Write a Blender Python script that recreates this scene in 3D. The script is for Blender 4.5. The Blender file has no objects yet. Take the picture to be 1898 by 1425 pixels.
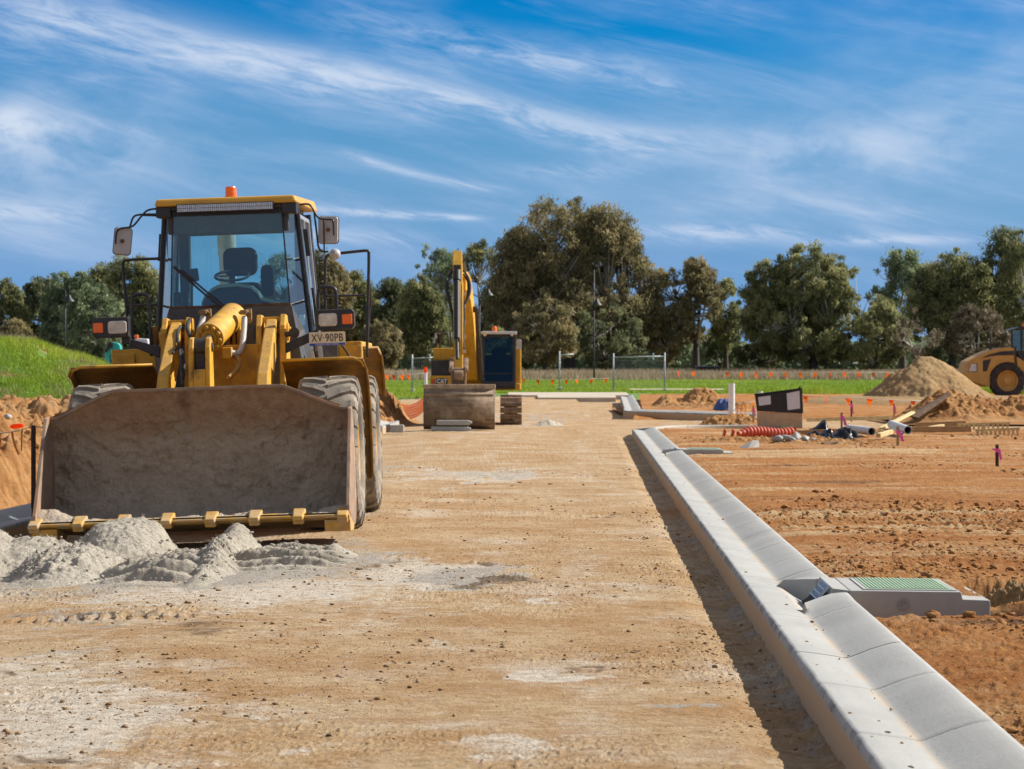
import bpy, bmesh, math, random
import numpy as np
from mathutils import Vector, Matrix
R = math.radians
PI = math.pi
S = bpy.context.scene
COL = S.collection
rng = np.random.default_rng(7)
random.seed(7)

# ------------------------------------------------------------------ camera frame used for surveying the photo
F, CX, YH, CH = 5000.0, 949.0, 686.0, 1.62     # focal length in photo pixels, principal column, horizon row, eye height
def W(px, py, d):
    """point of the place seen at (px, py) that stands d metres away"""
    return ((px - CX) * d / F, d, CH - (py - YH) * d / F)
def GP(px, py, z=0.0):
    d = (CH - z) * F / (py - YH)
    return ((px - CX) * d / F, d, z)

# ------------------------------------------------------------------ noise
def _hash(ix, iy, seed):
    h = (ix.astype(np.int64) * 374761393 + iy.astype(np.int64) * 668265263 + seed * 974711) & 0xFFFFFFFF
    h = ((h ^ (h >> 13)) * 1274126177) & 0xFFFFFFFF
    h = h ^ (h >> 16)
    return (h & 0xFFFFFF) / float(0xFFFFFF)
def vnoise(x, y, seed=0):
    x = np.asarray(x, float); y = np.asarray(y, float)
    ix = np.floor(x); iy = np.floor(y)
    fx = x - ix; fy = y - iy
    fx = fx * fx * (3 - 2 * fx); fy = fy * fy * (3 - 2 * fy)
    a = _hash(ix, iy, seed); b = _hash(ix + 1, iy, seed)
    c = _hash(ix, iy + 1, seed); d = _hash(ix + 1, iy + 1, seed)
    return (a * (1 - fx) + b * fx) * (1 - fy) + (c * (1 - fx) + d * fx) * fy
def fbm(x, y, octs=4, seed=0, gain=0.5, lac=2.03):
    t = 0; a = 1; s = 0
    for o in range(octs):
        t = t + a * (vnoise(x, y, seed + o * 17) - 0.5) * 2; s += a
        a *= gain; x = np.asarray(x) * lac + 3.7; y = np.asarray(y) * lac + 1.3
    return t / s
def sstep(a, b, x):
    t = np.clip((x - a) / (b - a), 0, 1)
    return t * t * (3 - 2 * t)

# ------------------------------------------------------------------ mesh builder
class MB:
    def __init__(s): s.v = []; s.f = []
    def add(s, vs, fs):
        n = len(s.v); s.v.extend([tuple(v) for v in vs]); s.f.extend([tuple(i + n for i in f) for f in fs]); return s
    def box(s, x0, x1, y0, y1, z0, z1):
        return s.add([(x0,y0,z0),(x1,y0,z0),(x1,y1,z0),(x0,y1,z0),(x0,y0,z1),(x1,y0,z1),(x1,y1,z1),(x0,y1,z1)],
                     [(0,3,2,1),(4,5,6,7),(0,1,5,4),(1,2,6,5),(2,3,7,6),(3,0,4,7)])
    def hexa(s, bot, top):
        """two quads of four points, bottom then top, both counter-clockwise seen from above"""
        return s.add(list(bot) + list(top), [(0,3,2,1),(4,5,6,7),(0,1,5,4),(1,2,6,5),(2,3,7,6),(3,0,4,7)])
    def prism(s, poly, axis, a, b):
        """polygon extruded along an axis ('x': poly is (y,z); 'y': (x,z); 'z': (x,y))"""
        n = len(poly)
        def p(q, t): return {'x': (t, q[0], q[1]), 'y': (q[0], t, q[1]), 'z': (q[0], q[1], t)}[axis]
        vs = [p(q, a) for q in poly] + [p(q, b) for q in poly]
        fs = [tuple(range(n))[::-1], tuple(range(n, 2 * n))] + [(i, (i + 1) % n, n + (i + 1) % n, n + i) for i in range(n)]
        return s.add(vs, fs)
    def bar(s, p, q, w, h, up=(0, 0, 1)):
        p = Vector(p); q = Vector(q); t = (q - p).normalized(); up = Vector(up)
        if abs(t.dot(up)) > .99: up = Vector((0, 1, 0))
        r = t.cross(up).normalized(); u = r.cross(t)
        c = [(-w/2, -h/2), (w/2, -h/2), (w/2, h/2), (-w/2, h/2)]
        vs = [p + r * a + u * b for a, b in c] + [q + r * a + u * b for a, b in c]
        return s.add(vs, [(0,1,2,3),(7,6,5,4),(0,4,5,1),(1,5,6,2),(2,6,7,3),(3,7,4,0)])
    def tube(s, pts, r, n=8, caps=True):
        pts = [Vector(p) for p in pts]; m = len(pts)
        rs = r if isinstance(r, (list, tuple, np.ndarray)) else [r] * m
        prev = None; vs = []
        for i, p in enumerate(pts):
            t = (pts[min(i + 1, m - 1)] - pts[max(i - 1, 0)]).normalized()
            if prev is None:
                a = Vector((0, 0, 1)) if abs(t.z) < .9 else Vector((1, 0, 0))
                u = t.cross(a).normalized()
            else:
                u = (prev - t * prev.dot(t))
                u = u.normalized() if u.length > 1e-6 else t.cross(Vector((0, 1, 0))).normalized()
            prev = u; w = t.cross(u)
            for k in range(n):
                a = 2 * PI * k / n
                vs.append(p + (u * math.cos(a) + w * math.sin(a)) * rs[i])
        fs = [(i*n + k, i*n + (k+1) % n, (i+1)*n + (k+1) % n, (i+1)*n + k) for i in range(m - 1) for k in range(n)]
        if caps: fs += [tuple(range(n))[::-1], tuple(range((m-1)*n, m*n))]
        return s.add(vs, fs)
    def cyl(s, p, q, r, n=20, r2=None): return s.tube([p, q], [r, r if r2 is None else r2], n)
    def lathe(s, prof, n=32, axis='x', c=(0, 0, 0)):
        """prof: list of (axial, radius)"""
        vs = []; m = len(prof)
        for k in range(n):
            a = 2 * PI * k / n; ca, sa = math.cos(a), math.sin(a)
            for t, r in prof:
                vs.append({'x': (c[0] + t, c[1] + r*ca, c[2] + r*sa), 'y': (c[0] + r*ca, c[1] + t, c[2] + r*sa), 'z': (c[0] + r*ca, c[1] + r*sa, c[2] + t)}[axis])
        fs = [(k*m + i, k*m + i + 1, ((k+1) % n)*m + i + 1, ((k+1) % n)*m + i) for k in range(n) for i in range(m - 1)]
        return s.add(vs, fs)
    def strip(s, a, b):
        """ruled surface between two polylines"""
        n = len(a); return s.add(list(a) + list(b), [(i, i+1, n+i+1, n+i) for i in range(n - 1)])
    def xf(s, M):
        s.v = [tuple(M @ Vector(v)) for v in s.v]; return s
    def shift(s, o):
        s.v = [(v[0]-o[0], v[1]-o[1], v[2]-o[2]) for v in s.v]; return s
    def build(s, name, mat, parent=None, bevel=0, smooth=None, solid=0, loc=None, fixn=True):
        if loc is not None: s.shift(loc)
        me = bpy.data.meshes.new(name)
        me.from_pydata(s.v, [], s.f); me.update()
        if fixn:
            bm = bmesh.new(); bm.from_mesh(me); bmesh.ops.recalc_face_normals(bm, faces=bm.faces); bm.to_mesh(me); bm.free()
        o = bpy.data.objects.new(name, me); COL.objects.link(o)
        me.materials.append(mat)
        if parent is not None: o.parent = parent
        if loc is not None: o.location = loc
        if solid:
            m = o.modifiers.new('solid', 'SOLIDIFY'); m.thickness = abs(solid); m.offset = -1 if solid > 0 else 1
        if bevel:
            m = o.modifiers.new('bevel', 'BEVEL'); m.width = bevel; m.segments = 2; m.limit_method = 'ANGLE'; m.angle_limit = R(35)
        if smooth:
            for p in me.polygons: p.use_smooth = True
            ang = R(40) if smooth is True else R(smooth)
            for e, sh in _sharp(me, ang): pass
        return o
def _sharp(me, ang):
    bm = bmesh.new(); bm.from_mesh(me)
    for e in bm.edges:
        if len(e.link_faces) == 2 and e.calc_face_angle(0) > ang: e.smooth = False
    bm.to_mesh(me); bm.free()
    return []
def mesh_np(name, verts, quads, mat, parent=None, loc=None, smooth=False, attrs=None, tri=False):
    verts = np.asarray(verts, np.float32); quads = np.asarray(quads, np.int32)
    if loc is not None: verts = verts - np.asarray(loc, np.float32)
    k = quads.shape[1]
    me = bpy.data.meshes.new(name)
    me.vertices.add(len(verts)); me.vertices.foreach_set('co', verts.ravel())
    me.loops.add(quads.size); me.loops.foreach_set('vertex_index', quads.ravel())
    me.polygons.add(len(quads)); me.polygons.foreach_set('loop_start', np.arange(0, quads.size, k, dtype=np.int32))
    if smooth: me.polygons.foreach_set('use_smooth', np.ones(len(quads), bool))
    me.update(calc_edges=True)
    for an, av in (attrs or {}).items():
        av = np.asarray(av, np.float32)
        if av.ndim == 1:
            at = me.attributes.new(an, 'FLOAT', 'POINT'); at.data.foreach_set('value', av)
        else:
            at = me.attributes.new(an, 'FLOAT_COLOR', 'POINT')
            at.data.foreach_set('color', np.concatenate([av, np.ones((len(av), 1), np.float32)], 1).ravel())
    me.materials.append(mat)
    o = bpy.data.objects.new(name, me); COL.objects.link(o)
    if parent is not None: o.parent = parent
    if loc is not None: o.location = loc
    return o
def grid_quads(nr, nc):
    i = np.arange(nr - 1)[:, None] * nc + np.arange(nc - 1)[None, :]
    return np.stack([i, i + 1, i + nc + 1, i + nc], -1).reshape(-1, 4)
def tag(o, label=None, cat=None, group=None, kind=None):
    if label: o['label'] = label
    if cat: o['category'] = cat
    if group: o['group'] = group
    if kind: o['kind'] = kind
    return o
def thing(name, label, cat, loc=(0, 0, 0), group=None):
    o = bpy.data.objects.new(name, None); COL.objects.link(o); o.location = loc
    o.empty_display_size = .3
    return tag(o, label, cat, group)
def copy_tree(o, parent=None):
    c = o.copy(); COL.objects.link(c)
    if parent is not None: c.parent = parent
    for ch in [q for q in bpy.data.objects if q.parent == o]: copy_tree(ch, c)
    return c

# ------------------------------------------------------------------ materials
class G:
    """tiny helper for node graphs"""
    def __init__(s, nt): s.nt = nt
    def n(s, t, **kw):
        o = s.nt.nodes.new(t)
        for k, v in kw.items(): setattr(o, k, v)
        return o
    def link(s, a, b): s.nt.links.new(a, b)
    def put(s, sock, v):
        if isinstance(v, (int, float)): sock.default_value = v
        elif isinstance(v, (tuple, list)):
            sock.default_value = tuple(v) + ((1,) if len(v) == 3 and len(sock.default_value) == 4 else ())
        else: s.link(v, sock)
    def m(s, op, a, b=0.0, c=None, clamp=False):
        o = s.n('ShaderNodeMath', operation=op, use_clamp=clamp)
        s.put(o.inputs[0], a); s.put(o.inputs[1], b)
        if c is not None: s.put(o.inputs[2], c)
        return o.outputs[0]
    def mix(s, f, a, b, blend='MIX'):
        o = s.n('ShaderNodeMix', data_type='RGBA', blend_type=blend)
        s.put(o.inputs[0], f); s.put(o.inputs[6], a); s.put(o.inputs[7], b)
        return o.outputs[2]
    def noise(s, vec, scale, detail=4, rough=.55, dist=0):
        o = s.n('ShaderNodeTexNoise'); s.link(vec, o.inputs['Vector'])
        o.inputs['Scale'].default_value = scale; o.inputs['Detail'].default_value = detail
        o.inputs['Roughness'].default_value = rough; o.inputs['Distortion'].default_value = dist
        return o.outputs['Fac']
    def mapv(s, vec, scale=(1, 1, 1), loc=(0, 0, 0), rot=(0, 0, 0)):
        o = s.n('ShaderNodeMapping'); s.link(vec, o.inputs[0])
        o.inputs['Scale'].default_value = scale; o.inputs['Location'].default_value = loc; o.inputs['Rotation'].default_value = rot
        return o.outputs[0]
    def ramp(s, f, a, b, smooth=True):
        o = s.n('ShaderNodeMapRange', interpolation_type='SMOOTHSTEP' if smooth else 'LINEAR')
        s.put(o.inputs[0], f); o.inputs[1].default_value = a; o.inputs[2].default_value = b
        return o.outputs[0]
    def attr(s, name, col=False):
        o = s.n('ShaderNodeAttribute', attribute_name=name); return o.outputs['Color' if col else 'Fac']
    def bump(s, h, strength=.4, dist=.02):
        o = s.n('ShaderNodeBump'); o.inputs['Strength'].default_value = strength; o.inputs['Distance'].default_value = dist
        s.link(h, o.inputs['Height']); return o.outputs[0]
def new_mat(name):
    m = bpy.data.materials.new(name); m.use_nodes = True
    g = G(m.node_tree); b = m.node_tree.nodes['Principled BSDF']
    return m, g, b
def mul(c, k): return tuple(min(1, x * k) for x in c)
def pbr(name, col, rough=.7, metal=0, var=.2, scale=6, bump=0, bscale=60, dust=0, dcol=(.34, .26, .17), spec=.5, streak=None, up=.0, grime=0):
    m, g, b = new_mat(name)
    tc = g.n('ShaderNodeTexCoord').outputs['Object']
    v = g.mapv(tc, streak) if streak else tc
    n1 = g.noise(v, scale, 5)
    c = g.mix(g.ramp(n1, .25, .75), mul(col, 1 - var), mul(col, 1 + var))
    rgh = rough
    if dust:
        n2 = g.noise(tc, scale * .7 + 1, 6, .65)
        f = g.ramp(n2, .62 - dust * .35, .78)
        if up:
            ge = g.n('ShaderNodeNewGeometry'); sx = g.n('ShaderNodeSeparateXYZ'); g.link(ge.outputs['Normal'], sx.inputs[0])
            f = g.m('MAXIMUM', f, g.m('MULTIPLY', g.ramp(sx.outputs[2], .4, 1.0), g.m('MULTIPLY', g.ramp(n2, .3, .6), up)))
        f = g.m('MULTIPLY', f, min(1, .45 + dust))
        c = g.mix(f, c, dcol)
        rgh = g.m('ADD', g.m('MULTIPLY', f, .9 - rough), rough)
    if grime:                                                       # greasy smears, chips and runs
        n3 = g.noise(g.mapv(tc, (1, 1, .45), (7, 3, 1)), 5.5, 8, .72); n4 = g.noise(g.mapv(tc, (1, 1, 1), (1, 9, 4)), 26, 6, .7)
        c = g.mix(g.m('MULTIPLY', g.ramp(n3, .54, .70), grime), c, (.10, .055, .022)); c = g.mix(g.m('MULTIPLY', g.ramp(n4, .66, .72), grime), c, (.07, .04, .02))
        rgh = g.m('ADD', g.m('MULTIPLY', n3, .25), rgh)
    g.put(b.inputs['Base Color'], c); g.put(b.inputs['Roughness'], rgh)
    b.inputs['Metallic'].default_value = metal; b.inputs['Specular IOR Level'].default_value = spec
    if bump:
        g.link(g.bump(g.noise(tc, bscale, 6, .6), .6, bump), b.inputs['Normal'])
    return m
def glass_mat(name, tint, refl=.12, rough=.02, gloss_tint=(1, 1, 1)):
    m = bpy.data.materials.new(name); m.use_nodes = True; nt = m.node_tree; g = G(nt)
    nt.nodes.remove(nt.nodes['Principled BSDF']); out = nt.nodes['Material Output']
    t = g.n('ShaderNodeBsdfTransparent'); t.inputs[0].default_value = (*tint, 1)
    gl = g.n('ShaderNodeBsdfGlossy'); gl.inputs['Roughness'].default_value = rough; gl.inputs['Color'].default_value = (*gloss_tint, 1)
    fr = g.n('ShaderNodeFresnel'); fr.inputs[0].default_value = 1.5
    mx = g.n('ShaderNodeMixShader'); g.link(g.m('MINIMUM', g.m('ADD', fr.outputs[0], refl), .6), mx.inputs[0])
    g.link(t.outputs[0], mx.inputs[1]); g.link(gl.outputs[0], mx.inputs[2]); g.link(mx.outputs[0], out.inputs[0])
    return m
def leaf_mat(name, c0, c1, c2, trans=.35):
    """foliage: colour picked by the per-leaf attribute 'tint'"""
    m, g, b = new_mat(name); nt = m.node_tree
    a = g.attr('tint')
    c = g.mix(g.ramp(a, 0, .5, False), c0, c1); c = g.mix(g.ramp(a, .5, 1, False), c, c2)
    g.link(c, b.inputs['Base Color']); b.inputs['Roughness'].default_value = .6; b.inputs['Specular IOR Level'].default_value = .25
    tr = g.n('ShaderNodeBsdfTranslucent'); g.link(c, tr.inputs[0])
    mx = g.n('ShaderNodeMixShader'); mx.inputs[0].default_value = trans
    g.link(b.outputs[0], mx.inputs[1]); g.link(tr.outputs[0], mx.inputs[2]); g.link(mx.outputs[0], nt.nodes['Material Output'].inputs[0])
    return m
M = {}
YEL = (.60, .315, .02)
M['yellow'] = pbr('yellow_paint', YEL, .42, var=.24, scale=6, dust=.42, dcol=(.32, .19, .075), up=.75, grime=.7)
M['yellow_dirty_shade'] = pbr('muddy_shaded_yellow_paint', (.36, .19, .03), .6, var=.35, scale=5, dust=.8, dcol=(.19, .125, .065), bump=.012)  # mud and dust, with the fender's shade also darkened into the colour
M['yellow_roof'] = pbr('roof_yellow_paint', (.56, .30, .03), .4, var=.12, scale=3, dust=.2, dcol=(.4, .27, .12))
M['black'] = pbr('black_paint', (.018, .018, .022), .38, var=.2, dust=.3, dcol=(.10, .085, .07), up=.5)
M['rubber'] = pbr('rubber', (.028, .027, .026), .8, var=.25, dust=.2, dcol=(.2, .16, .12))
M['tyre'] = pbr('dusty_tyre_rubber', (.17, .145, .115), .9, var=.3, scale=5, dust=.6, dcol=(.40, .33, .25), bump=.01)
M['tyre_dark'] = pbr('dark_tyre_rubber', (.035, .033, .032), .85, var=.3, scale=5, dust=.25, dcol=(.2, .14, .09))
M['tread'] = M['tyre']
M['steel'] = pbr('steel', (.45, .45, .46), .35, metal=.9, var=.15)
M['galv'] = pbr('galvanised_steel', (.55, .57, .6), .45, metal=.55, var=.12)
M['pipe_grey'] = pbr('grey_hose_sleeve', (.42, .40, .38), .6, var=.2, scale=20, streak=(1, 1, 8))
M['dark_grease'] = pbr('greasy_steel', (.035, .027, .02), .45, var=.5, scale=9, dust=.35, dcol=(.16, .09, .04))
M['silver'] = pbr('silver_trim', (.50, .52, .54), .35, metal=.6, var=.1)
M['grey_panel'] = pbr('dark_grey_panel', (.07, .073, .08), .45, var=.2, dust=.3, dcol=(.2, .18, .15))
M['seat'] = pbr('seat_fabric', (.018, .022, .03), .85, var=.3, scale=12)
M['console'] = pbr('pale_green_console', (.28, .34, .32), .5, var=.12)
M['amber'] = pbr('amber_lens', (.85, .16, .01), .25, var=.1, scale=15)
M['lens'] = pbr('dusty_lamp_lens', (.55, .50, .43), .3, var=.25, scale=14, spec=.6)
M['led'] = pbr('led_strip', (.55, .57, .6), .25, metal=.4, var=.35, scale=60)
M['white'] = pbr('white_plastic', (.72, .73, .74), .45, var=.06)
M['paper'] = pbr('white_paper', (.62, .64, .7), .7, var=.08, scale=30)
M['mirror_back'] = pbr('mirror_shell', (.42, .41, .41), .45, var=.08)
M['glass_cab'] = glass_mat('tinted_cab_glass', (.62, .84, .84), .05)
M['glass_side'] = glass_mat('side_cab_glass', (.42, .58, .60), .16, .05)
M['glass_dark'] = glass_mat('sky_tinted_cab_glass', (.10, .20, .30), .05, .03, (.12, .28, .48))  # blue reflection of the sky painted into the gloss colour
M['orange'] = leaf_mat('orange_flag', (.95, .15, .012), (.95, .15, .012), (.95, .15, .012), .5)
M['orange_pale'] = leaf_mat('faded_orange_flag', (.90, .33, .07), (.90, .33, .07), (.90, .33, .07), .5)
M['rope'] = pbr('bunting_rope', (.5, .48, .45), .8)
M['pink'] = pbr('pink_tape', (.85, .10, .42), .6, var=.12, scale=40)
M['wood'] = pbr('weathered_timber', (.36, .22, .10), .85, var=.3, scale=8, streak=(1, 9, 9), bump=.004)
M['wood_pale'] = pbr('pale_timber', (.60, .45, .22), .8, var=.2, scale=8)
M['wood_dark'] = pbr('dark_timber', (.11, .06, .03), .9, var=.35, scale=8)
M['green_strap'] = pbr('green_strap', (.06, .32, .12), .7)
M['plastic_black'] = pbr('black_plastic_sheet', (.006, .0065, .009), .26, var=.2, spec=.28)
M['board_black'] = pbr('black_board', (.014, .014, .016), .55, var=.3, scale=5)
M['board_tan'] = pbr('tan_board', (.50, .36, .22), .8, var=.12, scale=6)
M['hose_red'] = pbr('red_corrugated_hose', (.50, .075, .035), .65, var=.3, scale=14, dust=.45, dcol=(.5, .28, .16))
M['pipe'] = pbr('dusty_white_pipe', (.60, .60, .58), .5, var=.1, scale=6, dust=.4, dcol=(.5, .36, .22))
M['blue_tarp'] = pbr('blue_tarp', (.03, .07, .22), .6, var=.3, scale=6)
M['teal'] = pbr('turquoise_paint', (.02, .42, .40), .4, var=.12)
M['stake'] = pbr('rusty_stake', (.055, .032, .022), .8, var=.4, scale=12)
M['lid_green'] = pbr('green_lid', (.29, .40, .26), .6, var=.14, scale=18, dust=.25, dcol=(.42, .40, .30))
M['grate'] = pbr('grate_steel', (.52, .58, .64), .4, metal=.5, var=.1)
M['pit_shade'] = pbr('painted_pit_shade', (.025, .022, .02), .9)
M['blue_strip'] = pbr('blue_strip', (.02, .06, .36), .5)
M['plate'] = pbr('plate_bounce_beige', (.72, .62, .42), .5, var=.05)  # white plate; beige bounce light painted into its colour
M['ink'] = pbr('black_ink', (.012, .011, .012), .5, var=.1)
# ------------------------------------------------------------------ camera, sun, sky
cam = bpy.data.cameras.new('camera'); camo = bpy.data.objects.new('camera', cam); COL.objects.link(camo)
camo.location = (0, 0, CH); camo.rotation_euler = (R(90), 0, 0)
cam.sensor_width = 36; cam.lens = F / 1898 * 36; cam.shift_y = -(712.5 - YH) / 1898
cam.clip_start = .5; cam.clip_end = 6000
cam.dof.use_dof = True; cam.dof.focus_distance = 18; cam.dof.aperture_fstop = 9.5
S.camera = camo
SUN = Vector((1.22, .45, .97)).normalized()
sun = bpy.data.lights.new('sun', 'SUN'); sun.energy = 5.0; sun.angle = R(.53); sun.color = (1, .955, .88)
suno = bpy.data.objects.new('sun', sun); COL.objects.link(suno)
suno.rotation_euler = SUN.to_track_quat('Z', 'Y').to_euler()
S.view_settings.view_transform = 'Standard'; S.view_settings.look = 'None'; S.view_settings.gamma = 1
S.view_settings.exposure = 0.62; S.view_settings.use_curve_mapping = False
S.cycles.use_denoising = True
S.cycles.max_bounces = 6; S.cycles.transparent_max_bounces = 12
wd = bpy.data.worlds.new("World"); S.world = wd; wd.use_nodes = True
g = G(wd.node_tree); bg = wd.node_tree.nodes['Background']
sky = g.n('ShaderNodeTexSky', sky_type='NISHITA'); sky.sun_disc = False
sky.sun_elevation = math.asin(SUN.z); sky.sun_rotation = math.atan2(SUN.x, SUN.y)
sky.altitude = 200; sky.air_density = 1.0; sky.dust_density = .3; sky.ozone_density = 3.0
hs = g.n('ShaderNodeHueSaturation'); hs.inputs['Hue'].default_value = .520; hs.inputs['Saturation'].default_value = 2.1; hs.inputs['Value'].default_value = .60
g.link(sky.outputs[0], hs.inputs['Color'])
tc = g.n('ShaderNodeTexCoord').outputs['Generated']
sx = g.n('ShaderNodeSeparateXYZ'); g.link(tc, sx.inputs[0])
X_, Y_, Z_ = sx.outputs
az = g.m('MULTIPLY', g.m('ARCTAN2', X_, Y_), 180 / PI)          # degrees right of straight ahead
el = g.m('MULTIPLY', g.m('ARCSINE', Z_), 180 / PI)              # degrees above the horizon
def deg(px, py): return (math.degrees(math.atan((px - CX) / F)), math.degrees(math.atan((YH - py) / F)))
def cxyz(x, y, z=0.0):
    c = g.n('ShaderNodeCombineXYZ'); g.put(c.inputs[0], x); g.put(c.inputs[1], y); g.put(c.inputs[2], z); return c.outputs[0]
# streaked cirrus texture, fibres falling to the right
rot = R(13)
al = g.m('ADD', g.m('MULTIPLY', az, math.cos(rot)), g.m('MULTIPLY', el, -math.sin(rot)))
ac = g.m('ADD', g.m('MULTIPLY', az, math.sin(rot)), g.m('MULTIPLY', el, math.cos(rot)))
fib = g.noise(cxyz(g.m('MULTIPLY', al, .16), g.m('MULTIPLY', ac, 1.15)), 1.0, 8, .62, .5)
fine = g.noise(cxyz(g.m('MULTIPLY', al, .6), g.m('MULTIPLY', ac, 3.2)), 1.0, 8, .68, .7)
soft = g.noise(cxyz(g.m('MULTIPLY', az, .22), g.m('MULTIPLY', el, .5), 3.7), 1.0, 5, .5, .2)
puff = g.noise(cxyz(g.m('MULTIPLY', az, .55), g.m('MULTIPLY', el, .9), 7.1), 1.0, 7, .6, .3)
def band(pts, w0, w1, amp, tex, lo, hi, ww=0.0):
    """a cloud band along a polyline of (px,py): vertical gaussian round a piecewise curve"""
    P = [deg(*p) for p in pts]
    fc = g.n('ShaderNodeFloatCurve'); cu = fc.mapping.curves[0]
    a0, a1 = P[0][0], P[-1][0]
    for i, (a, e) in enumerate(P):
        t = (a - a0) / (a1 - a0); v = e / 10
        if i == 0: cu.points[0].location = (0, v)
        elif i == len(P) - 1: cu.points[len(cu.points) - 1].location = (1, v)
        else: cu.points.new(t, v)
    fc.mapping.update()
    t = g.m('DIVIDE', g.m('SUBTRACT', az, a0), a1 - a0)
    g.link(g.m('MINIMUM', g.m('MAXIMUM', t, 0), 1), fc.inputs['Value'])
    w = g.m('ADD', w0, g.m('MULTIPLY', g.m('MINIMUM', g.m('MAXIMUM', t, 0), 1), w1 - w0))
    dd = g.m('DIVIDE', g.m('SUBTRACT', g.m('ADD', el, g.m('MULTIPLY', g.m('SUBTRACT', fine, .5), ww)), g.m('MULTIPLY', fc.outputs[0], 10)), w)
    gs = g.m('POWER', 2.718, g.m('MULTIPLY', g.m('MULTIPLY', dd, dd), -1))
    ends = g.m('MULTIPLY', g.ramp(t, -.12, .12), g.ramp(t, 1.12, .85))
    return g.m('MULTIPLY', g.m('MULTIPLY', gs, ends), g.m('MULTIPLY', g.ramp(tex, lo, hi), amp))
def blob(px, py, rx, ry, amp, tex, lo, hi):
    a, e = deg(px, py); kx = math.degrees(rx / F); ky = math.degrees(ry / F)
    dx = g.m('DIVIDE', g.m('SUBTRACT', az, a), kx); dy = g.m('DIVIDE', g.m('SUBTRACT', el, e), ky)
    gs = g.m('POWER', 2.718, g.m('MULTIPLY', g.m('ADD', g.m('MULTIPLY', dx, dx), g.m('MULTIPLY', dy, dy)), -1))
    return g.m('MULTIPLY', gs, g.m('MULTIPLY', g.ramp(tex, lo, hi), amp))
parts = [
    g.m('MULTIPLY', g.ramp(fib, .42, .82), .52),
    g.m('MULTIPLY', g.m('MULTIPLY', g.ramp(fine, .42, .80), g.ramp(soft, .42, .66)), .22),
    g.m('MULTIPLY', g.ramp(soft, .46, .80), .34),
    band([(-60, 25), (250, 62), (500, 112), (800, 165), (1100, 242), (1330, 262)], .66, .32, .80, fine, .10, .70, .7),
    band([(-60, 60), (250, 110), (560, 150), (900, 230), (1200, 275)], .75, .5, .5, fib, .25, .7, .4),
    band([(620, 30), (900, 85), (1130, 130), (1330, 195)], .5, .3, .55, fine, .3, .7, .4),
    band([(640, 283), (760, 320), (960, 357)], .10, .12, .6, fine, .2, .6, .15),
    band([(560, 385), (720, 396), (900, 404)], .13, .07, .75, fine, .25, .6, .1),
    band([(420, 440), (640, 436), (820, 452)], .25, .2, .5, fine, .3, .6, .1),
    blob(1560, 285, 330, 75, .62, puff, .22, .62),
    blob(1800, 110, 330, 110, .45, soft, .3, .6),
    blob(20, 240, 70, 45, 1.0, puff, .2, .55),
    blob(120, 290, 260, 90, .62, puff, .25, .62),
    blob(40, 400, 160, 30, .6, fine, .25, .6),
    blob(260, 460, 300, 40, .25, soft, .3, .6),
    blob(1330, 430, 170, 18, .7, fine, .3, .62),
    blob(1650, 447, 200, 14, .7, fine, .3, .6),
    blob(1600, 395, 420, 45, .45, fib, .3, .6),
    blob(1060, 318, 120, 18, .5, fine, .3, .6)]
acc = 0.0
for p in parts: acc = g.m('SUBTRACT', 1.0, g.m('MULTIPLY', g.m('SUBTRACT', 1.0, acc), g.m('SUBTRACT', 1.0, g.m('MINIMUM', p, .97))))
acc = g.m('MULTIPLY', acc, g.ramp(el, -.3, .4))
clear = g.ramp(fib, .2, .5)
# thin cloud is bluish, thick cloud white, with a faint lilac-grey tone in the soft puffs
ccol = g.mix(g.ramp(acc, .25, .95), (2.9, 3.8, 5.5), (4.9, 5.35, 6.2))
hz = g.mix(g.m('MULTIPLY', g.ramp(el, 8.0, 1.5), .80), hs.outputs[0], (.50, 1.75, 4.3))
hz = g.mix(g.m('MULTIPLY', g.ramp(el, 3.2, .6), .80), hz, (1.25, 2.55, 4.6))          # pale blue air low over the trees
fin = g.mix(g.m('MULTIPLY', acc, .86), hz, ccol)
# unseen bright cloud added overhead, behind and to the sides to lift shadows
cov = g.m('MAXIMUM', g.ramp(el, 13, 34), g.m('MULTIPLY', g.ramp(g.m('ABSOLUTE', az), 22, 60), g.ramp(el, -1, 3)))
big = g.noise(g.mapv(tc, (1.6, 1.6, 3.2), (2, 5, 1)), 1.5, 6, .55, .3)
cov = g.m('MULTIPLY', cov, g.ramp(big, .30, .52))
fin = g.mix(g.m('MULTIPLY', cov, .85), fin, (3.0, 3.05, 3.2))
g.link(fin, bg.inputs['Color']); bg.inputs['Strength'].default_value = .1

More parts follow.
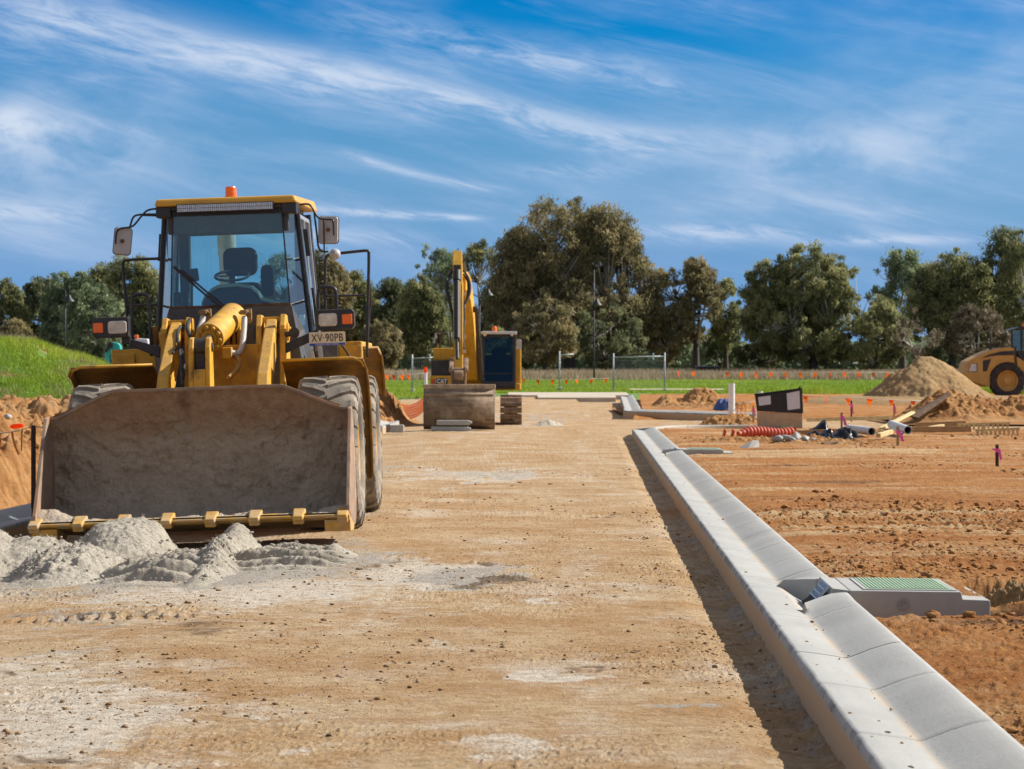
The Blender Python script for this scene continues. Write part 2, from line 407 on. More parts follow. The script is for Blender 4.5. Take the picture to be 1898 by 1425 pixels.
# ------------------------------------------------------------------ lie of the land
def tz(d): return np.interp(d, [-50, 85, 150, 230, 300, 400, 4000], [0, 0, .45, .75, 1.22, 1.35, 1.35])
def kx(d): return 1.3466 + .0286 * (np.asarray(d, float) - 10.67)      # road-side edge of the long kerb
def xfall(x): return -.04 * np.maximum(0, -1.9 - x)
def rowset(py0, py1, step, z=0.0):
    return (CH - z) * F / (np.arange(py0, py1, -step) - YH)
def soil_mat(name, cols, stain=True, bump=.012):
    """layered earth: base tone, warm tone, light crust, grey sand, damp dark; the 'stain' attribute carries where each lies"""
    base, warm, pale, grey, dark = cols
    m, g, b = new_mat(name)
    tc = g.n('ShaderNodeTexCoord').outputs['Object']
    n1 = g.noise(tc, .9, 7, .62); n2 = g.noise(g.mapv(tc, (.8, 1.2, 1), (3, 1, 0)), 2.4, 9, .70); n3 = g.noise(tc, 38, 5, .7); n4 = g.noise(tc, 9, 6, .7)
    c = g.mix(g.ramp(g.m('ADD', g.m('MULTIPLY', n1, .6), g.m('MULTIPLY', n2, .4)), .40, .60), base, warm)
    n6 = g.noise(g.mapv(tc, (1, .8, 1), (9, 2, 0)), .7, 8, .68); c = g.mix(g.m('MULTIPLY', g.ramp(n6, .50, .68), .55), c, pale)
    n7 = g.noise(g.mapv(tc, (.8, 1.3, 1), (2, 8, 0)), 3.2, 6, .7); c = g.mix(g.m('MULTIPLY', g.ramp(n7, .62, .74), .55), c, mul(dark, 1.8))
    if stain:
        s = g.n('ShaderNodeSeparateColor'); g.link(g.attr('stain', True), s.inputs[0])
        mixn = g.m('ADD', g.m('MULTIPLY', g.m('SUBTRACT', n2, .5), 1.5), g.m('MULTIPLY', g.m('SUBTRACT', n4, .5), .9))
        c = g.mix(g.ramp(g.m('ADD', s.outputs[0], mixn), .28, .82), c, pale)
        c = g.mix(g.ramp(g.m('ADD', s.outputs[1], mixn), .30, .72), c, grey)
        c = g.mix(g.m('MULTIPLY', g.ramp(g.m('ADD', s.outputs[2], mixn), .35, .85), .85), c, dark)
    st_ = g.noise(g.mapv(tc, (1, 1.6, 1), (1, 7, 0)), 7, 8, .75)
    c = g.mix(g.m('MULTIPLY', g.ramp(st_, .50, .68), .60), c, mul(warm, .55)); c = g.mix(g.m('MULTIPLY', g.ramp(st_, .48, .32), .45), c, pale)
    sp = g.ramp(n3, .60, .70)
    c = g.mix(g.m('MULTIPLY', sp, .55), c, mul(dark, 1.3))
    c = g.mix(g.m('MULTIPLY', g.ramp(n3, .40, .30), .35), c, mul(pale, 1.0))
    c = g.mix(g.ramp(n4, .3, .7), g.mix(.35, c, mul(warm, .55)), c)
    g.link(c, b.inputs['Base Color']); b.inputs['Roughness'].default_value = .95; b.inputs['Specular IOR Level'].default_value = .15
    hb = g.m('ADD', g.m('MULTIPLY', g.noise(tc, 14, 9, .75), 1.3), g.m('MULTIPLY', n3, .45))
    g.link(g.bump(hb, 1.0, bump), b.inputs['Normal'])
    return m
M['road'] = soil_mat('road_base', ((.53, .385, .225), (.41, .24, .105), (.65, .58, .48), (.40, .375, .33), (.085, .055, .03)), bump=.030)
M['lot'] = soil_mat('red_earth', ((.51, .24, .076), (.41, .16, .044), (.63, .44, .235), (.36, .33, .28), (.09, .045, .02)), bump=.055)
M['spoil'] = soil_mat('spoil_earth', ((.44, .235, .09), (.33, .15, .05), (.52, .36, .20), (.36, .33, .28), (.11, .055, .025)), stain=False, bump=.03)
M['sandpile'] = soil_mat('tan_sand', ((.40, .27, .13), (.31, .19, .085), (.50, .37, .20), (.36, .33, .28), (.13, .085, .045)), stain=False, bump=.03)
M['clod'] = soil_mat('earth_clods', ((.40, .20, .07), (.28, .12, .04), (.5, .34, .18), (.36, .33, .28), (.09, .045, .02)), stain=False, bump=.01)
M['stone'] = soil_mat('small_stones', ((.38, .25, .13), (.25, .15, .075), (.50, .43, .34), (.36, .33, .28), (.06, .04, .025)), stain=False, bump=.006)
M['field'] = pbr('field_soil', (.11, .19, .03), .95, var=.45, scale=.5)
M['gsand'] = soil_mat('grey_crushed_sand', ((.60, .54, .445), (.50, .44, .35), (.68, .62, .54), (.4, .38, .35), (.16, .145, .125)), stain=False, bump=.045)

# base sheet reaching the horizon
dr = np.concatenate([np.linspace(-60, 0, 8), np.linspace(4, 120, 60), np.linspace(124, 420, 75), np.geomspace(440, 4000, 20)])
xc = np.concatenate([-np.geomspace(2500, 62, 12), np.linspace(-60, 60, 81), np.geomspace(62, 2500, 12)])
XX, DD = np.meshgrid(xc, dr)
ZZ = tz(DD) - .30
ZZ = np.where(DD > 236, tz(DD) - .04, ZZ)
mg, g, b = new_mat('earth_and_grassland')
tcg = g.n('ShaderNodeTexCoord').outputs['Object']; sg = g.n('ShaderNodeSeparateXYZ'); g.link(tcg, sg.inputs[0])
cc = g.mix(g.ramp(g.noise(tcg, .15, 5), .3, .7), (.30, .15, .055), (.38, .22, .10))
gr = g.mix(g.ramp(g.noise(tcg, .08, 5), .3, .7), (.12, .13, .05), (.20, .17, .09))
g.link(g.mix(g.ramp(sg.outputs[1], 120, 150), cc, gr), b.inputs['Base Color']); b.inputs['Roughness'].default_value = 1; b.inputs['Specular IOR Level'].default_value = .1
tag(mesh_np('ground', np.stack([XX, DD, ZZ], -1).reshape(-1, 3), grid_quads(*XX.shape), mg, smooth=True), kind='structure')

# ------------------------------------------------------------------ road base
PALE = [(100,1330,330,100,.62),(60,1235,260,45,.50),(480,1320,330,50,.30),(300,1150,300,20,.35),(420,1090,430,48,.60),(800,1070,190,40,.62),(640,1125,230,40,.35),(960,1385,110,26,.5),(900,882,190,12,.62),(860,1015,260,16,.25),
        (410,1330,60,7,.5),(560,1395,60,11,.5),(1010,1255,70,9,.8),(820,1190,60,6,.5),(760,950,120,10,.35),(1000,925,150,8,.3),(880,745,220,5,.4),(930,800,180,6,.25),(700,870,60,14,.4),
        (860,1120,100,8,.35),(1020,1120,60,5,.6),(200,1420,300,40,.4),(1260,1310,120,9,.3)]
GREY = [(300,1040,420,55,.85),(640,1030,90,28,.5),(880,1070,120,30,.6),(150,1135,160,14,.5),(1270,1310,90,8,.5),(900,880,170,8,.5),(80,1200,120,18,.35),(1000,780,90,8,.5),(700,868,40,10,.6)]
DARK = [(380,1165,70,16,.5),(910,1083,95,9,.75),(870,1045,55,4,.9),(1080,958,70,3,.8),(170,1136,130,6,.7),(50,1240,70,6,.6),(240,1275,25,3,.8),(400,1310,20,3,.4),(700,1045,40,3,.6),(1200,1205,30,4,.7),
        (1230,1020,20,8,.3),(680,900,60,8,.3),(1060,1245,40,3,.5),(60,1400,60,8,.6),(820,828,60,4,.3)]
WARM = [(260,1195,260,26,.5)]
def stains(X, D, Z):
    u = CX + X * F / D; v = YH + (CH - Z) * F / D
    wx = fbm(X * 2.6, D * 1.3, 5, 5, .6) * 150; wy = fbm(X * 2.2, D * 1.5, 5, 9, .6) * 26
    def s(L, k=0):
        t = np.zeros_like(X)
        for (a, bb, rx, ry, am) in L:
            t = np.maximum(t, 1.3 * am * np.exp(-(((u + wx - a) / rx) ** 2 + ((v + wy - bb) / ry) ** 2) ** 1.4))
        return t
    return s(PALE), s(GREY), s(DARK)
def road_z(X, D):
    z = tz(D) + xfall(X)
    rough = .55 + .45 * fbm(X * .9, D * .5, 3, 31)
    z = z + .010 * fbm(X * 1.1, D * .6, 3, 1) + .012 * rough * fbm(X * 7, D * 7, 5, 2, .62)
    msk = sstep(-.05, .4, fbm(X * .8, D * .6, 4, 45)); z = z + .0075 * (1 - 2 * np.abs(fbm(X * 20, D * 9, 5, 43, .72))) * (.2 + 1.0 * msk) + .013 * vnoise(X * 60, D * 30, 44) ** 7 * (.25 + msk)
    tm = np.exp(-((D - 18.1 - .05 * (X + 2.7)) / .24) ** 6) * np.exp(-((X + 2.75) / .62) ** 4) + np.exp(-((D - 20.3 - .3 * (X + 4.1)) / .22) ** 6) * np.exp(-((X + 4.2) / .5) ** 4) + .7 * np.exp(-((D - 23.4 + .2 * (X + .9)) / .16) ** 6) * np.exp(-((X + .95) / .3) ** 4)
    z = z + .012 * tm * np.sign(np.sin(X * 2 * PI / .105 + 5 * np.abs(((D * 2.1) % 1) - .5))) * (.5 + vnoise(X * 5, D * 5, 46))
    lm = np.exp(-((D - 21.0 - .2 * (X + .2)) / .30) ** 4) * np.exp(-((X + .15) / .38) ** 4) + np.exp(-((D - 22.6) / .12) ** 4) * np.exp(-((X + .35) / .22) ** 4) + np.exp(-((D - 29.7) / .2) ** 4) * np.exp(-((X - .75) / .5) ** 4)
    z = z + .05 * lm * np.abs(fbm(X * 9, D * 8, 4, 47, .65))
    # wheel ruts and scraper marks
    z = z + .006 * fbm(X * 1.2 + .05 * D, D * 6, 3, 41)
    z = z + .008 * fbm(X * 9, D * .6, 3, 3) * sstep(.0, .5, fbm(X * .8, D * .15, 2, 4))
    k = kx(D) - X
    near = np.clip(1 - k / .42, 0, 1) * (D < 67)
    z = z - .035 * sstep(0, .6, near) + near * .030 * fbm(X * 12, D * 9, 5, 6, .65) + .03 * np.clip(1 - k / .07, 0, 1) * (.5 + vnoise(X * 0, D * 5, 8)) * (D < 67)
    return z
d = rowset(1700, 745, 1.25)
nc = 940
t = np.linspace(0, 1, nc)
DD = np.repeat(d[:, None], nc, 1)
xl = -np.maximum(.215 * d + 1.2, 4.3); xr = np.where(d < 65.6, kx(d) + .02, kx(65.6) + .02)
XX = xl[:, None] + (xr - xl)[:, None] * t[None, :]
ZZ = road_z(XX, DD)
p, gy, dk = stains(XX, DD, 0 * XX)
kk = kx(DD) - XX
trk = sum(np.exp(-((kk - c - .10 * fbm(DD * .25, DD * 0, 2, 210)) / .24) ** 4) for c in (1.15, 2.95, 4.2))
p = np.maximum(p, .34 * trk * (.35 + .9 * sstep(-.25, .3, fbm(XX * 1.5, DD * .35, 4, 211))))
gy = np.maximum(gy, .62 * np.clip(1 - kk / .40, 0, 1) ** .7 * (DD < 67) * (.7 + .5 * fbm(XX * 2, DD * 1.2, 3, 77)))
tag(mesh_np('road', np.stack([XX, DD, ZZ], -1).reshape(-1, 3), grid_quads(*XX.shape), M['road'], smooth=True,
            attrs={'stain': np.stack([p, gy, dk], -1).reshape(-1, 3)}), kind='structure')
# bare verge left of the road
XX, DD = np.meshgrid(np.linspace(-40, -3.9, 150), np.linspace(-10, 95, 220)); lim = np.interp(DD, [-10, 16, 20, 24, 28, 37, 48, 60, 69, 95], [-6.6, -6.5, -5.95, -5.5, -5.25, -4.8, -4.2, -3.8, -3.5, -3.4])
ZZ = np.where(XX > lim, -.5, -.16 + .05 * fbm(XX * .8, DD * .8, 4, 200) + .04 * sstep(40, 70, DD))
tag(mesh_np('verge', np.stack([XX, DD, ZZ], -1).reshape(-1, 3), grid_quads(*XX.shape), M['spoil'], smooth=True), kind='structure')
# side road at the junction
d = np.linspace(66.0, 142, 260); nc = 420
DD = np.repeat(d[:, None], nc, 1); xl = np.full_like(d, kx(65.6) + .01); xr = .215 * d + 4
XX = xl[:, None] + (xr - xl)[:, None] * np.linspace(0, 1, nc)[None, :]
ZZ = road_z(XX, DD) + np.where(DD > 88, -.12, 0)
p, gy, dk = stains(XX, DD, 0 * XX)
tag(mesh_np('side_road', np.stack([XX, DD, ZZ], -1).reshape(-1, 3), grid_quads(*XX.shape), M['road'], smooth=True,
            attrs={'stain': np.stack([p, gy, dk], -1).reshape(-1, 3)}), kind='structure')

# ------------------------------------------------------------------ red earth lots right of the kerb
def lot_base(D): return np.interp(D, [0, 60, 66, 85, 105, 120, 131, 160], [.175, .19, .19, .17, .26, .40, .46, .3])
def lot_z(X, D):
    z = lot_base(D)
    c1 = np.maximum(sstep(-.1, .45, fbm(X * .55, D * .35, 4, 12)), .32 * sstep(16.6, 15.2, D + 1.2 * fbm(X * 1.5, D * 1.5, 3, 17)))                  # where the surface is cloddy
    cl = fbm(X * 11, D * 11, 5, 13, .62); cl = np.abs(cl)
    z = z + .03 * fbm(X * .5, D * .4, 3, 11) + (.016 + .055 * c1 * (1 - .6 * sstep(20, 34, D))) * cl + (.008 + .014 * c1) * fbm(X * 24, D * 20, 3, 15, .65) + (.007 + .010 * c1) * vnoise(X * 42, D * 26, 16) ** 3
    z = z + .034 * fbm(X * .30, D * 2.4, 4, 14) * (1 - .5 * c1)                          # grader marks running across
    e = X - kx(D) - .56
    z = z - .03 * np.clip(1 - e / .25, 0, 1) * (D < 67)
    # hollow in front of the near pit and the trench past its end
    z = z - .16 * np.exp(-((D - 16.45) / .42) ** 4) * sstep(2.05, 2.2, X) * sstep(3.3, 2.9, X)
    z = z - .30 * sstep(2.96, 3.06, X + .05 * fbm(X * 9, D * 9, 3, 3)) * sstep(16.9, 17.0, D + .08 * fbm(X * 7, D * 7, 3, 4)) * sstep(18.5, 18.1, D)
    return z
d = rowset(1700, 790, 1.3, .18); d = np.concatenate([d[d < 65.8], [65.8]]); nc = 560
DD = np.repeat(d[:, None], nc, 1); xl = kx(d) + .545; wd_ = np.maximum(3.6, .2 * d + 4 - xl)
tt = np.linspace(0, 1, nc)
XX = xl[:, None] + wd_[:, None] * tt[None, :]
ZZ = lot_z(XX, DD)
p = .45 * sstep(.02, .5, fbm(XX * .25, DD * .55, 4, 21)) + .15 * sstep(24, 50, DD) + .45 * sstep(.05, .4, fbm(XX * .30, DD * 2.4, 4, 14))
gy = .55 * sstep(.45, .7, fbm(XX * .5, DD * .8, 4, 22)); dk = .40 * sstep(.12, .5, fbm(XX * .7, DD * .9, 4, 23)) + .35 * sstep(-.1, -.4, fbm(XX * .30, DD * 2.4, 4, 14))
tag(mesh_np('dirt_lot', np.stack([XX, DD, ZZ], -1).reshape(-1, 3), grid_quads(*XX.shape), M['lot'], smooth=True,
            attrs={'stain': np.stack([p, gy, dk], -1).reshape(-1, 3)}), kind='structure')
d = np.concatenate([np.linspace(86.2, 100, 60), np.linspace(100.4, 131, 90)]); nc = 420
DD = np.repeat(d[:, None], nc, 1); xl = np.interp(d, [86, 88, 95, 146], [3.75, 4.0, 4.6, 6.8]); xr = .205 * d + 7
XX = xl[:, None] + (xr - xl)[:, None] * np.linspace(0, 1, nc)[None, :]
ZZ = lot_z(XX, DD) + .03 * fbm(XX * 1.5, DD * 1.5, 4, 99) - .34 * sstep(88.5, 86.2, DD)
p = .45 * sstep(.0, .5, fbm(XX * .25, DD * .3, 4, 24)); gy = 0 * p; dk = .5 * sstep(.1, .5, fbm(XX * .6, DD * .5, 4, 25))
tag(mesh_np('far_dirt_lot', np.stack([XX, DD, ZZ], -1).reshape(-1, 3), grid_quads(*XX.shape), M['lot'], smooth=True,
            attrs={'stain': np.stack([p, gy, dk], -1).reshape(-1, 3)}), kind='structure')

# ------------------------------------------------------------------ clods and stones lying about
ico = None
def ico_np():
    global ico
    if ico is None:
        bm = bmesh.new(); bmesh.ops.create_icosphere(bm, subdivisions=1, radius=1)
        v = np.array([q.co[:] for q in bm.verts]); f = np.array([[q.index for q in t.verts] for t in bm.faces]); bm.free(); ico = (v, f)
    return ico
def rocks(name, pos, rad, mat, seed=0, flat=.58, label=None, loc=None):
    v, f = ico_np(); n = len(pos); r = np.random.default_rng(seed)
    V = np.repeat(v[None], n, 0)
    ph = r.uniform(0, 50, (n, 1)); 
    nz = fbm(V[:, :, 0] * 1.3 + ph, V[:, :, 1] * 1.3 + V[:, :, 2] * 1.7, 3, seed)
    V = V * (1 + 1.35 * nz[..., None])
    sc = r.uniform(.7, 1.3, (n, 1, 3)); sc[:, :, 2] *= flat
    V = V * sc
    a = r.uniform(0, 6.28, n); ca, sa = np.cos(a), np.sin(a)
    x = V[:, :, 0] * ca[:, None] - V[:, :, 1] * sa[:, None]; y = V[:, :, 0] * sa[:, None] + V[:, :, 1] * ca[:, None]
    V = np.stack([x, y, V[:, :, 2]], -1) * rad[:, None, None] + pos[:, None, :]
    Fc = (f[None] + (np.arange(n) * len(v))[:, None, None]).reshape(-1, 3)
    return mesh_np(name, V.reshape(-1, 3), Fc, mat, smooth=False, loc=loc)
r = np.random.default_rng(3)
def persp_d(n, d0, d1): return 1 / r.uniform(1 / d1, 1 / d0, n)
n = 24000; d = persp_d(n, 10, 45); x = r.uniform(-1, 1, n); x = np.where(x > .75, kx(d) - .02 - (x - .75) * 2.0, kx(d) - .02 - (x + 1) / 1.75 * (.2 * d + 2)); x = np.maximum(x, -.2 * d - .3)
k_ = fbm(x * .9, d * .6, 4, 55) + .5 * r.random(n) ** 3 > .12; x, d = x[k_], d[k_]
rad = .0016 + .0105 * r.random(len(x)) ** 16 * (1 + d / 40) + .00012 * d
tag(rocks('stones', np.stack([x, d, road_z(x, d) + rad * .2], -1), rad, M['stone'], 1), kind='stuff')
n = 15000; d = persp_d(n, 10, 64); x = kx(d) + .6 + r.random(n) * (.2 * d + 1.2 - kx(d))
k_ = fbm(x * .55, d * .35, 4, 12) + .3 * r.random(n) + .16 * sstep(16.6, 15.0, d) > .16 + .2 * sstep(22, 40, d); x, d = x[k_], d[k_]
rad = .0045 + .026 * r.random(len(x)) ** 6 + .00026 * d
o_ = ~((x > 2.0) & (x < 3.05) & (d > 16.7) & (d < 18.0)); x, d, rad = x[o_], d[o_], rad[o_]
tag(rocks('clods', np.stack([x, d, lot_z(x, d) + rad * .2], -1), rad, M['clod'], 2), kind='stuff')
n = 75; d = persp_d(n, 9, 50); x = kx(d) + .03 + r.random(n) ** 1.2 * .33; rad = .003 + .009 * r.random(n) ** 3
tag(rocks('kerb_crumbs', np.stack([x, d, np.interp(x - kx(d), [0, .298, .33, .57], [.187, .155, .158, .237]) + rad * .3], -1), rad, M['stone'], 4), kind='stuff')

# ------------------------------------------------------------------ windrow of grey sand in front of the bucket
def bell(X, D, x, y, sx_, sy_, h, pw=1.0, ang=0.0):
    c, s = math.cos(ang), math.sin(ang); a = (X - x) * c + (D - y) * s; bb = -(X - x) * s + (D - y) * c
    return h * np.exp(-((a / sx_) ** 2 + (bb / sy_) ** 2) ** pw)
def sand_h(X, D):
    n1 = fbm(X * 5, D * 5, 5, 61, .6); wob = .10 * fbm(X * 2.5, D * 2.5, 3, 62)
    Xw = X + wob; Dw = D + wob
    h = np.zeros_like(X)
    h = np.maximum(h, bell(Xw, Dw, -4.95, 23.3, .75, 1.25, .50, 1.3))
    h = np.maximum(h, bell(Xw, Dw, -4.15, 23.3, .55, .8, .27, 1.2))
    h = np.maximum(h, bell(Xw, Dw, -3.45, 24.05, .42, .75, .35, 2.2))
    h = np.maximum(h, bell(Xw, Dw, -3.62, 22.2, .42, .95, .22, 1.6))
    h = np.maximum(h, bell(Xw, Dw, -2.50, 22.9, .13, 1.8, .22, 1.0, .05))
    h = np.maximum(h, bell(Xw, Dw, -2.47, 24.1, .20, .5, .29, 1.1))
    h = np.maximum(h, bell(Xw, Dw, -1.55, 23.55, .13, .28, .12, 1.0))
    z1 = bell(X, D, -2.88, 22.5, .50, 1.85, 1, 2.2); z2 = bell(X, D, -1.95, 23.1, .55, 1.25, 1, 1.6)
    ph_ = (D / .42 + .35 * fbm(X * .8, D * .5, 3, 63) + .10 * fbm(X * 5, D * 2, 3, 69)) % 1.0
    rid = np.where(ph_ < .10, ph_ / .10, 1 - (ph_ - .10) / .90)
    brk = .45 + .75 * vnoise(X * 2.6, D * 1.7, 64)
    zz = np.maximum(z1, .8 * z2)
    h = np.maximum(h, zz * (.03 + .13 * rid * brk + .018 * fbm(X * 12, D * 12, 3, 68)))
    lum = sstep(-.05, .35, fbm(X * .9, D * .9, 2, 65)) * .35 + .75 * (bell(X, D, -3.62, 22.0, .5, 1.0, 1, 1.5) + .7 * bell(X, D, -4.6, 22.0, .9, .7, 1, 1.5)) - .6 * zz
    lum = np.clip(lum, 0, 1); amp = sstep(0, .12, h)
    h = h + amp * (.035 + .06 * lum ** 1.5) * np.abs(fbm(X * 9, D * 9, 4, 66, .6)) + amp * .030 * n1 + amp * .022 * np.abs(fbm(X * 28, D * 24, 3, 67, .7))
    # tyre prints pressed across the left end and along the narrow ridge
    tp = np.exp(-((X + 4.75 + .35 * (D - 21.3)) / .35) ** 4) * np.exp(-((D - 21.0) / .9) ** 4)
    h = h + tp * (.035 * (np.sin(D * 2 * PI / .16 + 2.2 * np.abs(((X * 5) % 1) - .5)) * .5 + .5) + .03)
    tr = np.exp(-((X + 2.40) / .16) ** 4) * np.exp(-((D - 22.4) / .9) ** 4)
    h = h + tr * .022 * np.sign(np.sin(D * 2 * PI / .17 + 6 * np.abs(((X * 4.2) % 1) - .5)))
    return h * sstep(26.0, 25.2, D)
d = np.linspace(19.6, 26.3, 420); xs = np.linspace(-6.9, -1.1, 520); XX, DD = np.meshgrid(xs, d)
H = sand_h(XX, DD); ZZ = xfall(XX) + H - .022
tag(mesh_np('sand_windrow', np.stack([XX, DD, ZZ], -1).reshape(-1, 3), grid_quads(*XX.shape), M['gsand'], smooth=True, loc=(-3, 23, 0)),
    'low heap of pale grey crushed sand pushed up in front of the loader bucket', 'sand heap')
n = 1500; d = r.uniform(20.2, 25, n); x = r.uniform(-5.4, -1.2, n); h = sand_h(x, d); k_ = (h > .02) & (fbm(x * .9, d * .9, 2, 65) + .25 * r.random(n) > .0); x, d, h = x[k_], d[k_], h[k_]
rad = .004 + .014 * r.random(len(x)) ** 4
tag(rocks('sand_crumbs', np.stack([x, d, h + xfall(x) + rad * .2], -1), rad, M['gsand'], 9), kind='stuff')
# ------------------------------------------------------------------ concrete kerbs
def concrete_mat(name, stain=True, col=(.37, .365, .34)):
    m, g, b = new_mat(name)
    tc = g.n('ShaderNodeTexCoord').outputs['Object']
    n1 = g.noise(tc, 1.1, 6, .6); n2 = g.noise(g.mapv(tc, (9, 1.5, 9)), 1.5, 6, .65); n3 = g.noise(tc, 70, 4, .7)
    c = g.mix(g.ramp(n1, .3, .7), mul(col, .90), mul(col, 1.10))
    c = g.mix(g.m('MULTIPLY', g.ramp(n2, .45, .72), .45), c, (.32, .315, .30)); n5 = g.noise(g.mapv(tc, (1.2, 26, 1.2), (4, 4, 4)), 1.2, 5, .6); c = g.mix(g.m('MULTIPLY', g.ramp(n5, .5, .7), .22), c, (.30, .30, .285))
    c = g.mix(g.m('MULTIPLY', g.ramp(n3, .62, .70), .35), c, (.2, .19, .17))
    if stain:
        a = g.attr('stain', True); s = g.n('ShaderNodeSeparateColor'); g.link(a, s.inputs[0])
        f = g.ramp(g.m('ADD', s.outputs[0], g.m('MULTIPLY', g.m('SUBTRACT', g.noise(tc, 3.0, 6, .65), .5), 1.0)), .3, .95)
        c = g.mix(g.m('MULTIPLY', f, .58), c, (.47, .365, .25))
        f = g.ramp(g.m('ADD', s.outputs[1], g.m('MULTIPLY', g.m('SUBTRACT', g.noise(tc, 12, 6, .7), .5), .8)), .35, .8)
        c = g.mix(f, c, (.45, .32, .20))  # tan light bounced off the road, painted on the upright face
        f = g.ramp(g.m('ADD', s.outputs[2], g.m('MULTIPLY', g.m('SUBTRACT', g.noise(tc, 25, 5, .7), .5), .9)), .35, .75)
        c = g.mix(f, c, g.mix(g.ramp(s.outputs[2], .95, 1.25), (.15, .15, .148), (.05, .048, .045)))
    g.link(c, b.inputs['Base Color']); b.inputs['Roughness'].default_value = .75; b.inputs['Specular IOR Level'].default_value = .3
    hb = g.m('ADD', g.noise(tc, 45, 6, .65), g.m('MULTIPLY', g.noise(g.mapv(tc, (2, 30, 2)), 2, 4, .6), .6))
    g.link(g.bump(hb, .45, .006), b.inputs['Normal'])
    return m
M['kerb'] = concrete_mat('kerb_concrete'); M['concrete'] = concrete_mat('cast_concrete', False)
M['concrete_warm'] = concrete_mat('sandy_concrete', False, (.50, .42, .32)); M['concrete_dark'] = concrete_mat('damp_concrete', False, (.27, .27, .26))
#           offset, height, invert stain, face bounce tan, dark edge
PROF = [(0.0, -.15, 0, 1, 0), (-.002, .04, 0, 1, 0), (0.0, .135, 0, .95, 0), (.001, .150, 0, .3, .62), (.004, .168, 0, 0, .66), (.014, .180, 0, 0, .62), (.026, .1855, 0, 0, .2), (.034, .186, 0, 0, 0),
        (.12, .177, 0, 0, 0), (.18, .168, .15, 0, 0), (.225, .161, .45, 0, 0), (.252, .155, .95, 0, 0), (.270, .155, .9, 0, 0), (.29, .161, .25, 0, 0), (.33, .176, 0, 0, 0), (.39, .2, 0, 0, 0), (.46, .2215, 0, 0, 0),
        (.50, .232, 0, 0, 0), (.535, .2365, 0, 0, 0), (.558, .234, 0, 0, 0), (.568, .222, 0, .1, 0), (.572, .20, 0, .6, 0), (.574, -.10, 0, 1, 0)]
def kerb(name, path, joints, label, mat, step=.12, gaps=(), seed=0, wob=1.0, zscale=1.0, mirror=False, drop=0.0, group=None):
    """path: function s -> (x, y, tx, ty, z) for its road-side edge; joints: arc positions of tooled joints"""
    L = path[0]; fn = path[1]
    ss = list(np.arange(0, L, step)) + [L]
    for j in joints: ss += [j - .014, j - .007, j + .007, j + .014]
    for a, bb, w in gaps: ss += list(np.linspace(a - w, a + .42, 90)) + list(np.linspace(bb - .42, bb + w, 90))
    ss = sorted(s for s in ss if 0 <= s <= L)
    V = []; A = []
    jn = np.array(joints)
    for s in ss:
        x, y, tx, ty, z0 = fn(s); nx, ny = ty, -tx
        if mirror: nx, ny = -nx, -ny
        groove = .007 if len(jn) and np.min(np.abs(jn - s)) < .010 else 0
        sn = np.array([s])
        e1 = float(fbm(sn * 3.1, sn * 0, 4, 70 + seed)[0]) * wob; e2 = float(fbm(sn * 9, sn * 0, 3, 71 + seed)[0]) * wob
        for i, (o, h, st, fc, dk) in enumerate(PROF):
            hh = h; sh = 0.0
            if .255 < o < .58:
                for a, bb, w in gaps:
                    k_ = float(np.clip((o - .262) / .20, 0, 1)) * .34; a2, b2 = a, bb; sh += k_ * (max(0, 1 - abs(s - a) / .45) - max(0, 1 - abs(s - bb) / .45))
                    if a2 < s < b2:
                        k2 = .55 if o < .57 else 0; h2 = h + (.245 - h) * k2; hh = max(min(h, .145 - .55 * (o - .27)), h2 - 1.5 * min(s - a2, b2 - s))
                    elif a2 - w <= s <= b2 + w:                      # wings swelling up beside the inlet
                        q = 1 - max(a2 - s, s - b2) / w
                        hh = h + (.245 - h) * .55 * q * (1 if o < .57 else 0)
            ed = 1.0 if .002 <= o <= .03 else .3 if o < .002 else .12
            oo = o + ed * (.004 * e1 + .0045 * e2); hz = hh + (ed * .003 * e2 if o < .04 else 0) - groove * (1 if h > 0 else 0)
            V.append((x + nx * oo + tx * sh, y + ny * oo + ty * sh, z0 + hz * zscale - drop))
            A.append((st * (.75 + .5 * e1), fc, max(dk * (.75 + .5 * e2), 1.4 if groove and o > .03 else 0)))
    nr, m = len(ss), len(PROF)
    q = grid_quads(nr, m)
    V = np.array(V); A = np.array(A)
    # end caps as fans of quads towards a centre line
    caps = []
    for r0 in (0, nr - 1):
        base = r0 * m
        for i in range(m // 2):
            a, b_, c, d_ = base + i, base + i + 1, base + m - 2 - i, base + m - 1 - i
            if b_ < c: caps.append((a, b_, c, d_))
            elif b_ == c: caps.append((a, b_, d_, d_))
    q = np.concatenate([q, np.array([c for c in caps if len(set(c)) == 4])])
    loc = (V[0][0], V[0][1], 0)
    o = mesh_np(name, V, q, mat, loc=loc, smooth=True, attrs={'stain': np.clip(A, 0, 1.5)})
    _sharp(o.data, R(50))
    return tag(o, label, 'kerb', group)
Ld = 58.2; y0 = 7.4
tlen = math.hypot(1, .0286)
def main_path(s): return (float(kx(y0 + s)), y0 + s, .0286 / tlen, 1 / tlen, 0.0)
jt = [8.9, 10.67, 12.37, 13.75, 15.9, 18.8, 20.1, 21.7, 23.3, 24.8, 26.4, 28.0, 29.6, 31.1, 32.7, 34.3, 36.0, 37.6, 39.2, 40.8, 42.4, 44, 45.6, 47.2, 50, 52, 54, 56, 58, 60, 62, 64]
G1 = (16.42 - y0, 18.25 - y0, .30); G2 = (46.2 - y0, 48.0 - y0, .3)
kerb('kerb', (Ld, main_path), [j - y0 for j in jt], 'long pale concrete kerb and gutter running from the foreground past the near drain pit', M['kerb'], gaps=[G1, G2])
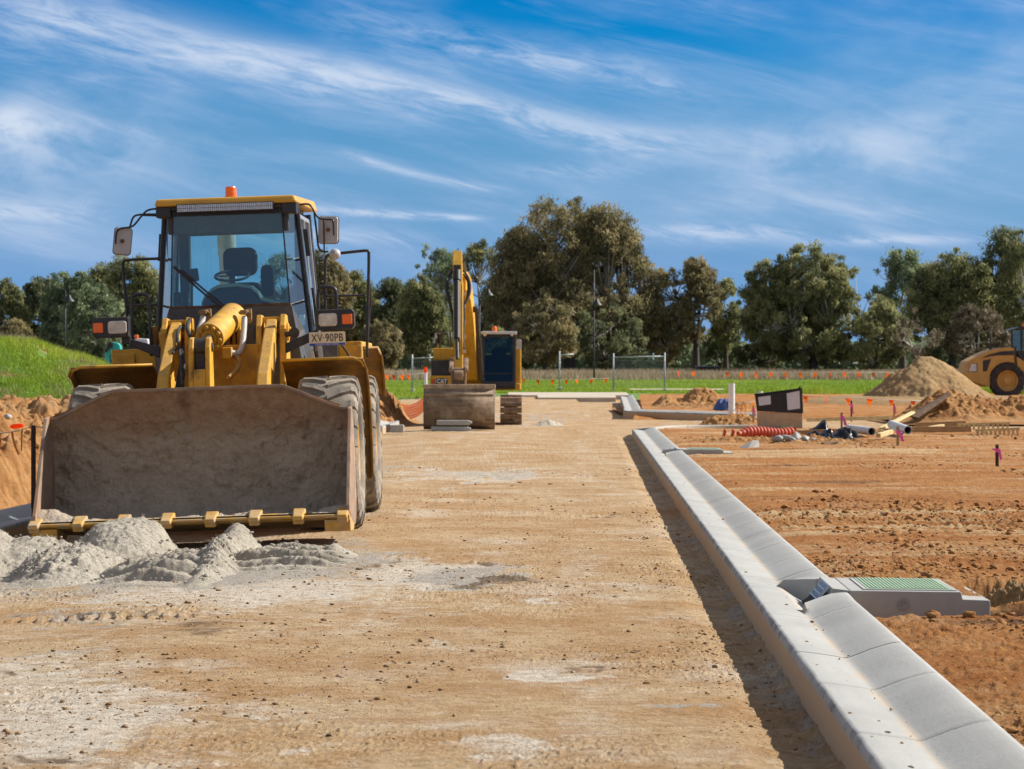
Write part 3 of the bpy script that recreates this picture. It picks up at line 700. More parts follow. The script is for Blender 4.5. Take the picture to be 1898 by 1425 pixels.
# kerb return round the corner into the side road
def arc_path(pts, n=200):
    P = np.array(pts, float); seg = np.hypot(*np.diff(P[:, :2], axis=0).T); cs = np.concatenate([[0], np.cumsum(seg)])
    def fn(s):
        i = min(max(np.searchsorted(cs, s) - 1, 0), len(P) - 2); t = (s - cs[i]) / seg[i]
        p = P[i] + (P[i+1] - P[i]) * t
        def tang(j):
            a, b = P[max(j - 1, 0)], P[min(j + 1, len(P) - 1)]; v = (b - a)[:2]; return v / np.hypot(*v)
        v = tang(i) * (1 - t) + tang(i + 1) * t; v = v / np.hypot(*v)
        return (p[0], p[1], v[0], v[1], p[2])
    return (cs[-1], fn)
def bez(p0, p1, p2, p3, n=24):
    t = np.linspace(0, 1, n)[:, None]; p0, p1, p2, p3 = map(np.array, (p0, p1, p2, p3))
    return ((1-t)**3*p0 + 3*(1-t)**2*t*p1 + 3*(1-t)*t*t*p2 + t**3*p3).tolist()
e = main_path(Ld)
kerb('kerb_return', arc_path(bez((2.93, 65.75, -.03), (3.05, 69.5, -.03), (4.2, 70.8, -.03), (6.9, 71.0, -.05))), [2.2, 4.4], 'short concrete kerb return curving right just past the end of the long kerb', M['kerb'], seed=3)
kerb('corner_kerb', arc_path([(7.6, 84.4, .05), (6.2, 86.0, .06), (5.0, 87.4, .08)] + bez((4.4, 87.9, .09), (3.6, 88.4, .10), (3.65, 89.5, .10), (3.9, 94, .10)) + [(4.9, 122, .26)]), [3.9, 5.2, 10], 'far concrete corner kerb with a shaded tan face behind the white pipe post', M['kerb'], seed=5)
LK = [(-6.3, 16, -.2), (-5.75, 20, -.17), (-5.28, 24, -.15), (-5.05, 28, -.13), (-4.55, 37, -.10), (-4.0, 48, -.06), (-3.55, 60, -.03), (-3.34, 69, 0)]
kerb('roadside_kerb', arc_path(LK), list(np.arange(2, 53, 2.4)), 'concrete kerb beside the bucket at the foot of the dirt bank on the far side of the road', M['kerb'], seed=7, mirror=True)
kerb('kerb_offcut', arc_path([(-3.42, 71.2, -.04), (-3.2, 75.4, -.04), (-3.3, 79, -.04)]), [1.8], 'short pale kerb stretch between the loader rear wheel and the excavator', M['kerb'], seed=9, mirror=True)
mb = MB(); mb.box(-.17, .17, -.14, .14, 0, .20)
tag(mb.build('concrete_block', M['concrete'], bevel=.03, loc=None), 'rough grey concrete block at the broken kerb end near the excavator bucket', 'concrete block')
bpy.data.objects['concrete_block'].location = (-2.98, 70.2, 0)
# two kerb stones stacked in front of the excavator bucket
for k, (px, py, w, lab) in enumerate([(836, 797.5, 74, 'lower of two pale kerb stones with a rounded end stacked before the excavator bucket'),
                                      (842, 787.5, 66, 'upper of two pale kerb stones with a rounded end stacked before the excavator bucket')]):
    d_ = 71.4; x, y, z = W(px, py, d_); h = w / 2 * d_ / F
    mb = MB(); prof = [(-h, 0), (h * .8, 0), (h, .05), (h * .98, .09), (h * .75, .125), (-h, .125)]
    mb.prism(prof, 'y', 0, .32)
    o = mb.build('kerb_stone', M['concrete'], bevel=.02); o.location = (x, y, z - .005 if k else .002)
    tag(o, lab, 'kerb stone', 'kerb stones stacked by the excavator bucket')

# ------------------------------------------------------------------ drain pits set in the long kerb
def pit(loc, label, grp):
    root = thing('drain_pit', label, 'drain pit', loc, grp)
    # concrete surround with a lower step at the outer end
    mb = MB()
    pr = [(.0, -.20), (.87, -.20), (.87, .078), (.70, .082), (.69, .128), (.0, .128)]
    mb.prism(pr, 'y', 0, 1.06)
    b_ = mb.build('surround', M['concrete'], root, bevel=.008)
    mb = MB(); mb.lathe([(0, .0), (-.004, .036), (-.008, .036), (-.008, .020), (-.003, .014), (-.003, 0)], 20, 'y', (.33, -.001, .045))
    mb.build('cast_plug', M['concrete_dark'], b_)
    mb = MB(); mb.box(.115, .645, .08, .96, .128, .136)
    lid = mb.build('lid', M['lid_green'], root, bevel=.003)
    mb = MB()
    for i in range(22):
        x = .135 + i * .0228
        mb.box(x, x + .012, .10, .94, .136, .140)
    mb.build('lid_ribs', M['lid_green'], lid)
    mb = MB()
    mb.box(.090, .112, .05, .98, .1285, .134); mb.box(.648, .67, .05, .98, .1285, .134); mb.box(.112, .648, .962, .98, .1285, .134); mb.box(.112, .648, .05, .077, .1285, .134)
    mb.build('lid_frame', M['concrete'], root)
    # lintel tongue reaching over the kerb to the grate
    mb = MB(); mb.hexa([(-.115, .05, .085), (.0, .03, .05), (.0, 1.02, .05), (-.115, .99, .085)], [(-.105, .05, .136), (.0, .03, .126), (.0, 1.03, .126), (-.105, .99, .136)])
    mb.build('lintel', M['concrete'], root, bevel=.006)
    # sloping inlet grate
    gr = MB()
    p0 = Vector((-.188, 0, .055)); p1 = Vector((-.116, 0, .140)); u = p1 - p0; nrm = Vector((-u.z, 0, u.x)).normalized()
    ya, yb = .16, .60
    for y in np.linspace(ya, yb, 8): gr.bar(p0 + Vector((0, y, 0)), p1 + Vector((0, y, 0)), .012, .014, nrm)
    for t in (0, .33, .67, 1): gr.bar(p0 + u * t + Vector((0, ya - .01, 0)) + nrm * .002, p0 + u * t + Vector((0, yb + .01, 0)) + nrm * .002, .010, .02, nrm)
    gr.build('grate', M['grate'], root)
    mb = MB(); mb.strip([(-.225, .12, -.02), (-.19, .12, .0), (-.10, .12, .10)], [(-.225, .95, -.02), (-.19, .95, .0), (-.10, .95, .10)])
    mb.build('inlet_shade_sheet', M['pit_shade'], root, solid=.02)  # near-black sheet painting the shade inside the inlet mouth
    return root
pa = pit((float(kx(17.3)) + .565, 16.78, .122), 'near concrete drain pit with a green ribbed lid and steel inlet grate beside the kerb', 'drain pits along the long kerb')
pa.rotation_euler = (0, R(.6), R(-1.6))
pb = copy_tree(pa); pb.location = (float(kx(47)) + .565, 46.55, .125); pb['label'] = 'small far drain pit with a pale lid beside the kerb below the orange hose'

# ------------------------------------------------------------------ spoil heaps and mounds
def heap(name, fn, x0, x1, y0_, y1_, nx, ny, mat, label=None, cat=None, kind=None, loc=None, cut=.01):
    XX, DD = np.meshgrid(np.linspace(x0, x1, nx), np.linspace(y0_, y1_, ny)); H = fn(XX, DD)
    o = mesh_np(name, np.stack([XX, DD, H], -1).reshape(-1, 3), grid_quads(*XX.shape), mat, smooth=True, loc=loc)
    return tag(o, label, cat, None, kind)
def bank_z(X, D):
    toe = -6.4 + .12 * (D - 36) + .18 * fbm(D * .7, D * 0, 3, 81)
    p = toe - X
    top = np.interp(D, [26, 30, 38.5, 39.7, 41, 42, 47], [1.25, 1.28, 1.26, 1.22, 1.0, .85, .9])
    n_ = np.abs(fbm(X * 2.2, D * 2.2, 5, 82, .6))
    z = top * (.40 * sstep(0, .45, p + .25 * fbm(X * 2, D * 2, 4, 180)) + .60 * sstep(.15, 1.8, p + .3 * fbm(X * 1.3, D * 1.3, 4, 181)))
    return z - .08 + (.05 + .34 * n_ + .10 * np.abs(fbm(X * 7, D * 7, 4, 182, .65))) * sstep(.0, .4, p) + .16 * np.abs(fbm(X * 3, D * 3, 4, 83)) * sstep(-.5, .1, p) * sstep(.6, .1, p) - .25 * sstep(-.1, -.5, p)
heap('dirt_bank', lambda X, D: bank_z(X, D) - .12, -13, -5.0, 28, 46, 420, 640, M['spoil'], 'crumbling orange dirt bank behind the orange flag line beside the bucket', 'dirt bank', loc=(-7, 31, 0))
def mound_z(X, D):
    Xe = X * 46 / np.clip(D, 40, 60)
    top = np.interp(Xe, [-22, -12, -8.7, -8.18, -7.8, -7.26, -6.98, -6.4, -5.6, -4.9], [2.9, 2.55, 2.24, 2.17, 2.0, 1.84, 1.74, 1.40, .75, .0])
    front = sstep(41.0, 48.5, D + .8 * fbm(X * .6, D * .3, 3, 84) + .4 * (X + 7))
    back = 1 - sstep(53, 76, D)
    base = 1.05 * sstep(-4.8, -6.6, X) * sstep(40.2, 42.5, D) - .3 * sstep(41, 39.5, D)
    z = base + np.maximum(top - base, -.3) * front
    z = z * back + .10 * fbm(X * 1.2, D * 1.0, 4, 85) - .06
    return z - .5 * sstep(.35, .1, z)
mgm, g, b = new_mat('mound_turf')
tcg = g.n('ShaderNodeTexCoord').outputs['Object']; n1 = g.noise(tcg, .9, 6, .65); n2 = g.noise(tcg, 5, 5, .7)
c = g.mix(g.ramp(n2, .3, .7), (.06, .13, .012), (.12, .20, .02)); c = g.mix(g.ramp(n1, .56, .64), c, (.26, .15, .07))
g.link(c, b.inputs['Base Color']); b.inputs['Roughness'].default_value = 1; g.link(g.bump(n2, .8, .05), b.inputs['Normal'])
heap('grassy_mound', mound_z, -24, -4.7, 39.4, 78, 360, 300, mgm, kind='structure')
def rim_z(X, D):
    t = bell(X, D, -7.2, 42.4, 2.1, 1.5, 1.20, 2.0) + .0
    return t - .1 + np.abs(fbm(X * 2.2, D * 2.2, 5, 86, .6)) * .35 * sstep(.1, .6, t)
heap('earth_rim_heap', rim_z, -11, -4.6, 39, 47, 260, 200, M['spoil'], 'low rim of orange earth at the foot of the grassy mound', 'dirt heap', loc=(-7.2, 42, 0))
def spoil2(X, D):
    t = bell(X, D, -4.9, 84, 1.35, 9, 1.0, 1.6)
    return t - .08 + np.abs(fbm(X * 2.6, D * 1.6, 6, 87, .65)) * .75 * sstep(.02, .4, t)
heap('spoil_heap', spoil2, -8, -2.9, 72, 100, 150, 200, M['spoil'], 'heap of red spoil with orange mesh over it between loader and excavator', 'dirt heap', loc=(-4.9, 84, 0))
def sand2(X, D):
    r = np.hypot((X - 16.9) / 1.0, (D - 110) / 1.15); z = 2.02 - .66 * r * (1 + .10 * fbm(np.arctan2(D - 110, X - 16.9) * 3, r * .3, 3, 88))
    z = np.minimum(z, 1.85 - .1 * r)
    z = z + .22 * fbm(X * .9, D * .7, 5, 89, .6) + .10 * np.abs(fbm(X * 3, D * 3, 4, 90))
    foot = .30 * sstep(6.5, 3.0, r)
    return np.maximum(np.maximum(z, foot) + .12, 0) + lot_base(D) - .15 - .3 * sstep(4.5, 6.5, r)
heap('sand_pile', sand2, 10, 25, 102, 119, 330, 280, M['sandpile'], 'tall cone of tan sand in front of the roller', 'sand pile', loc=(16.9, 110, .3))
def dirtp(X, D):
    t = np.maximum(bell(X, D, 13.3, 81.5, 1.3, 2.0, .80, 1.1), bell(X, D, 16.0, 82.5, 3.2, 2.6, .55, 1.3))
    return lot_base(D) - .12 + t + np.abs(fbm(X * 2.0, D * 2.0, 5, 91, .6)) * .45 * sstep(.03, .35, t)
heap('dirt_pile', dirtp, 11.4, 24, 77.5, 90, 360, 280, M['spoil'], 'rough brown dirt pile behind the leaning board and below the sand cone', 'dirt pile', loc=(14, 83, .2))
def mounds(X, D):
    t = np.maximum(bell(X, D, 7.2, 103, .85, 1.6, .80, .9), bell(X, D, 5.9, 103, .55, 1.2, .42, 1.1))
    t = np.maximum(t, bell(X, D, 7.4, 101, 2.4, 2.2, .28, 1.3))
    return lot_base(D) - .14 + t + np.abs(fbm(X * 2.2, D * 1.6, 5, 92, .6)) * .30 * sstep(.02, .3, t)
heap('soil_heap', mounds, 3.9, 12, 97.5, 107, 300, 200, M['spoil'], 'small pointed soil heap beyond the corner kerb before the fence panel', 'soil heap', loc=(7, 103, .2))
def lump(X, D):
    t = np.maximum(bell(X, D, 5.6, 54, .9, .9, .14, 1.2), bell(X, D, 4.6, 54.5, 1.2, .8, .10, 1.4))
    t = np.maximum(t, bell(X, D, 6.3, 53.0, 1.7, .7, .10, 1.4))
    return lot_base(D) - .06 + t + np.abs(fbm(X * 5, D * 4, 5, 93, .6)) * .16 * sstep(.02, .12, t)
heap('clod_ridge', lump, 3.2, 8.4, 51.5, 56.5, 300, 180, M['spoil'], 'low ridge of clods in front of the orange hose and black sheet', 'dirt ridge', loc=(5.5, 54, .2))
def lump2(X, D):
    t = np.maximum(bell(X, D, 6.3, 77, .9, .9, .38, 1.2), 0)
    return lot_base(D) * 0 + .03 - .1 + t + np.abs(fbm(X * 4, D * 3, 5, 94, .6)) * .25 * sstep(.02, .2, t)
heap('earth_heap', lump2, 4.8, 8, 75, 79, 150, 120, M['spoil'], 'small earth heap at the foot of the white pipe post', 'soil heap', loc=(6.4, 77, 0))
# ------------------------------------------------------------------ grass
M['grass'] = leaf_mat('grass_blades', (.13, .22, .014), (.25, .36, .024), (.41, .45, .065), .3)
M['grass_dry'] = leaf_mat('dry_grass_blades', (.26, .20, .12), (.38, .30, .19), (.50, .41, .27), .25)
def blades(name, x, y, z, h, w, mat, seed, lean=.35, tint=None, kind='stuff', loc=None):
    r = np.random.default_rng(seed); n = len(x)
    a = r.uniform(0, 6.283, n); la = r.uniform(0, 6.283, n); ll = r.random(n) * lean * h
    dx, dy = np.cos(a) * w / 2, np.sin(a) * w / 2
    V = np.stack([np.stack([x - dx, y - dy, z], -1), np.stack([x + dx, y + dy, z], -1), np.stack([x + np.cos(la) * ll, y + np.sin(la) * ll, z + h], -1)], 1).reshape(-1, 3)
    Fc = np.arange(3 * n).reshape(-1, 3)
    t = r.random(n) if tint is None else np.clip(tint + r.normal(0, .16, n), 0, 1)
    o = mesh_np(name, V, Fc, mat, attrs={'tint': np.repeat(t, 3)}, loc=loc)
    return tag(o, kind=kind)
r = np.random.default_rng(11)
n = 330000; d = r.uniform(40.5, 58, n); x = r.uniform(-12.5, -5, n)
z = mound_z(x, d); k_ = (np.abs(x) < .20 * d + .8) & (z > .75) & (d + .8 * fbm(x * .6, d * .3, 3, 84) + .4 * (x + 7) > 41.6) & (fbm(x * 1.3, d * 1.0, 4, 101) < .42)
x, d, z = x[k_], d[k_], z[k_]; q = fbm(x * .8, d * .5, 4, 102)
blades('mound_grass', x, d, z - .02, (.03 + .10 * r.random(len(x)) ** 1.6) * (1 + .9 * q), np.full(len(x), .016), M['grass'], 12, .8, .50 + .9 * q)
n = 30000; d = r.uniform(41, 57, n); x = r.uniform(-12.5, -5.5, n); z = mound_z(x, d); q = fbm(x * 1.1, d * .9, 4, 108); k_ = (z > .9) & (q > .18) & (np.abs(x) < .20 * d + .8); x, d, z = x[k_], d[k_], z[k_]
blades('mound_weeds', x, d, z - .02, .06 + .16 * r.random(len(x)) ** 2, np.full(len(x), .016), M['grass_dry'], 16, .7, .25)
d = np.concatenate([np.linspace(124, 170, 90), np.linspace(171, 236, 60)]); nc = 160
DD = np.repeat(d[:, None], nc, 1); XX = (np.linspace(-1, 1, nc)[None] * (.25 * d + 12)[:, None])
edge = 130 + 5 * fbm(XX * .15, DD * 0, 3, 103)
ZZ = tz(DD) + np.where(DD < edge, -.3, 0) + .03 * fbm(XX * .5, DD * .3, 3, 104)
tag(mesh_np('field', np.stack([XX, DD, ZZ], -1).reshape(-1, 3), grid_quads(*XX.shape), M['field'], smooth=True), kind='structure')
n = 210000; d = 1 / r.uniform(1 / 236., 1 / 126., n); x = r.uniform(-1, 1, n) * (.195 * d + 1)
edge = 130 + 5 * fbm(x * .15, d * 0, 3, 103); k_ = (d > edge - 1.2) & ~((x > -1) & (x < 7.2) & (d < 142)); x, d = x[k_], d[k_]; edge = edge[k_]
q = fbm(x * .22, d * .16, 4, 105); tall = np.exp(-((d - edge) / 9) ** 2) * sstep(-.15, .35, fbm(x * .3, d * .1, 3, 106) + .2 * (x > 8))
h = (.06 + .10 * r.random(len(x))) * (1 + .5 * q) + tall * (.12 + .40 * r.random(len(x)))
blades('field_grass', x, d, tz(d) - .02, h, np.full(len(x), .05) + .03 * tall, M['grass'], 13, .6, .50 + .55 * q - .30 * tall)
n = 120000; d = r.uniform(232, 300, n); x = r.uniform(-1, 1, n) * (.2 * d + 3); q = fbm(x * .08, d * .06, 4, 107)
k_ = q > -.35; x, d, q = x[k_], d[k_], q[k_]
blades('dry_grass', x, d, tz(d) - .03, (.25 + .5 * r.random(len(x))) * (1 + .5 * q), np.full(len(x), .12), M['grass_dry'], 14, .5, .42 + .6 * q)

# ------------------------------------------------------------------ gum trees
M['bark_pale'] = pbr('pale_gum_bark', (.50, .46, .40), .85, var=.4, scale=.9, streak=(1, 1, .25))
M['bark_dark'] = pbr('rough_dark_bark', (.085, .07, .058), .95, var=.4, scale=1.2, streak=(1, 1, .25), bump=.05, bscale=3)
LM = {'olive': leaf_mat('olive_gum_leaves', (0.092, 0.110, 0.047), (0.244, 0.254, 0.108), (0.453, 0.438, 0.203), .42),
      'brown': leaf_mat('brownish_gum_leaves', (0.109, 0.105, 0.054), (0.277, 0.243, 0.117), (0.486, 0.399, 0.203), .42),
      'grey': leaf_mat('grey_green_gum_leaves', (0.084, 0.120, 0.073), (0.227, 0.282, 0.150), (0.420, 0.486, 0.268), .42),
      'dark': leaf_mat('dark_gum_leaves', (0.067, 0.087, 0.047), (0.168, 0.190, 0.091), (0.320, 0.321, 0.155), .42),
      'bare': leaf_mat('sparse_dull_leaves', (.10, .085, .055), (.18, .145, .09), (.29, .235, .15), .3)}
TREE_N = [0]
def gum(px, top, hw, label, leaf='olive', d=300, base=.14, dens=1.0, open_=0.16, pale=.5, flat=.75, seed=None, clump=1.0, name='gum_tree', lobes=None, group='gum trees along the far edge of the field', lean=0, low=.10):
    """a gum with its crown top at row `top`, `hw` photo pixels wide each side of column px, d metres off"""
    TREE_N[0] += 1; sd = seed if seed is not None else 100 + TREE_N[0]
    r = np.random.default_rng(sd)
    X0, _, Zt = W(px, top, d); zg = float(tz(d)); H = Zt - zg; RW = hw * d / F
    root = thing(name, label, 'tree', (X0, d, zg - .05), group)
    # crown: clumps of leaves filling an uneven dome
    lob = lobes or [(0, 0, 1.0, 1.0)]
    cs = []
    rc0 = (.085 * RW + .13 * H * .5 + .25) * clump * .56
    for (lx, lz, lw, lh) in lob:                                    # lobe: offset in half widths, height of top, width, depth fraction
        cw = RW * lw; ct = H * (1 - lz); cb = H * (base if lh == 1 else max(base, 1 - lz - lh)); cz = cb + (ct - cb) * .42
        nn = int(44 * dens * lw * max(.6, (ct - cb) / max(cw, 1) * .8) / clump ** 1.6)
        tries = 0; loc_ = []
        while len(loc_) < nn and tries < nn * 40:
            tries += 1
            a = r.uniform(0, 2 * PI); u = r.uniform(-1, 1); rad = r.uniform(.35, 1) ** .45
            s_ = math.sqrt(1 - u * u)
            zz = cz + (u * rad) * ((ct - cz) if u > 0 else (cz - cb))
            k = 1 - .55 * max(0, (cz - zz) / max(cz - cb, .1)) ** 2
            p = np.array([lx * RW + math.cos(a) * s_ * rad * cw * k, math.sin(a) * s_ * rad * cw * flat * k, zz])
            p[2] -= rc0 * .55
            if open_ and fbm(np.array([p[0] / RW * 1.6 + sd]), np.array([p[2] / H * 4]), 3, sd)[0] < -.35 + open_: continue
            if all(np.linalg.norm((p - q) * (1, .8, 1.25)) > rc0 * 1.02 for q in loc_): loc_.append(p)
        cs += loc_
    main = len(cs)
    for (lx, lz, lw, lh) in lob:                                     # loose tufts standing out of the dome
        cw = RW * lw; ct = H * (1 - lz); cb = H * (base if lh == 1 else max(base, 1 - lz - lh)); cz = cb + (ct - cb) * .42
        for _ in range(int(26 * lw * dens + 4)):
            a = r.uniform(0, 2 * PI); u = r.uniform(-.5, 1); s_ = math.sqrt(1 - u * u); rad = r.uniform(.90, 1.04)
            zz = cz + u * rad * ((ct - cz) if u > 0 else (cz - cb))
            cs.append(np.array([lx * RW + math.cos(a) * s_ * rad * cw, math.sin(a) * s_ * rad * cw * flat, min(zz, ct * 1.01) - rc0 * .3]))
    cs = np.array(cs); nC = len(cs)
    rc = rc0 * r.uniform(.65, 1.25, nC); rc[main:] *= .55
    per = int(np.clip(185 * dens, 80, 210) * min(1, .5 + hw / 130))
    N = nC * per
    ci = np.repeat(np.arange(nC), per)
    keep = (ci < main) | (r.random(N) < .40); ci = ci[keep]; N = len(ci)
    v = r.normal(size=(N, 3)); v /= np.linalg.norm(v, axis=1)[:, None]
    rad = r.random(N) ** .42
    off = v * rad[:, None] * rc[ci][:, None] * np.array([1.12, 1.12, .82])
    # ragged clump outline, sub-tufts, hanging skirts
    off *= (1 + .8 * fbm(v[:, 0] * 2.2 + ci * 3.1, v[:, 2] * 2.2 + v[:, 1] * 1.7, 3, sd))[:, None]
    off[:, 2] -= .10 * rc[ci] * r.random(N) ** 3 * 4 * (v[:, 2] < 0)
    P = cs[ci] + off
    l_ = r.uniform(.24, .58, N) * (d / 300) ** .6; w_ = l_ * r.uniform(.20, .34, N)
    dr_ = r.normal(size=(N, 3)); dr_[:, 2] = -np.abs(dr_[:, 2]) - .6; dr_ /= np.linalg.norm(dr_, axis=1)[:, None]
    sd_ = np.cross(dr_, r.normal(size=(N, 3))); sd_ /= np.linalg.norm(sd_, axis=1)[:, None]
    a = P - dr_ * l_[:, None] / 2; b = P + dr_ * l_[:, None] / 2; s = sd_ * w_[:, None] / 2
    V = np.stack([a, P + s, b, P - s], 1).reshape(-1, 3)
    tint = np.clip(r.uniform(.1, .9, nC)[ci] + r.normal(0, .16, N), 0, 1)
    # trunk and limbs
    tb, tp = MB(), MB()
    tr = max(.22, .028 * H + .016 * RW); hf = H * min(.34, base + .10)
    bx = lean * H * .1
    tb.tube([(0, 0, -.2), (.1 * tr, 0, .12 * hf), (bx * .4, 0, hf * .55), (bx, 0, hf)], [tr * 1.35, tr * 1.0, tr * .82, tr * .7], 9)
    nodes = [(np.array([bx, 0, hf]), tr * .6)]
    nl = int(np.clip(3 + RW * .75, 3, 9))
    order = r.permutation(nC)
    for i in range(min(nl, nC)):
        q = cs[order[i]]; z0_ = hf * r.uniform(.45, 1.0); p0 = np.array([bx * z0_ / hf, 0, z0_])
        m1 = p0 + (q - p0) * .4 + np.array([0, 0, .16 * np.linalg.norm(q[:2] - p0[:2])]) + r.normal(0, .05, 3) * H * .35
        m2 = p0 + (q - p0) * .75 + r.normal(0, .04, 3) * H * .4
        b_ = tp if r.random() < pale + .2 else tb
        b_.tube([p0, (p0 * 1.6 + m1 * .9) / 2.5, m1, m2, q], [tr * .52, tr * .42, tr * .30, tr * .2, tr * .07], 6)
        nodes += [(m1, tr * .26), (m2, tr * .17), ((m1 + m2) / 2, tr * .22)]
    NP = np.array([q for q, _ in nodes])
    for i in range(nC):
        q = cs[i]; j = int(np.argmin(np.linalg.norm(NP - q, axis=1) + 1.2 * np.maximum(0, NP[:, 2] - q[2])))
        p0 = NP[j]; m = (p0 + q) / 2 + np.array([0, 0, -.08 * np.linalg.norm(q - p0)]) + r.normal(0, .12, 3)
        b_ = tp if r.random() < pale else tb
        r0 = min(nodes[j][1], tr * .28) * .8
        b_.tube([p0, m, q + (q - m) * .1], [r0, r0 * .6, r0 * .15], 4, caps=False)
    tk = tb.build('trunk', M['bark_dark'], root, smooth=180, fixn=False)
    if tp.v: tp.build('limbs', M['bark_pale'], root, smooth=180, fixn=False)
    mesh_np('crown', V, np.arange(4 * N).reshape(-1, 4), LM[leaf], root, attrs={'tint': np.repeat(tint, 4)})
    return root
gum(12, 516, 36, 'gum cut by the left edge, its rounded dark top above the grassy mound', 'olive', 300)
gum(25, 590, 45, 'low reddish brown tree just above the left end of the grassy mound', 'brown', 285, dens=.9, base=.13)
gum(78, 510, 48, 'dark gum second from the left edge, directly left of the thin black pole', 'dark', 310, lobes=[(0,0,1,1),(-.6,.2,.5,1)])
gum(128, 498, 50, 'gum with twin tops right behind the thin black pole beyond the grassy mound', 'grey', 300, lobes=[(-.3,.02,.7,1),(.45,0,.6,1),(0,.3,.9,1)])
gum(175, 520, 62, 'broad pale olive gum between the black pole and the loader left light', 'grey', 290, base=.14)
gum(192, 484, 40, 'tall gum with a small knob top left of the loader mirror', 'olive', 318, open_=.1)
gum(245, 455, 55, 'tallest gum of the left row, rising behind the loader left mirror', 'olive', 300, dens=.9, open_=.12, lobes=[(-.15,0,.75,1),(.4,.1,.7,1),(-.4,.35,.7,1)])
gum(285, 540, 45, 'olive gum filling the gap between the left handrail and the loader cab', 'grey', 300, base=.13)
gum(345, 560, 40, 'low gum seen through the lower left of the loader windscreen', 'dark', 305, base=.13)
gum(420, 540, 50, 'low gum seen behind the driver seat through the loader cab', 'olive', 300, base=.13)
gum(520, 464, 40, 'rounded gum seen through the right half of the loader windscreen', 'olive', 300, base=.14)
gum(598, 458, 55, 'tall brownish gum right behind the loader right mirror', 'brown', 300, base=.14, lobes=[(0,0,.8,1),(.35,.12,.7,1),(-.3,.1,.7,1)])
gum(660, 500, 42, 'olive gum behind the tall right handrail post of the loader', 'olive', 305, base=.14)
gum(725, 510, 46, 'dark gum just right of the loader handrail', 'dark', 300, base=.14, lobes=[(0,0,.8,1),(-.5,.1,.6,1)])
gum(775, 505, 48, 'olive gum left of the excavator boom with a brown flank', 'olive', 290, base=.13, lobes=[(0,0,.8,1),(.4,.15,.7,1)])
gum(705, 590, 40, 'low brown tree left of the excavator above the field', 'brown', 280, base=.10)
gum(815, 446, 62, 'tall airy gum with sparse tufts behind the top of the excavator boom', 'grey', 310, base=.25, dens=.62, open_=.30, clump=.72, pale=.8)
gum(890, 442, 42, 'open gum with thin tufts between the excavator boom and the biggest tree', 'olive', 305, base=.22, dens=.65, open_=.25, clump=.75, pale=.8)
gum(1055, 354, 166, 'biggest gum of all, its huge domed crown towering over the fence panel', 'brown', 300, base=.14, dens=1.55, clump=.72, flat=.8, pale=.8, open_=.10,
    lobes=[(-.12,0,.52,.6),(.38,.04,.42,.62),(.62,.27,.36,.6),(-.52,.18,.34,.5),(-.1,.34,.72,1),(.35,.38,.66,1),(.55,.40,.52,.6),(-.6,.42,.4,.6),(.70,.50,.42,.6)])
gum(950, 590, 62, 'low olive gum at the left foot of the biggest tree behind the excavator cab', 'olive', 285, base=.13)
gum(1010, 545, 60, 'paler gum in front of the left half of the biggest tree', 'brown', 282, base=.14, pale=.8)
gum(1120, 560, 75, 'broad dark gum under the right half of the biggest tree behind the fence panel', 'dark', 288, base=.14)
gum(1232, 495, 56, 'brown gum close against the right flank of the biggest tree', 'brown', 300, base=.15)
gum(1290, 472, 42, 'slender airy gum with a forked trunk over the long flag line', 'brown', 300, base=.30, dens=.7, open_=.18, clump=.8, pale=.6)
gum(1345, 512, 26, 'thin small gum with see-through tufts left of the broad round gum', 'olive', 305, base=.25, dens=.6, open_=.25, clump=.9, pale=.7)
gum(1335, 600, 40, 'low scrubby gum beneath the slender airy gum', 'grey', 310, base=.13, dens=.8)
gum(1508, 445, 138, 'broad round gum with a stout dark trunk above the white pipe post', 'olive', 292, base=.10, dens=1.5, clump=.72, pale=.85,
    lobes=[(-.05,0,.60,.7),(-.55,.10,.45,.7),(.40,.14,.50,.7),(.78,.34,.34,.6),(0,.36,.9,1)])
gum(1622, 556, 66, 'drooping yellow olive gum on the right flank of the broad round gum', 'olive', 286, base=.10, dens=1.1)
gum(1672, 452, 52, 'tall sparse gum with separate tufts left of the far right clump', 'grey', 312, base=.35, dens=.7, open_=.2, clump=.8, pale=.8)
gum(1765, 458, 78, 'wide olive gum behind the tan sand cone', 'olive', 304, base=.10, dens=1.1, lobes=[(0,0,.7,1),(-.5,.12,.6,1),(.5,.05,.6,1)])
gum(1700, 570, 52, 'half bare gum with white forked limbs just behind the sand cone', 'bare', 280, base=.30, dens=.30, open_=.2, clump=1.0, pale=1.0)
gum(1850, 420, 60, 'high crowned gum behind the roller cab at the right edge', 'dark', 306, base=.12, dens=1.1, lobes=[(0,0,.6,1),(.4,.0,.6,1),(-.3,.2,.8,1)])
gum(1905, 408, 50, 'tallest gum at the right edge of the picture, cut by it', 'olive', 300, base=.1, dens=1.0)
gum(1810, 560, 60, 'dull scrubby gum with pale bare branches behind the roller exhaust', 'bare', 284, base=.13, dens=.8, pale=1.0)
gum(1420, 590, 60, 'shaded lower gum under the left side of the broad round gum', 'dark', 300, base=.12)
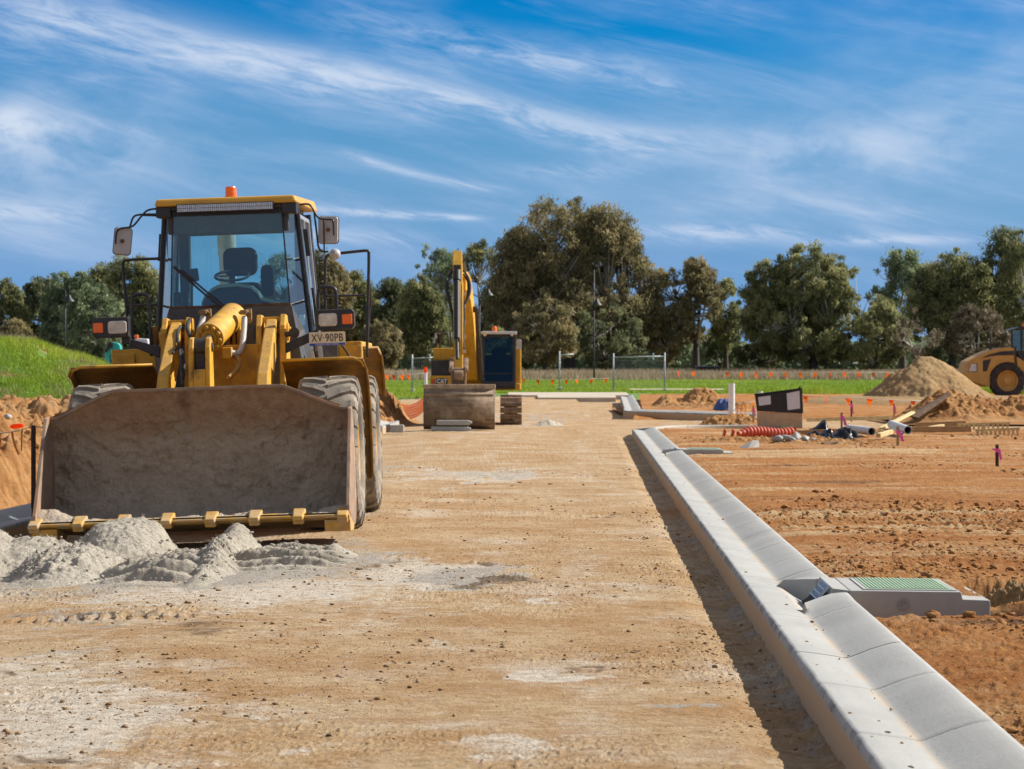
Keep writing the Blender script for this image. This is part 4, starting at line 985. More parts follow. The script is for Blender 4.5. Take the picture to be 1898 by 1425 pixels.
# far woods behind everything
r = np.random.default_rng(77); n = 52000
x = r.uniform(-170, 170, n); d = r.uniform(560, 640, n); zt = 7.5 + 3.5 * fbm(x * .03, d * 0, 4, 120) + 1.5 * fbm(x * .2, d * .02, 3, 121)
z = float(tz(560)) + r.random(n) ** .8 * zt
P = np.stack([x, d, z], -1); dr_ = r.normal(size=(n, 3)); dr_ /= np.linalg.norm(dr_, axis=1)[:, None]; sd_ = np.cross(dr_, r.normal(size=(n, 3))); sd_ /= np.linalg.norm(sd_, axis=1)[:, None]
l_ = r.uniform(.6, 1.5, n)[:, None]
V = np.stack([P - dr_ * l_, P + sd_ * l_ * .6, P + dr_ * l_, P - sd_ * l_ * .6], 1).reshape(-1, 3)
tag(mesh_np('far_woods', V, np.arange(4 * n).reshape(-1, 4), LM['grey'], attrs={'tint': np.repeat(np.clip(.4 + .5 * fbm(x * .1, z * .3, 3, 122), 0, 1), 4)}), kind='stuff')
# ------------------------------------------------------------------ wheel loader
XR, YR, ZR, TH = -2.97, 25.0, -.045, R(2.0)
CT, ST = math.cos(TH), math.sin(TH)
def LP(px, py, yl):
    X, D, Z = W(px, py, YR + yl); X -= XR; Z -= ZR
    return Vector((X * CT + Z * ST, yl, -X * ST + Z * CT))
L = thing('wheel_loader', 'big yellow wheel loader with a dusty wide bucket, facing the camera on the road', 'wheel loader', (XR, YR, ZR))
L.rotation_euler = (0, -TH, 0)
def text_mb(txt, h, depth=.004, xs=1.0, bold=0.0, spacing=1.0):
    cu = bpy.data.curves.new('lettering', 'FONT'); cu.body = txt; cu.size = h; cu.extrude = depth; cu.align_x = 'CENTER'; cu.align_y = 'CENTER'; cu.offset = bold; cu.space_character = spacing
    o = bpy.data.objects.new('lettering', cu); COL.objects.link(o)
    dg = bpy.context.evaluated_depsgraph_get(); me = bpy.data.meshes.new_from_object(o.evaluated_get(dg))
    mb = MB(); mb.add([(v.co.x * xs, v.co.y, v.co.z) for v in me.vertices], [tuple(p.vertices) for p in me.polygons])
    bpy.data.objects.remove(o); bpy.data.curves.remove(cu); bpy.data.meshes.remove(me)
    return mb
def fit(mb, w, h):
    xs_ = [v[0] for v in mb.v]; ys_ = [v[1] for v in mb.v]; cx_, cy_ = (min(xs_) + max(xs_)) / 2, (min(ys_) + max(ys_)) / 2
    a, b_ = w / (max(xs_) - min(xs_)), h / (max(ys_) - min(ys_))
    mb.v = [((v[0] - cx_) * a, (v[1] - cy_) * b_, v[2]) for v in mb.v]; return mb
def rbox(w, h, r, n=5):
    """rounded rectangle outline (x,z)"""
    pts = []
    for cx_, cz_, a0 in ((w/2-r, h/2-r, 0), (-w/2+r, h/2-r, 90), (-w/2+r, -h/2+r, 180), (w/2-r, -h/2+r, 270)):
        for k in range(n): a = R(a0 + 90 * k / (n - 1)); pts.append((cx_ + r * math.cos(a), cz_ + r * math.sin(a)))
    return pts
# --- bucket
mbk, g, b = new_mat('caked_bucket_steel')
tcb = g.n('ShaderNodeTexCoord').outputs['Object']; sz = g.n('ShaderNodeSeparateXYZ'); g.link(tcb, sz.inputs[0])
n1 = g.noise(tcb, 2.2, 7, .65); n2 = g.noise(tcb, 9, 7, .7); n3 = g.noise(tcb, 40, 5, .7); nb = g.noise(g.mapv(tcb, (1, 1, 1), (5, 2, 9)), 1.6, 4, .6)
c = g.mix(g.ramp(n1, .35, .65), (.56, .44, .32), (.70, .57, .43))
c = g.mix(g.m('MULTIPLY', g.ramp(n2, .45, .7), .5), c, (.33, .25, .18))
# bare rusty steel towards the rim, caked grey sand on the floor
hgt = g.m('ADD', sz.outputs[2], g.m('MULTIPLY', g.m('SUBTRACT', n1, .5), 1.1))
c = g.mix(g.m('MULTIPLY', g.ramp(hgt, .92, 1.35), .8), c, g.mix(g.ramp(n2, .35, .65), (.36, .17, .08), (.52, .32, .18)))
c = g.mix(g.m('MULTIPLY', g.ramp(nb, .60, .70), .55), c, (.11, .065, .04))
c = g.mix(g.m('MULTIPLY', g.ramp(g.m('ADD', sz.outputs[2], g.m('MULTIPLY', g.m('SUBTRACT', n2, .5), .5)), .42, .18), .85), c, (.50, .46, .39))
c = g.mix(g.m('MULTIPLY', g.ramp(n3, .58, .72), .4), c, (.09, .075, .06))
g.link(c, b.inputs['Base Color']); b.inputs['Roughness'].default_value = .9; b.inputs['Specular IOR Level'].default_value = .2
g.link(g.bump(g.m('ADD', g.noise(tcb, 18, 8, .7), g.m('MULTIPLY', n2, 1.6)), 1.0, .045), b.inputs['Normal']); M['bucket'] = mbk
prof = np.array([(0, .30), (.22, .25), (.45, .205), (.72, .165), (.92, .175), (1.07, .25), (1.16, .40), (1.19, .62), (1.175, .86), (1.10, 1.08), (.985, 1.27), (.87, 1.49)])
seg = np.hypot(*np.diff(prof, axis=0).T); cum = np.concatenate([[0], np.cumsum(seg)])
def smooth_prof(s):
    y = np.interp(s, cum, prof[:, 0]); z = np.interp(s, cum, prof[:, 1]); return y, z
ns, nx_ = 110, 240
xs = np.linspace(-1.44, 1.44, nx_)
send = np.interp(np.abs(xs), [0, .82, 1.40, 1.44], [cum[-1], cum[-1], cum[-2] - .02, cum[-2] - .03])
SS = np.linspace(0, 1, ns)[:, None] * send[None, :]
YY, ZZ = smooth_prof(SS)
for _ in range(3):                                                    # soften the rolled heel
    YY[1:-1] = (YY[:-2] + 2 * YY[1:-1] + YY[2:]) / 4; ZZ[1:-1] = (ZZ[:-2] + 2 * ZZ[1:-1] + ZZ[2:]) / 4
XX = np.repeat(xs[None], ns, 0)
frac = SS / cum[-1]
cake = .5 + .5 * sstep(-.1, .3, fbm(XX * 1.3, SS * 1.7, 4, 140))
dsp = .045 * cake * np.abs(fbm(XX * 4.0, SS * 6, 5, 141, .62)) + .016 * fbm(XX * 14, SS * 16, 4, 142, .65)
dsp += .020 * sstep(.0, .05, fbm(XX * 2.0, SS * 3.2, 5, 145, .6)) + .014 * sstep(.08, .12, fbm(XX * 4.2, SS * 5.5, 4, 146, .6))
crack = np.clip(1 - np.abs(fbm(XX * 1.2, SS * 1.9, 4, 143)) * 26, 0, 1); dsp -= .010 * crack * sstep(.4, .9, cake)
dsp *= sstep(1.0, .86, frac / (send[None] / cum[-1])) * sstep(0, .06, frac)
lump = .17 * np.exp(-((XX + 1.44) / .30) ** 2) * np.exp(-((SS - .45) / .55) ** 2) + .10 * np.exp(-((XX - 1.44) / .28) ** 2) * np.exp(-((SS - .40) / .45) ** 2) + .035 * np.exp(-((SS - .6) / .5) ** 2) * (.7 + .5 * fbm(XX * 2, SS * 2, 3, 144))
gy_, gz_ = np.gradient(YY, axis=0), np.gradient(ZZ, axis=0); ln = np.hypot(gy_, gz_) + 1e-9
ny_, nz_ = -gz_ / ln, gy_ / ln                                        # towards the mouth
lump *= sstep(.02, .2, SS)
YY = YY + ny_ * (dsp + lump); ZZ = ZZ + nz_ * (dsp + lump)
bk = mesh_np('bucket', np.stack([XX, YY, ZZ], -1).reshape(-1, 3), grid_quads(ns, nx_), M['bucket'], L, smooth=True)
# outside shell
so = np.linspace(0, 1, 30)[:, None] * send[None, ::8]; Yo, Zo = smooth_prof(so); xo = np.repeat(xs[None, ::8], 30, 0)
gy_, gz_ = np.gradient(Yo, axis=0), np.gradient(Zo, axis=0); ln = np.hypot(gy_, gz_)
Yo = Yo + gz_ / ln * .035; Zo = Zo - gy_ / ln * .035
M['bucket_out'] = pbr('worn_bucket_outside', (.30, .17, .05), .8, var=.4, scale=5, dust=.6, dcol=(.24, .17, .11))
mesh_np('outer_shell', np.stack([xo, Yo, Zo], -1).reshape(-1, 3), grid_quads(30, xo.shape[1]), M['bucket_out'], bk, smooth=True)
M['bucket_side'] = pbr('rust_streaked_plate', (.25, .175, .125), .85, var=.35, scale=6, dust=.65, dcol=(.34, .17, .075))
mb = MB()
side = [(.02, .27), (.05, .36), (.84, 1.25), (.99, 1.27), (1.13, 1.08), (1.205, .86), (1.22, .62), (1.19, .39), (1.09, .23), (.93, .145), (.72, .135), (.42, .17)]
for x0, x1 in ((1.44, 1.475), (-1.475, -1.44)):
    mb = MB(); mb.prism(side, 'x', x0, x1); mb.build('side_plate', M['bucket_side'], bk, bevel=.006)
mb = MB()
tops = [(x, *[float(q[0]) for q in smooth_prof(np.array([s]))]) for x, s in zip([-1.44, -1.36, -.82, .82, 1.36, 1.44], [cum[-2]-.03, cum[-2]-.02, cum[-1], cum[-1], cum[-2]-.02, cum[-2]-.03])]
for a, c_ in zip(tops[:-1], tops[1:]): mb.bar(a, c_, .05, .03)
mb.build('rim_bar', M['bucket_side'], bk, bevel=.004)
M['tooth'] = pbr('worn_yellow_adapter', (.50, .27, .035), .55, var=.25, scale=9, dust=.75, dcol=(.36, .30, .22), up=.5)
mb = MB(); mb.prism([(-.045, .262), (-.045, .282), (.20, .30), (.20, .235), (.04, .232)], 'x', -1.475, 1.475)
mb.build('cutting_edge', M['tooth'], bk, bevel=.006)
mb = MB()
for x in (-1.36, 1.36): mb = MB(); mb.prism([(-.01, .235), (.20, .235), (.55, .165), (.60, .12), (.45, .105), (.02, .125)], 'x', x - .12, x + .12); mb.build('wear_plate', M['tooth'], bk, bevel=.006)
for k in range(8):
    x = LP(64 + 81.6 * k, 960, 0).x; mb = MB(); w = .062
    mb.hexa([(x - w * .8, -.13, .245), (x + w * .8, -.13, .245), (x + w, .18, .285), (x - w, .18, .285)], [(x - w * .75, -.125, .285), (x + w * .75, -.125, .285), (x + w, .17, .345), (x - w, .17, .345)])
    mb.box(x - w * .8, x + w * .8, -.06, .12, .205, .262)
    mb.build('bucket_tooth', M['tooth'], bk, bevel=.012)
# --- wheels
def tyre_profile(w, r):
    return [(-w*.36, r*.56), (-w*.47, r*.62), (-w*.50, r*.74), (-w*.485, r*.87), (-w*.44, r*.935), (-w*.36, r*.957), (-w*.18, r*.965), (0, r*.968), (w*.18, r*.965), (w*.36, r*.957), (w*.44, r*.935), (w*.485, r*.87), (w*.50, r*.74), (w*.47, r*.62), (w*.36, r*.56)]
def wheel(parent, c, r, w, mt, mr, nl=22, side=1, hub=True):
    root = bpy.data.objects.new('wheel', None); COL.objects.link(root); root.parent = parent; root.location = c
    t = MB(); t.lathe(tyre_profile(w, r), 56, 'x')
    ty = t.build('tyre', mt, root, smooth=50)
    lg = MB()
    for k in range(nl):
        for s in (-1, 1):
            a0 = 2 * PI * (k + (.5 if s > 0 else 0)) / nl
            rows = []
            for (xx, da, ri, ro) in ((.02*w, .17, .955, 1.0), (.22*w, .07, .955, 1.0), (.40*w, 0, .945, .990), (.47*w, -.01, .90, .955), (.505*w, -.015, .80, .86)):
                hw_ = .058
                rows.append([(s*xx, (a0 + da - hw_), r*ri), (s*xx, (a0 + da + hw_), r*ri), (s*xx, (a0 + da + hw_*.8), r*ro), (s*xx, (a0 + da - hw_*.8), r*ro)])
            vs = [(x, rr * math.cos(a), rr * math.sin(a)) for row in rows for (x, a, rr) in row]
            m = len(rows); fs = [(i*4 + j, i*4 + (j+1) % 4, (i+1)*4 + (j+1) % 4, (i+1)*4 + j) for i in range(m-1) for j in range(4)] + [(0,1,2,3), tuple(range((m-1)*4, m*4))]
            lg.add(vs, fs)
    lg.build('tread_lugs', mt, root)
    q = MB(); s = side
    q.lathe([(s*w*.40, r*.58), (s*w*.43, r*.56), (s*w*.41, r*.53), (s*w*.25, r*.51), (s*w*.10, r*.47), (s*w*.08, r*.34), (s*w*.14, r*.32), (s*w*.15, r*.22), (s*w*.30, r*.20), (s*w*.32, r*.15), (s*w*.32, 0)], 40, 'x')
    rm = q.build('rim', mr, root, smooth=35)
    if hub:
        bt = MB()
        for k in range(16):
            a = 2*PI*k/16; p = Vector((s*w*.10, r*.40*math.cos(a), r*.40*math.sin(a))); bt.cyl(p, p + Vector((s*.03, 0, 0)), .018, 6)
        bt.build('wheel_nuts', mr, root)
    return root
M['rim'] = pbr('dusty_yellow_rim', (.50, .28, .06), .6, var=.3, scale=6, dust=.5, dcol=(.34, .17, .07))
RT = .79
wh = {}
for s in (1, -1):
    w0 = wheel(L, (s * 1.15, 2.60, RT - .01), RT, .62, M['tyre'], M['rim'], side=s)
    w1 = copy_tree(w0, L); w1.location = (s * 1.16, 5.95, RT - .01); w1.rotation_euler = (.11, 0, 0)
# --- front frame, axle, lift arms
mb = MB()
mb.box(-.36, .36, 2.2, 4.3, .55, 1.30)
mb.cyl((-.80, 2.6, .78), (.80, 2.6, .78), .21, 20)
mb.box(-.33, .38, 3.32, 3.42, 1.15, 1.93)
mb.box(-.62, .62, 3.30, 3.9, 1.25, 1.42)
fr = mb.build('front_frame', M['yellow'], L, bevel=.012, smooth=35)
for x0, x1 in ((-.655, -.595), (-.405, -.345), (.345, .405), (.595, .655)):
    mb = MB(); mb.prism([(3.05, 1.15), (4.15, 1.15), (4.0, 1.6), (3.86, 2.12), (3.76, 2.23), (3.55, 2.24), (3.42, 2.12), (3.28, 1.7)], 'x', x0, x1)
    mb.build('tower_plate', M['yellow'], fr, bevel=.01)
for s in (-1, 1):
    mb = MB(); mb.box(*sorted((s*.595, s*.405)), 3.56, 3.74, 2.16, 2.215)
    mb.cyl((s*.33, 3.60, 2.05), (s*.70, 3.60, 2.05), .055, 16); mb.cyl((s*.655, 3.60, 2.05), (s*.68, 3.60, 2.05), .095, 18)
    mb.box(s*.64 - .03, s*.64 + .03, 3.38, 3.44, 1.9, 2.08)
    mb.build('pivot_cap', M['yellow'], fr, bevel=.006)
for s in (-1, 1):
    mb = MB()
    arm = [(3.72, 2.06), (3.66, 2.17), (3.52, 2.19), (3.05, 2.0), (2.3, 1.62), (1.75, 1.12), (1.42, .62), (1.28, .46), (1.22, .34), (1.36, .28), (1.52, .36), (1.75, .72), (2.15, 1.12), (2.7, 1.45), (3.4, 1.86), (3.62, 1.95)]
    mb.prism(arm, 'x', s*.505 - .058, s*.505 + .058)
    a_ = mb.build('lift_arm', M['yellow'], L, bevel=.014)
    mb = MB(); mb.cyl((s*.505, 3.3, 1.05), (s*.505, 2.55, 1.25), .085, 16); mb.cyl((s*.505, 2.6, 1.24), (s*.505, 2.0, 1.36), .045, 12)
    mb.build('lift_cylinder', M['yellow_dirty_shade'], a_, smooth=35)
mb = MB(); mb.tube([(-.505, 2.25, 1.32), (.505, 2.25, 1.32)], .13, 18); mb.build('cross_tube', M['yellow'], L, smooth=35)
# paint gloss strip and decal on the right arm
# --- tilt cylinder and bellcrank
cA = LP(388, 626, 2.95); cB = LP(432, 585, 3.85); ax = (cB - cA).normalized()
mb = MB(); mb.cyl(cA, cA + ax * .11, .150, 28); mb.cyl(cA + ax * .11, cB, .142, 28); mb.cyl(cA - ax * .03, cA, .085, 20)
tcy = mb.build('tilt_cylinder', M['yellow'], L, bevel=.006, smooth=35)
mb = MB(); u = ax.cross(Vector((0, 0, 1))).normalized(); v = ax.cross(u)
for k in range(10):
    a = 2*PI*k/10 + .2; p = cA + (u * math.cos(a) + v * math.sin(a)) * .115; mb.cyl(p - ax * .035, p + ax * .01, .021, 8)
mb.build('flange_bolts', M['yellow'], tcy)
eye = LP(372, 644, 2.42)
mb = MB(); mb.cyl(cA, eye, .048, 16); mb.cyl(eye - Vector((.06, 0, 0)), eye + Vector((.06, 0, 0)), .10, 20)
mb.build('rod', M['dark_grease'], tcy, smooth=35)
bx_ = eye.x
for s in (-1, 1):
    mb = MB(); ez = eye.z
    mb.prism([(2.52, ez + .07), (2.45, ez + .11), (2.34, ez + .09), (2.28, ez), (2.20, 1.45), (1.80, 1.0), (1.55, .62), (1.66, .52), (1.95, .75), (2.42, 1.15), (2.55, 1.5), (2.54, ez - .05)], 'x', bx_ + s*.085 - .026, bx_ + s*.085 + .026)
    mb.build('bellcrank_plate', M['yellow'], L, bevel=.012)
mb = MB(); mb.prism([(2.40, 1.66), (2.30, 1.66), (2.21, 1.45), (1.85, 1.0), (2.4, 1.15), (2.50, 1.5)], 'x', bx_ - .055, bx_ + .055); mb.cyl((bx_ - .13, 2.42, ez), (bx_ + .13, 2.42, ez), .045, 16)
mb.box(bx_ - .056, bx_ + .056, 2.34, 2.46, 1.60, ez - .06)
mb.build('bellcrank_core', M['dark_grease'], L, bevel=.01)
mb = MB(); mb.prism([(2.255, 1.68), (2.235, 1.68), (2.19, 1.45), (1.79, 1.0), (1.85, .95), (2.24, 1.42)], 'x', bx_ - .06, bx_ + .06)
mb.build('bellcrank_web', M['yellow'], L, bevel=.008)
# pipes and hoses
def ltube(name, pts, r, mat, parent=L, n=10, sm=3):
    P = [Vector(p) for p in pts]
    for _ in range(sm):
        Q = [P[0]]
        for a, b_ in zip(P[:-1], P[1:]): Q += [a * .75 + b_ * .25, a * .25 + b_ * .75]
        P = Q + [P[-1]]
    mb = MB(); mb.tube(P, r, n); return mb.build(name, mat, parent, smooth=180)
ltube('grey_pipe', [LP(453, 588, 3.5), LP(452, 612, 3.4), LP(449, 645, 3.25), LP(441, 657, 3.2), LP(424, 652, 3.15)], .032, M['pipe_grey'])
ltube('grey_pipe', [LP(377, 586, 3.6), LP(374, 600, 3.55), LP(369, 612, 3.4)], .032, M['pipe_grey'])
for a in ((453, 583, 3.5), (378, 583, 3.6)):
    p = LP(*a); mb = MB(); mb.cyl(p, p + Vector((0, 0, .05)), .05, 14); mb.box(p.x - .06, p.x + .06, p.y - .03, p.y + .03, p.z + .01, p.z + .035); mb.box(p.x + .02, p.x + .075, p.y, p.y + .06, p.z - .10, p.z + .06)
    mb.build('pipe_clamp', M['yellow_dirty_shade'], L, bevel=.006, smooth=35)
p = LP(421, 654, 3.12); mb = MB(); mb.box(p.x - .05, p.x + .05, p.y - .04, p.y + .10, p.z - .06, p.z + .06); mb.build('valve_block', M['yellow'], L, bevel=.012)
mb = MB()
for px in (424, 434, 443):
    q = LP(px, 588, 3.72); mb.prism([(3.6, q.z - .30), (3.95, q.z - .3), (3.85, q.z + .03), (3.7, q.z + .05), (3.62, q.z - .02)], 'x', q.x - .018, q.x + .018)
mb.build('bracket_plates', M['yellow'], L, bevel=.008)
ltube('hose', [LP(335, 605, 3.35), LP(328, 616, 3.2), LP(331, 640, 2.9), LP(335, 665, 2.6), LP(338, 712, 2.2)], .016, M['rubber'])
ltube('hose', [LP(320, 655, 2.75), LP(330, 640, 2.85), LP(342, 660, 2.7), LP(340, 700, 2.4)], .013, M['rubber'])
ltube('hose', [LP(352, 592, 3.5), LP(346, 606, 3.3), LP(352, 622, 3.1), LP(358, 640, 2.95)], .02, M['rubber'])
ltube('hose', [LP(437, 660, 3.2), LP(446, 670, 3.0), LP(438, 688, 2.8), LP(424, 700, 2.6)], .025, M['yellow_dirty_shade'])
ltube('hose', [LP(474, 628, 3.4), LP(470, 610, 3.42), LP(478, 598, 3.5)], .018, M['rubber'])
# knob and cap on the right tower, lubricator on the left
p = LP(545, 616, 3.35); mb = MB(); mb.cyl(p, p + Vector((.0, .09, 0)), .055, 14); mb.cyl(p + Vector((-.1, .04, -.02)), p + Vector((0, .04, 0)), .03, 10); mb.build('filler_cap', M['dark_grease'], L, bevel=.006)
p = LP(286, 622, 3.7); mb = MB(); mb.cyl(p - Vector((0, 0, .10)), p + Vector((0, 0, .10)), .045, 12); mb.box(p.x - .06, p.x + .08, p.y - .03, p.y + .06, p.z - .17, p.z - .11); mb.build('lubricator', M['yellow_dirty_shade'], L, bevel=.008)
# --- front fenders
def fender(s, ay, rad, a0, a1, x0, x1, name, mat, lip=True):
    mb = MB(); n = 22; A = np.linspace(R(a0), R(a1), n)
    arc = [(ay - rad * math.cos(a), RT + rad * math.sin(a)) for a in A]
    mb.strip([(s * x0, y, z) for y, z in arc], [(s * x1, y, z - .0) for y, z in arc])
    if lip:
        arc2 = [(ay - (rad - .09) * math.cos(a), RT + (rad - .09) * math.sin(a)) for a in A]
        mb.strip([(s * x1, y, z) for y, z in arc], [(s * (x1 + .035), y, z) for y, z in arc2])
    return mb.build(name, mat, L, smooth=60, solid=.014)
for s in (1, -1):
    fender(s, 2.62, .955, 93, 200, .66, 1.50, 'front_fender', M['yellow_dirty_shade'])
    mb = MB(); a = R(93); y, z = 2.62 - .955 * math.cos(a), RT + .955 * math.sin(a); mb.tube([(s*.66, y, z), (s*1.40, y, z), (s*1.48, y + .02, z - .03), (s*1.515, y + .06, z - .09)], .016, 8)
    mb.build('fender_lip', M['yellow'], L, smooth=180)
    fender(s, 5.97, 1.10, 80, 150, .70, 1.50, 'rear_fender', M['yellow_dirty_shade'])
# --- rear frame, hood, platforms
mb = MB()
mb.box(-.45, .45, 4.25, 8.0, .55, 1.25)
mb.cyl((-.8, 5.95, .78), (.8, 5.95, .78), .21, 20)
mb.build('rear_frame', M['yellow_dirty_shade'], L, bevel=.015, smooth=35)
mb = MB(); mb.prism([(5.85, 1.2), (8.1, 1.2), (8.15, 1.75), (8.0, 2.02), (7.6, 2.10), (5.85, 2.16)], 'x', -.66, .66)
mb.build('engine_hood', M['yellow'], L, bevel=.05)
mb = MB(); mb.prism([(7.6, .6), (8.45, .6), (8.5, 1.2), (8.2, 1.5), (7.6, 1.5)], 'x', -1.05, 1.05); mb.build('counterweight', M['yellow'], L, bevel=.04)
for s in (1, -1):
    mb = MB(); mb.prism([(4.75, 1.45), (4.80, 1.45), (4.80, 1.88), (6.95, 1.88), (6.95, 1.94), (4.75, 1.94)], 'x', s*.68, s*1.38)
    mb.box(*sorted((s*1.12, s*1.38)), 4.73, 4.95, 1.42, 1.90)
    pf = mb.build('side_platform', M['yellow'], L, bevel=.015)
    mb = MB(); mb.box(*sorted((s*.72, s*1.12)), 4.78, 5.35, 1.30, 1.93); mb.build('platform_locker', M['yellow'], pf, bevel=.015)
    mb = MB()                                                          # steps below the platform
    for z in (.55, .85, 1.15): mb.box(*sorted((s*.85, s*1.25)), 4.35, 4.6, z, z + .04)
    for x in (.86, 1.24): mb.box(*sorted((s*x - .015, s*x + .015)), 4.45, 4.5, .5, 1.5)
    mb.build('steps', M['black'], pf)
# --- cab
Z0, ZT = 2.37, 3.37
gw = [Vector((-.645, 4.25, Z0)), Vector((.645, 4.25, Z0)), Vector((.59, 4.25, ZT)), Vector((-.59, 4.25, ZT))]
def quad(mb, pts): mb.add(pts, [tuple(range(len(pts)))]); return mb
cab = thing('cab', None, None); del_ = None
cab.parent = L
qd = MB(); quad(qd, gw); qd.build('windscreen', M['glass_cab'], cab, fixn=False)
for s in (1, -1):
    mb = MB(); quad(mb, [Vector((s*.645, 4.25, Z0)), Vector((s*.855, 4.62, 1.85)), Vector((s*.725, 4.62, ZT)), Vector((s*.59, 4.25, ZT))]); mb.build('corner_glass', M['glass_side'], cab, fixn=False)
    mb = MB(); quad(mb, [Vector((s*.855, 4.62, 1.85)), Vector((s*.86, 5.92, 1.85)), Vector((s*.745, 5.92, ZT)), Vector((s*.725, 4.62, ZT))]); dr = mb.build('door_glass', M['glass_side'], cab, fixn=False)
    fm = MB()
    for a, c_ in (((s*.862, 4.70, 1.45), (s*.735, 4.70, ZT - .02)), ((s*.865, 5.25, 1.45), (s*.742, 5.25, ZT - .02)), ((s*.867, 5.86, 1.5), (s*.752, 5.86, ZT - .02)), ((s*.735, 4.70, ZT - .03), (s*.752, 5.86, ZT - .03)), ((s*.864, 4.70, 1.85), (s*.867, 5.86, 1.85))):
        fm.bar(a, c_, .045, .03, (s, 0, 0))
    fm.build('door_frame', M['silver'], cab, bevel=.005)
    fm = MB(); fm.bar((s*.885, 4.86, 2.15), (s*.85, 4.86, 2.55), .03, .03, (s, 0, 0)); fm.bar((s*.82, 4.83, 2.9), (s*.795, 4.83, 3.2), .035, .05, (s, 0, 0)); fm.build('door_handle', M['black'], cab, bevel=.006)
for s in (1, -1):
    mb = MB()
    mb.tube([(s*.86, 4.62, 1.35), (s*.857, 4.62, 1.85), (s*.727, 4.62, ZT + .05)], .028, 8)
    mb.build('front_post', M['black'], cab, smooth=35)
    mb = MB(); mb.tube([(s*.865, 5.93, 1.35), (s*.75, 5.93, ZT + .05)], .035, 8)
    mb.build('rear_post', M['black'], cab, smooth=35)
    mb = MB(); mb.bar((s*.645, 4.248, Z0), (s*.59, 4.248, ZT), .016, .014); mb.build('screen_seal', M['black'], cab)
mb = MB(); mb.bar((-.6, 4.25, ZT + .01), (.6, 4.25, ZT + .01), .03, .06)
mb.build('header_bar', M['black'], cab, smooth=35)
mb = MB()                                                             # dark nose under the windscreen and its chamfers
mb.add([(-.66, 4.24, Z0 - .012), (.66, 4.24, Z0 - .012), (.80, 4.30, 1.35), (-.80, 4.30, 1.35), (.862, 4.615, 1.84), (.87, 4.66, 1.35), (-.862, 4.615, 1.84), (-.87, 4.66, 1.35)],
       [(3, 2, 1, 0), (1, 2, 5, 4), (3, 0, 6, 7)])
mb.build('nose_panel', M['grey_panel'], cab, bevel=.01, solid=.02)
mb = MB(); mb.bar((-.655, 4.225, Z0 - .004), (.655, 4.225, Z0 - .004), .02, .022); mb.build('sill_strip', M['wood_dark'], cab)
mb = MB(); mb.box(-.85, .85, 4.66, 5.95, 1.28, 1.42)
for s in (1, -1): mb.box(*sorted((s*.845, s*.872)), 4.66, 5.95, 1.35, 1.86)
mb.box(-.80, .80, 5.92, 5.96, 1.35, 2.05); mb.build('cab_floor', M['grey_panel'], cab, bevel=.01)
mb = MB(); quad(mb, [Vector((-.79, 5.94, 2.05)), Vector((.79, 5.94, 2.05)), Vector((.74, 5.94, ZT - .12)), Vector((-.74, 5.94, ZT - .12))]); mb.build('rear_window', M['glass_cab'], cab, fixn=False)
mb = MB(); mb.box(-.66, .66, 4.30, 4.36, 3.16, 3.40); mb.box(-.74, .74, 5.86, 5.92, 3.22, 3.42)
for s in (1, -1): mb.box(*sorted((s*.60, s*.72)), 5.72, 5.92, 2.0, 3.42)
mb.box(-.70, .70, 4.36, 5.9, 3.38, 3.42)
mb.build('headliner', M['grey_panel'], cab, bevel=.02)
mb = MB()
rf = lambda y, x, z: [(-x, y, z), (x, y, z)]
mb.hexa([(-.77, 4.08, 3.455), (.77, 4.08, 3.455), (.86, 6.05, 3.455), (-.86, 6.05, 3.455)], [(-.745, 4.10, 3.535), (.745, 4.10, 3.535), (.82, 6.02, 3.585), (-.82, 6.02, 3.585)])
mb.build('roof', M['yellow_roof'], cab, bevel=.025)
mb = MB(); mb.box(-.70, .70, 4.16, 5.95, 3.41, 3.458)
for s in (1, -1): mb.box(*sorted((s*.60, s*.76)), 4.13, 4.40, 3.34, 3.458)
mb.build('roof_underside', M['black'], cab, bevel=.01)
bl = MB(); a, c_ = LP(327, 384.5, 4.09), LP(508, 383.5, 4.09); zc = (a.z + c_.z) / 2 - .0
bl.box(a.x, c_.x, 4.06, 4.12, zc - .045, zc + .045); lb = bl.build('light_bar', M['black'], L, bevel=.008)
le = MB()
for k in range(46):
    x0 = a.x + .012 + (c_.x - a.x - .024) * k / 46
    for zz in (-.036, .002): le.box(x0 + .002, x0 + (c_.x - a.x - .024) / 46 - .003, 4.050, 4.062, zc + zz, zc + zz + .034)
le.build('led_lenses', M['led'], lb)
p = LP(428, 356, 4.6); bc = MB(); bc.lathe([(-.02, 0), (-.02, .07), (.0, .07), (.0, .062), (.035, .06), (.037, .064), (.042, .064), (.044, .06), (.080, .06), (.082, .064), (.087, .064), (.09, .058), (.105, .052), (.108, 0)], 24, 'z', (p.x, 4.6, 3.575))
bc.build('beacon', M['amber'], cab, smooth=35)
# interior
ss_ = LP(446, 490, 5.3); mb = MB()
mb.prism(rbox(.38, .32, .09), 'y', 0, .12); mb.xf(Matrix.Translation((LP(445, 485, 5.35).x, 5.33, LP(445, 485, 5.35).z)))
m2 = MB(); m2.prism(rbox(.46, .55, .10), 'y', 0, .12); m2.xf(Matrix.Translation((ss_.x, 5.38, 2.38))); mb.add(m2.v, m2.f)
m2 = MB(); m2.prism(rbox(.50, .52, .08), 'z', 0, .14); m2.xf(Matrix.Translation((ss_.x, 5.15, 2.02))); mb.add(m2.v, m2.f)
mb.box(ss_.x - .2, ss_.x + .2, 5.0, 5.3, 1.42, 2.03)
p = LP(496, 520, 5.15); m2 = MB(); m2.prism(rbox(.15, .36, .06), 'y', 0, .10); m2.xf(Matrix.Translation(p)); mb.add(m2.v, m2.f)
mb.build('driver_seat', M['seat'], cab, bevel=.02, smooth=35)
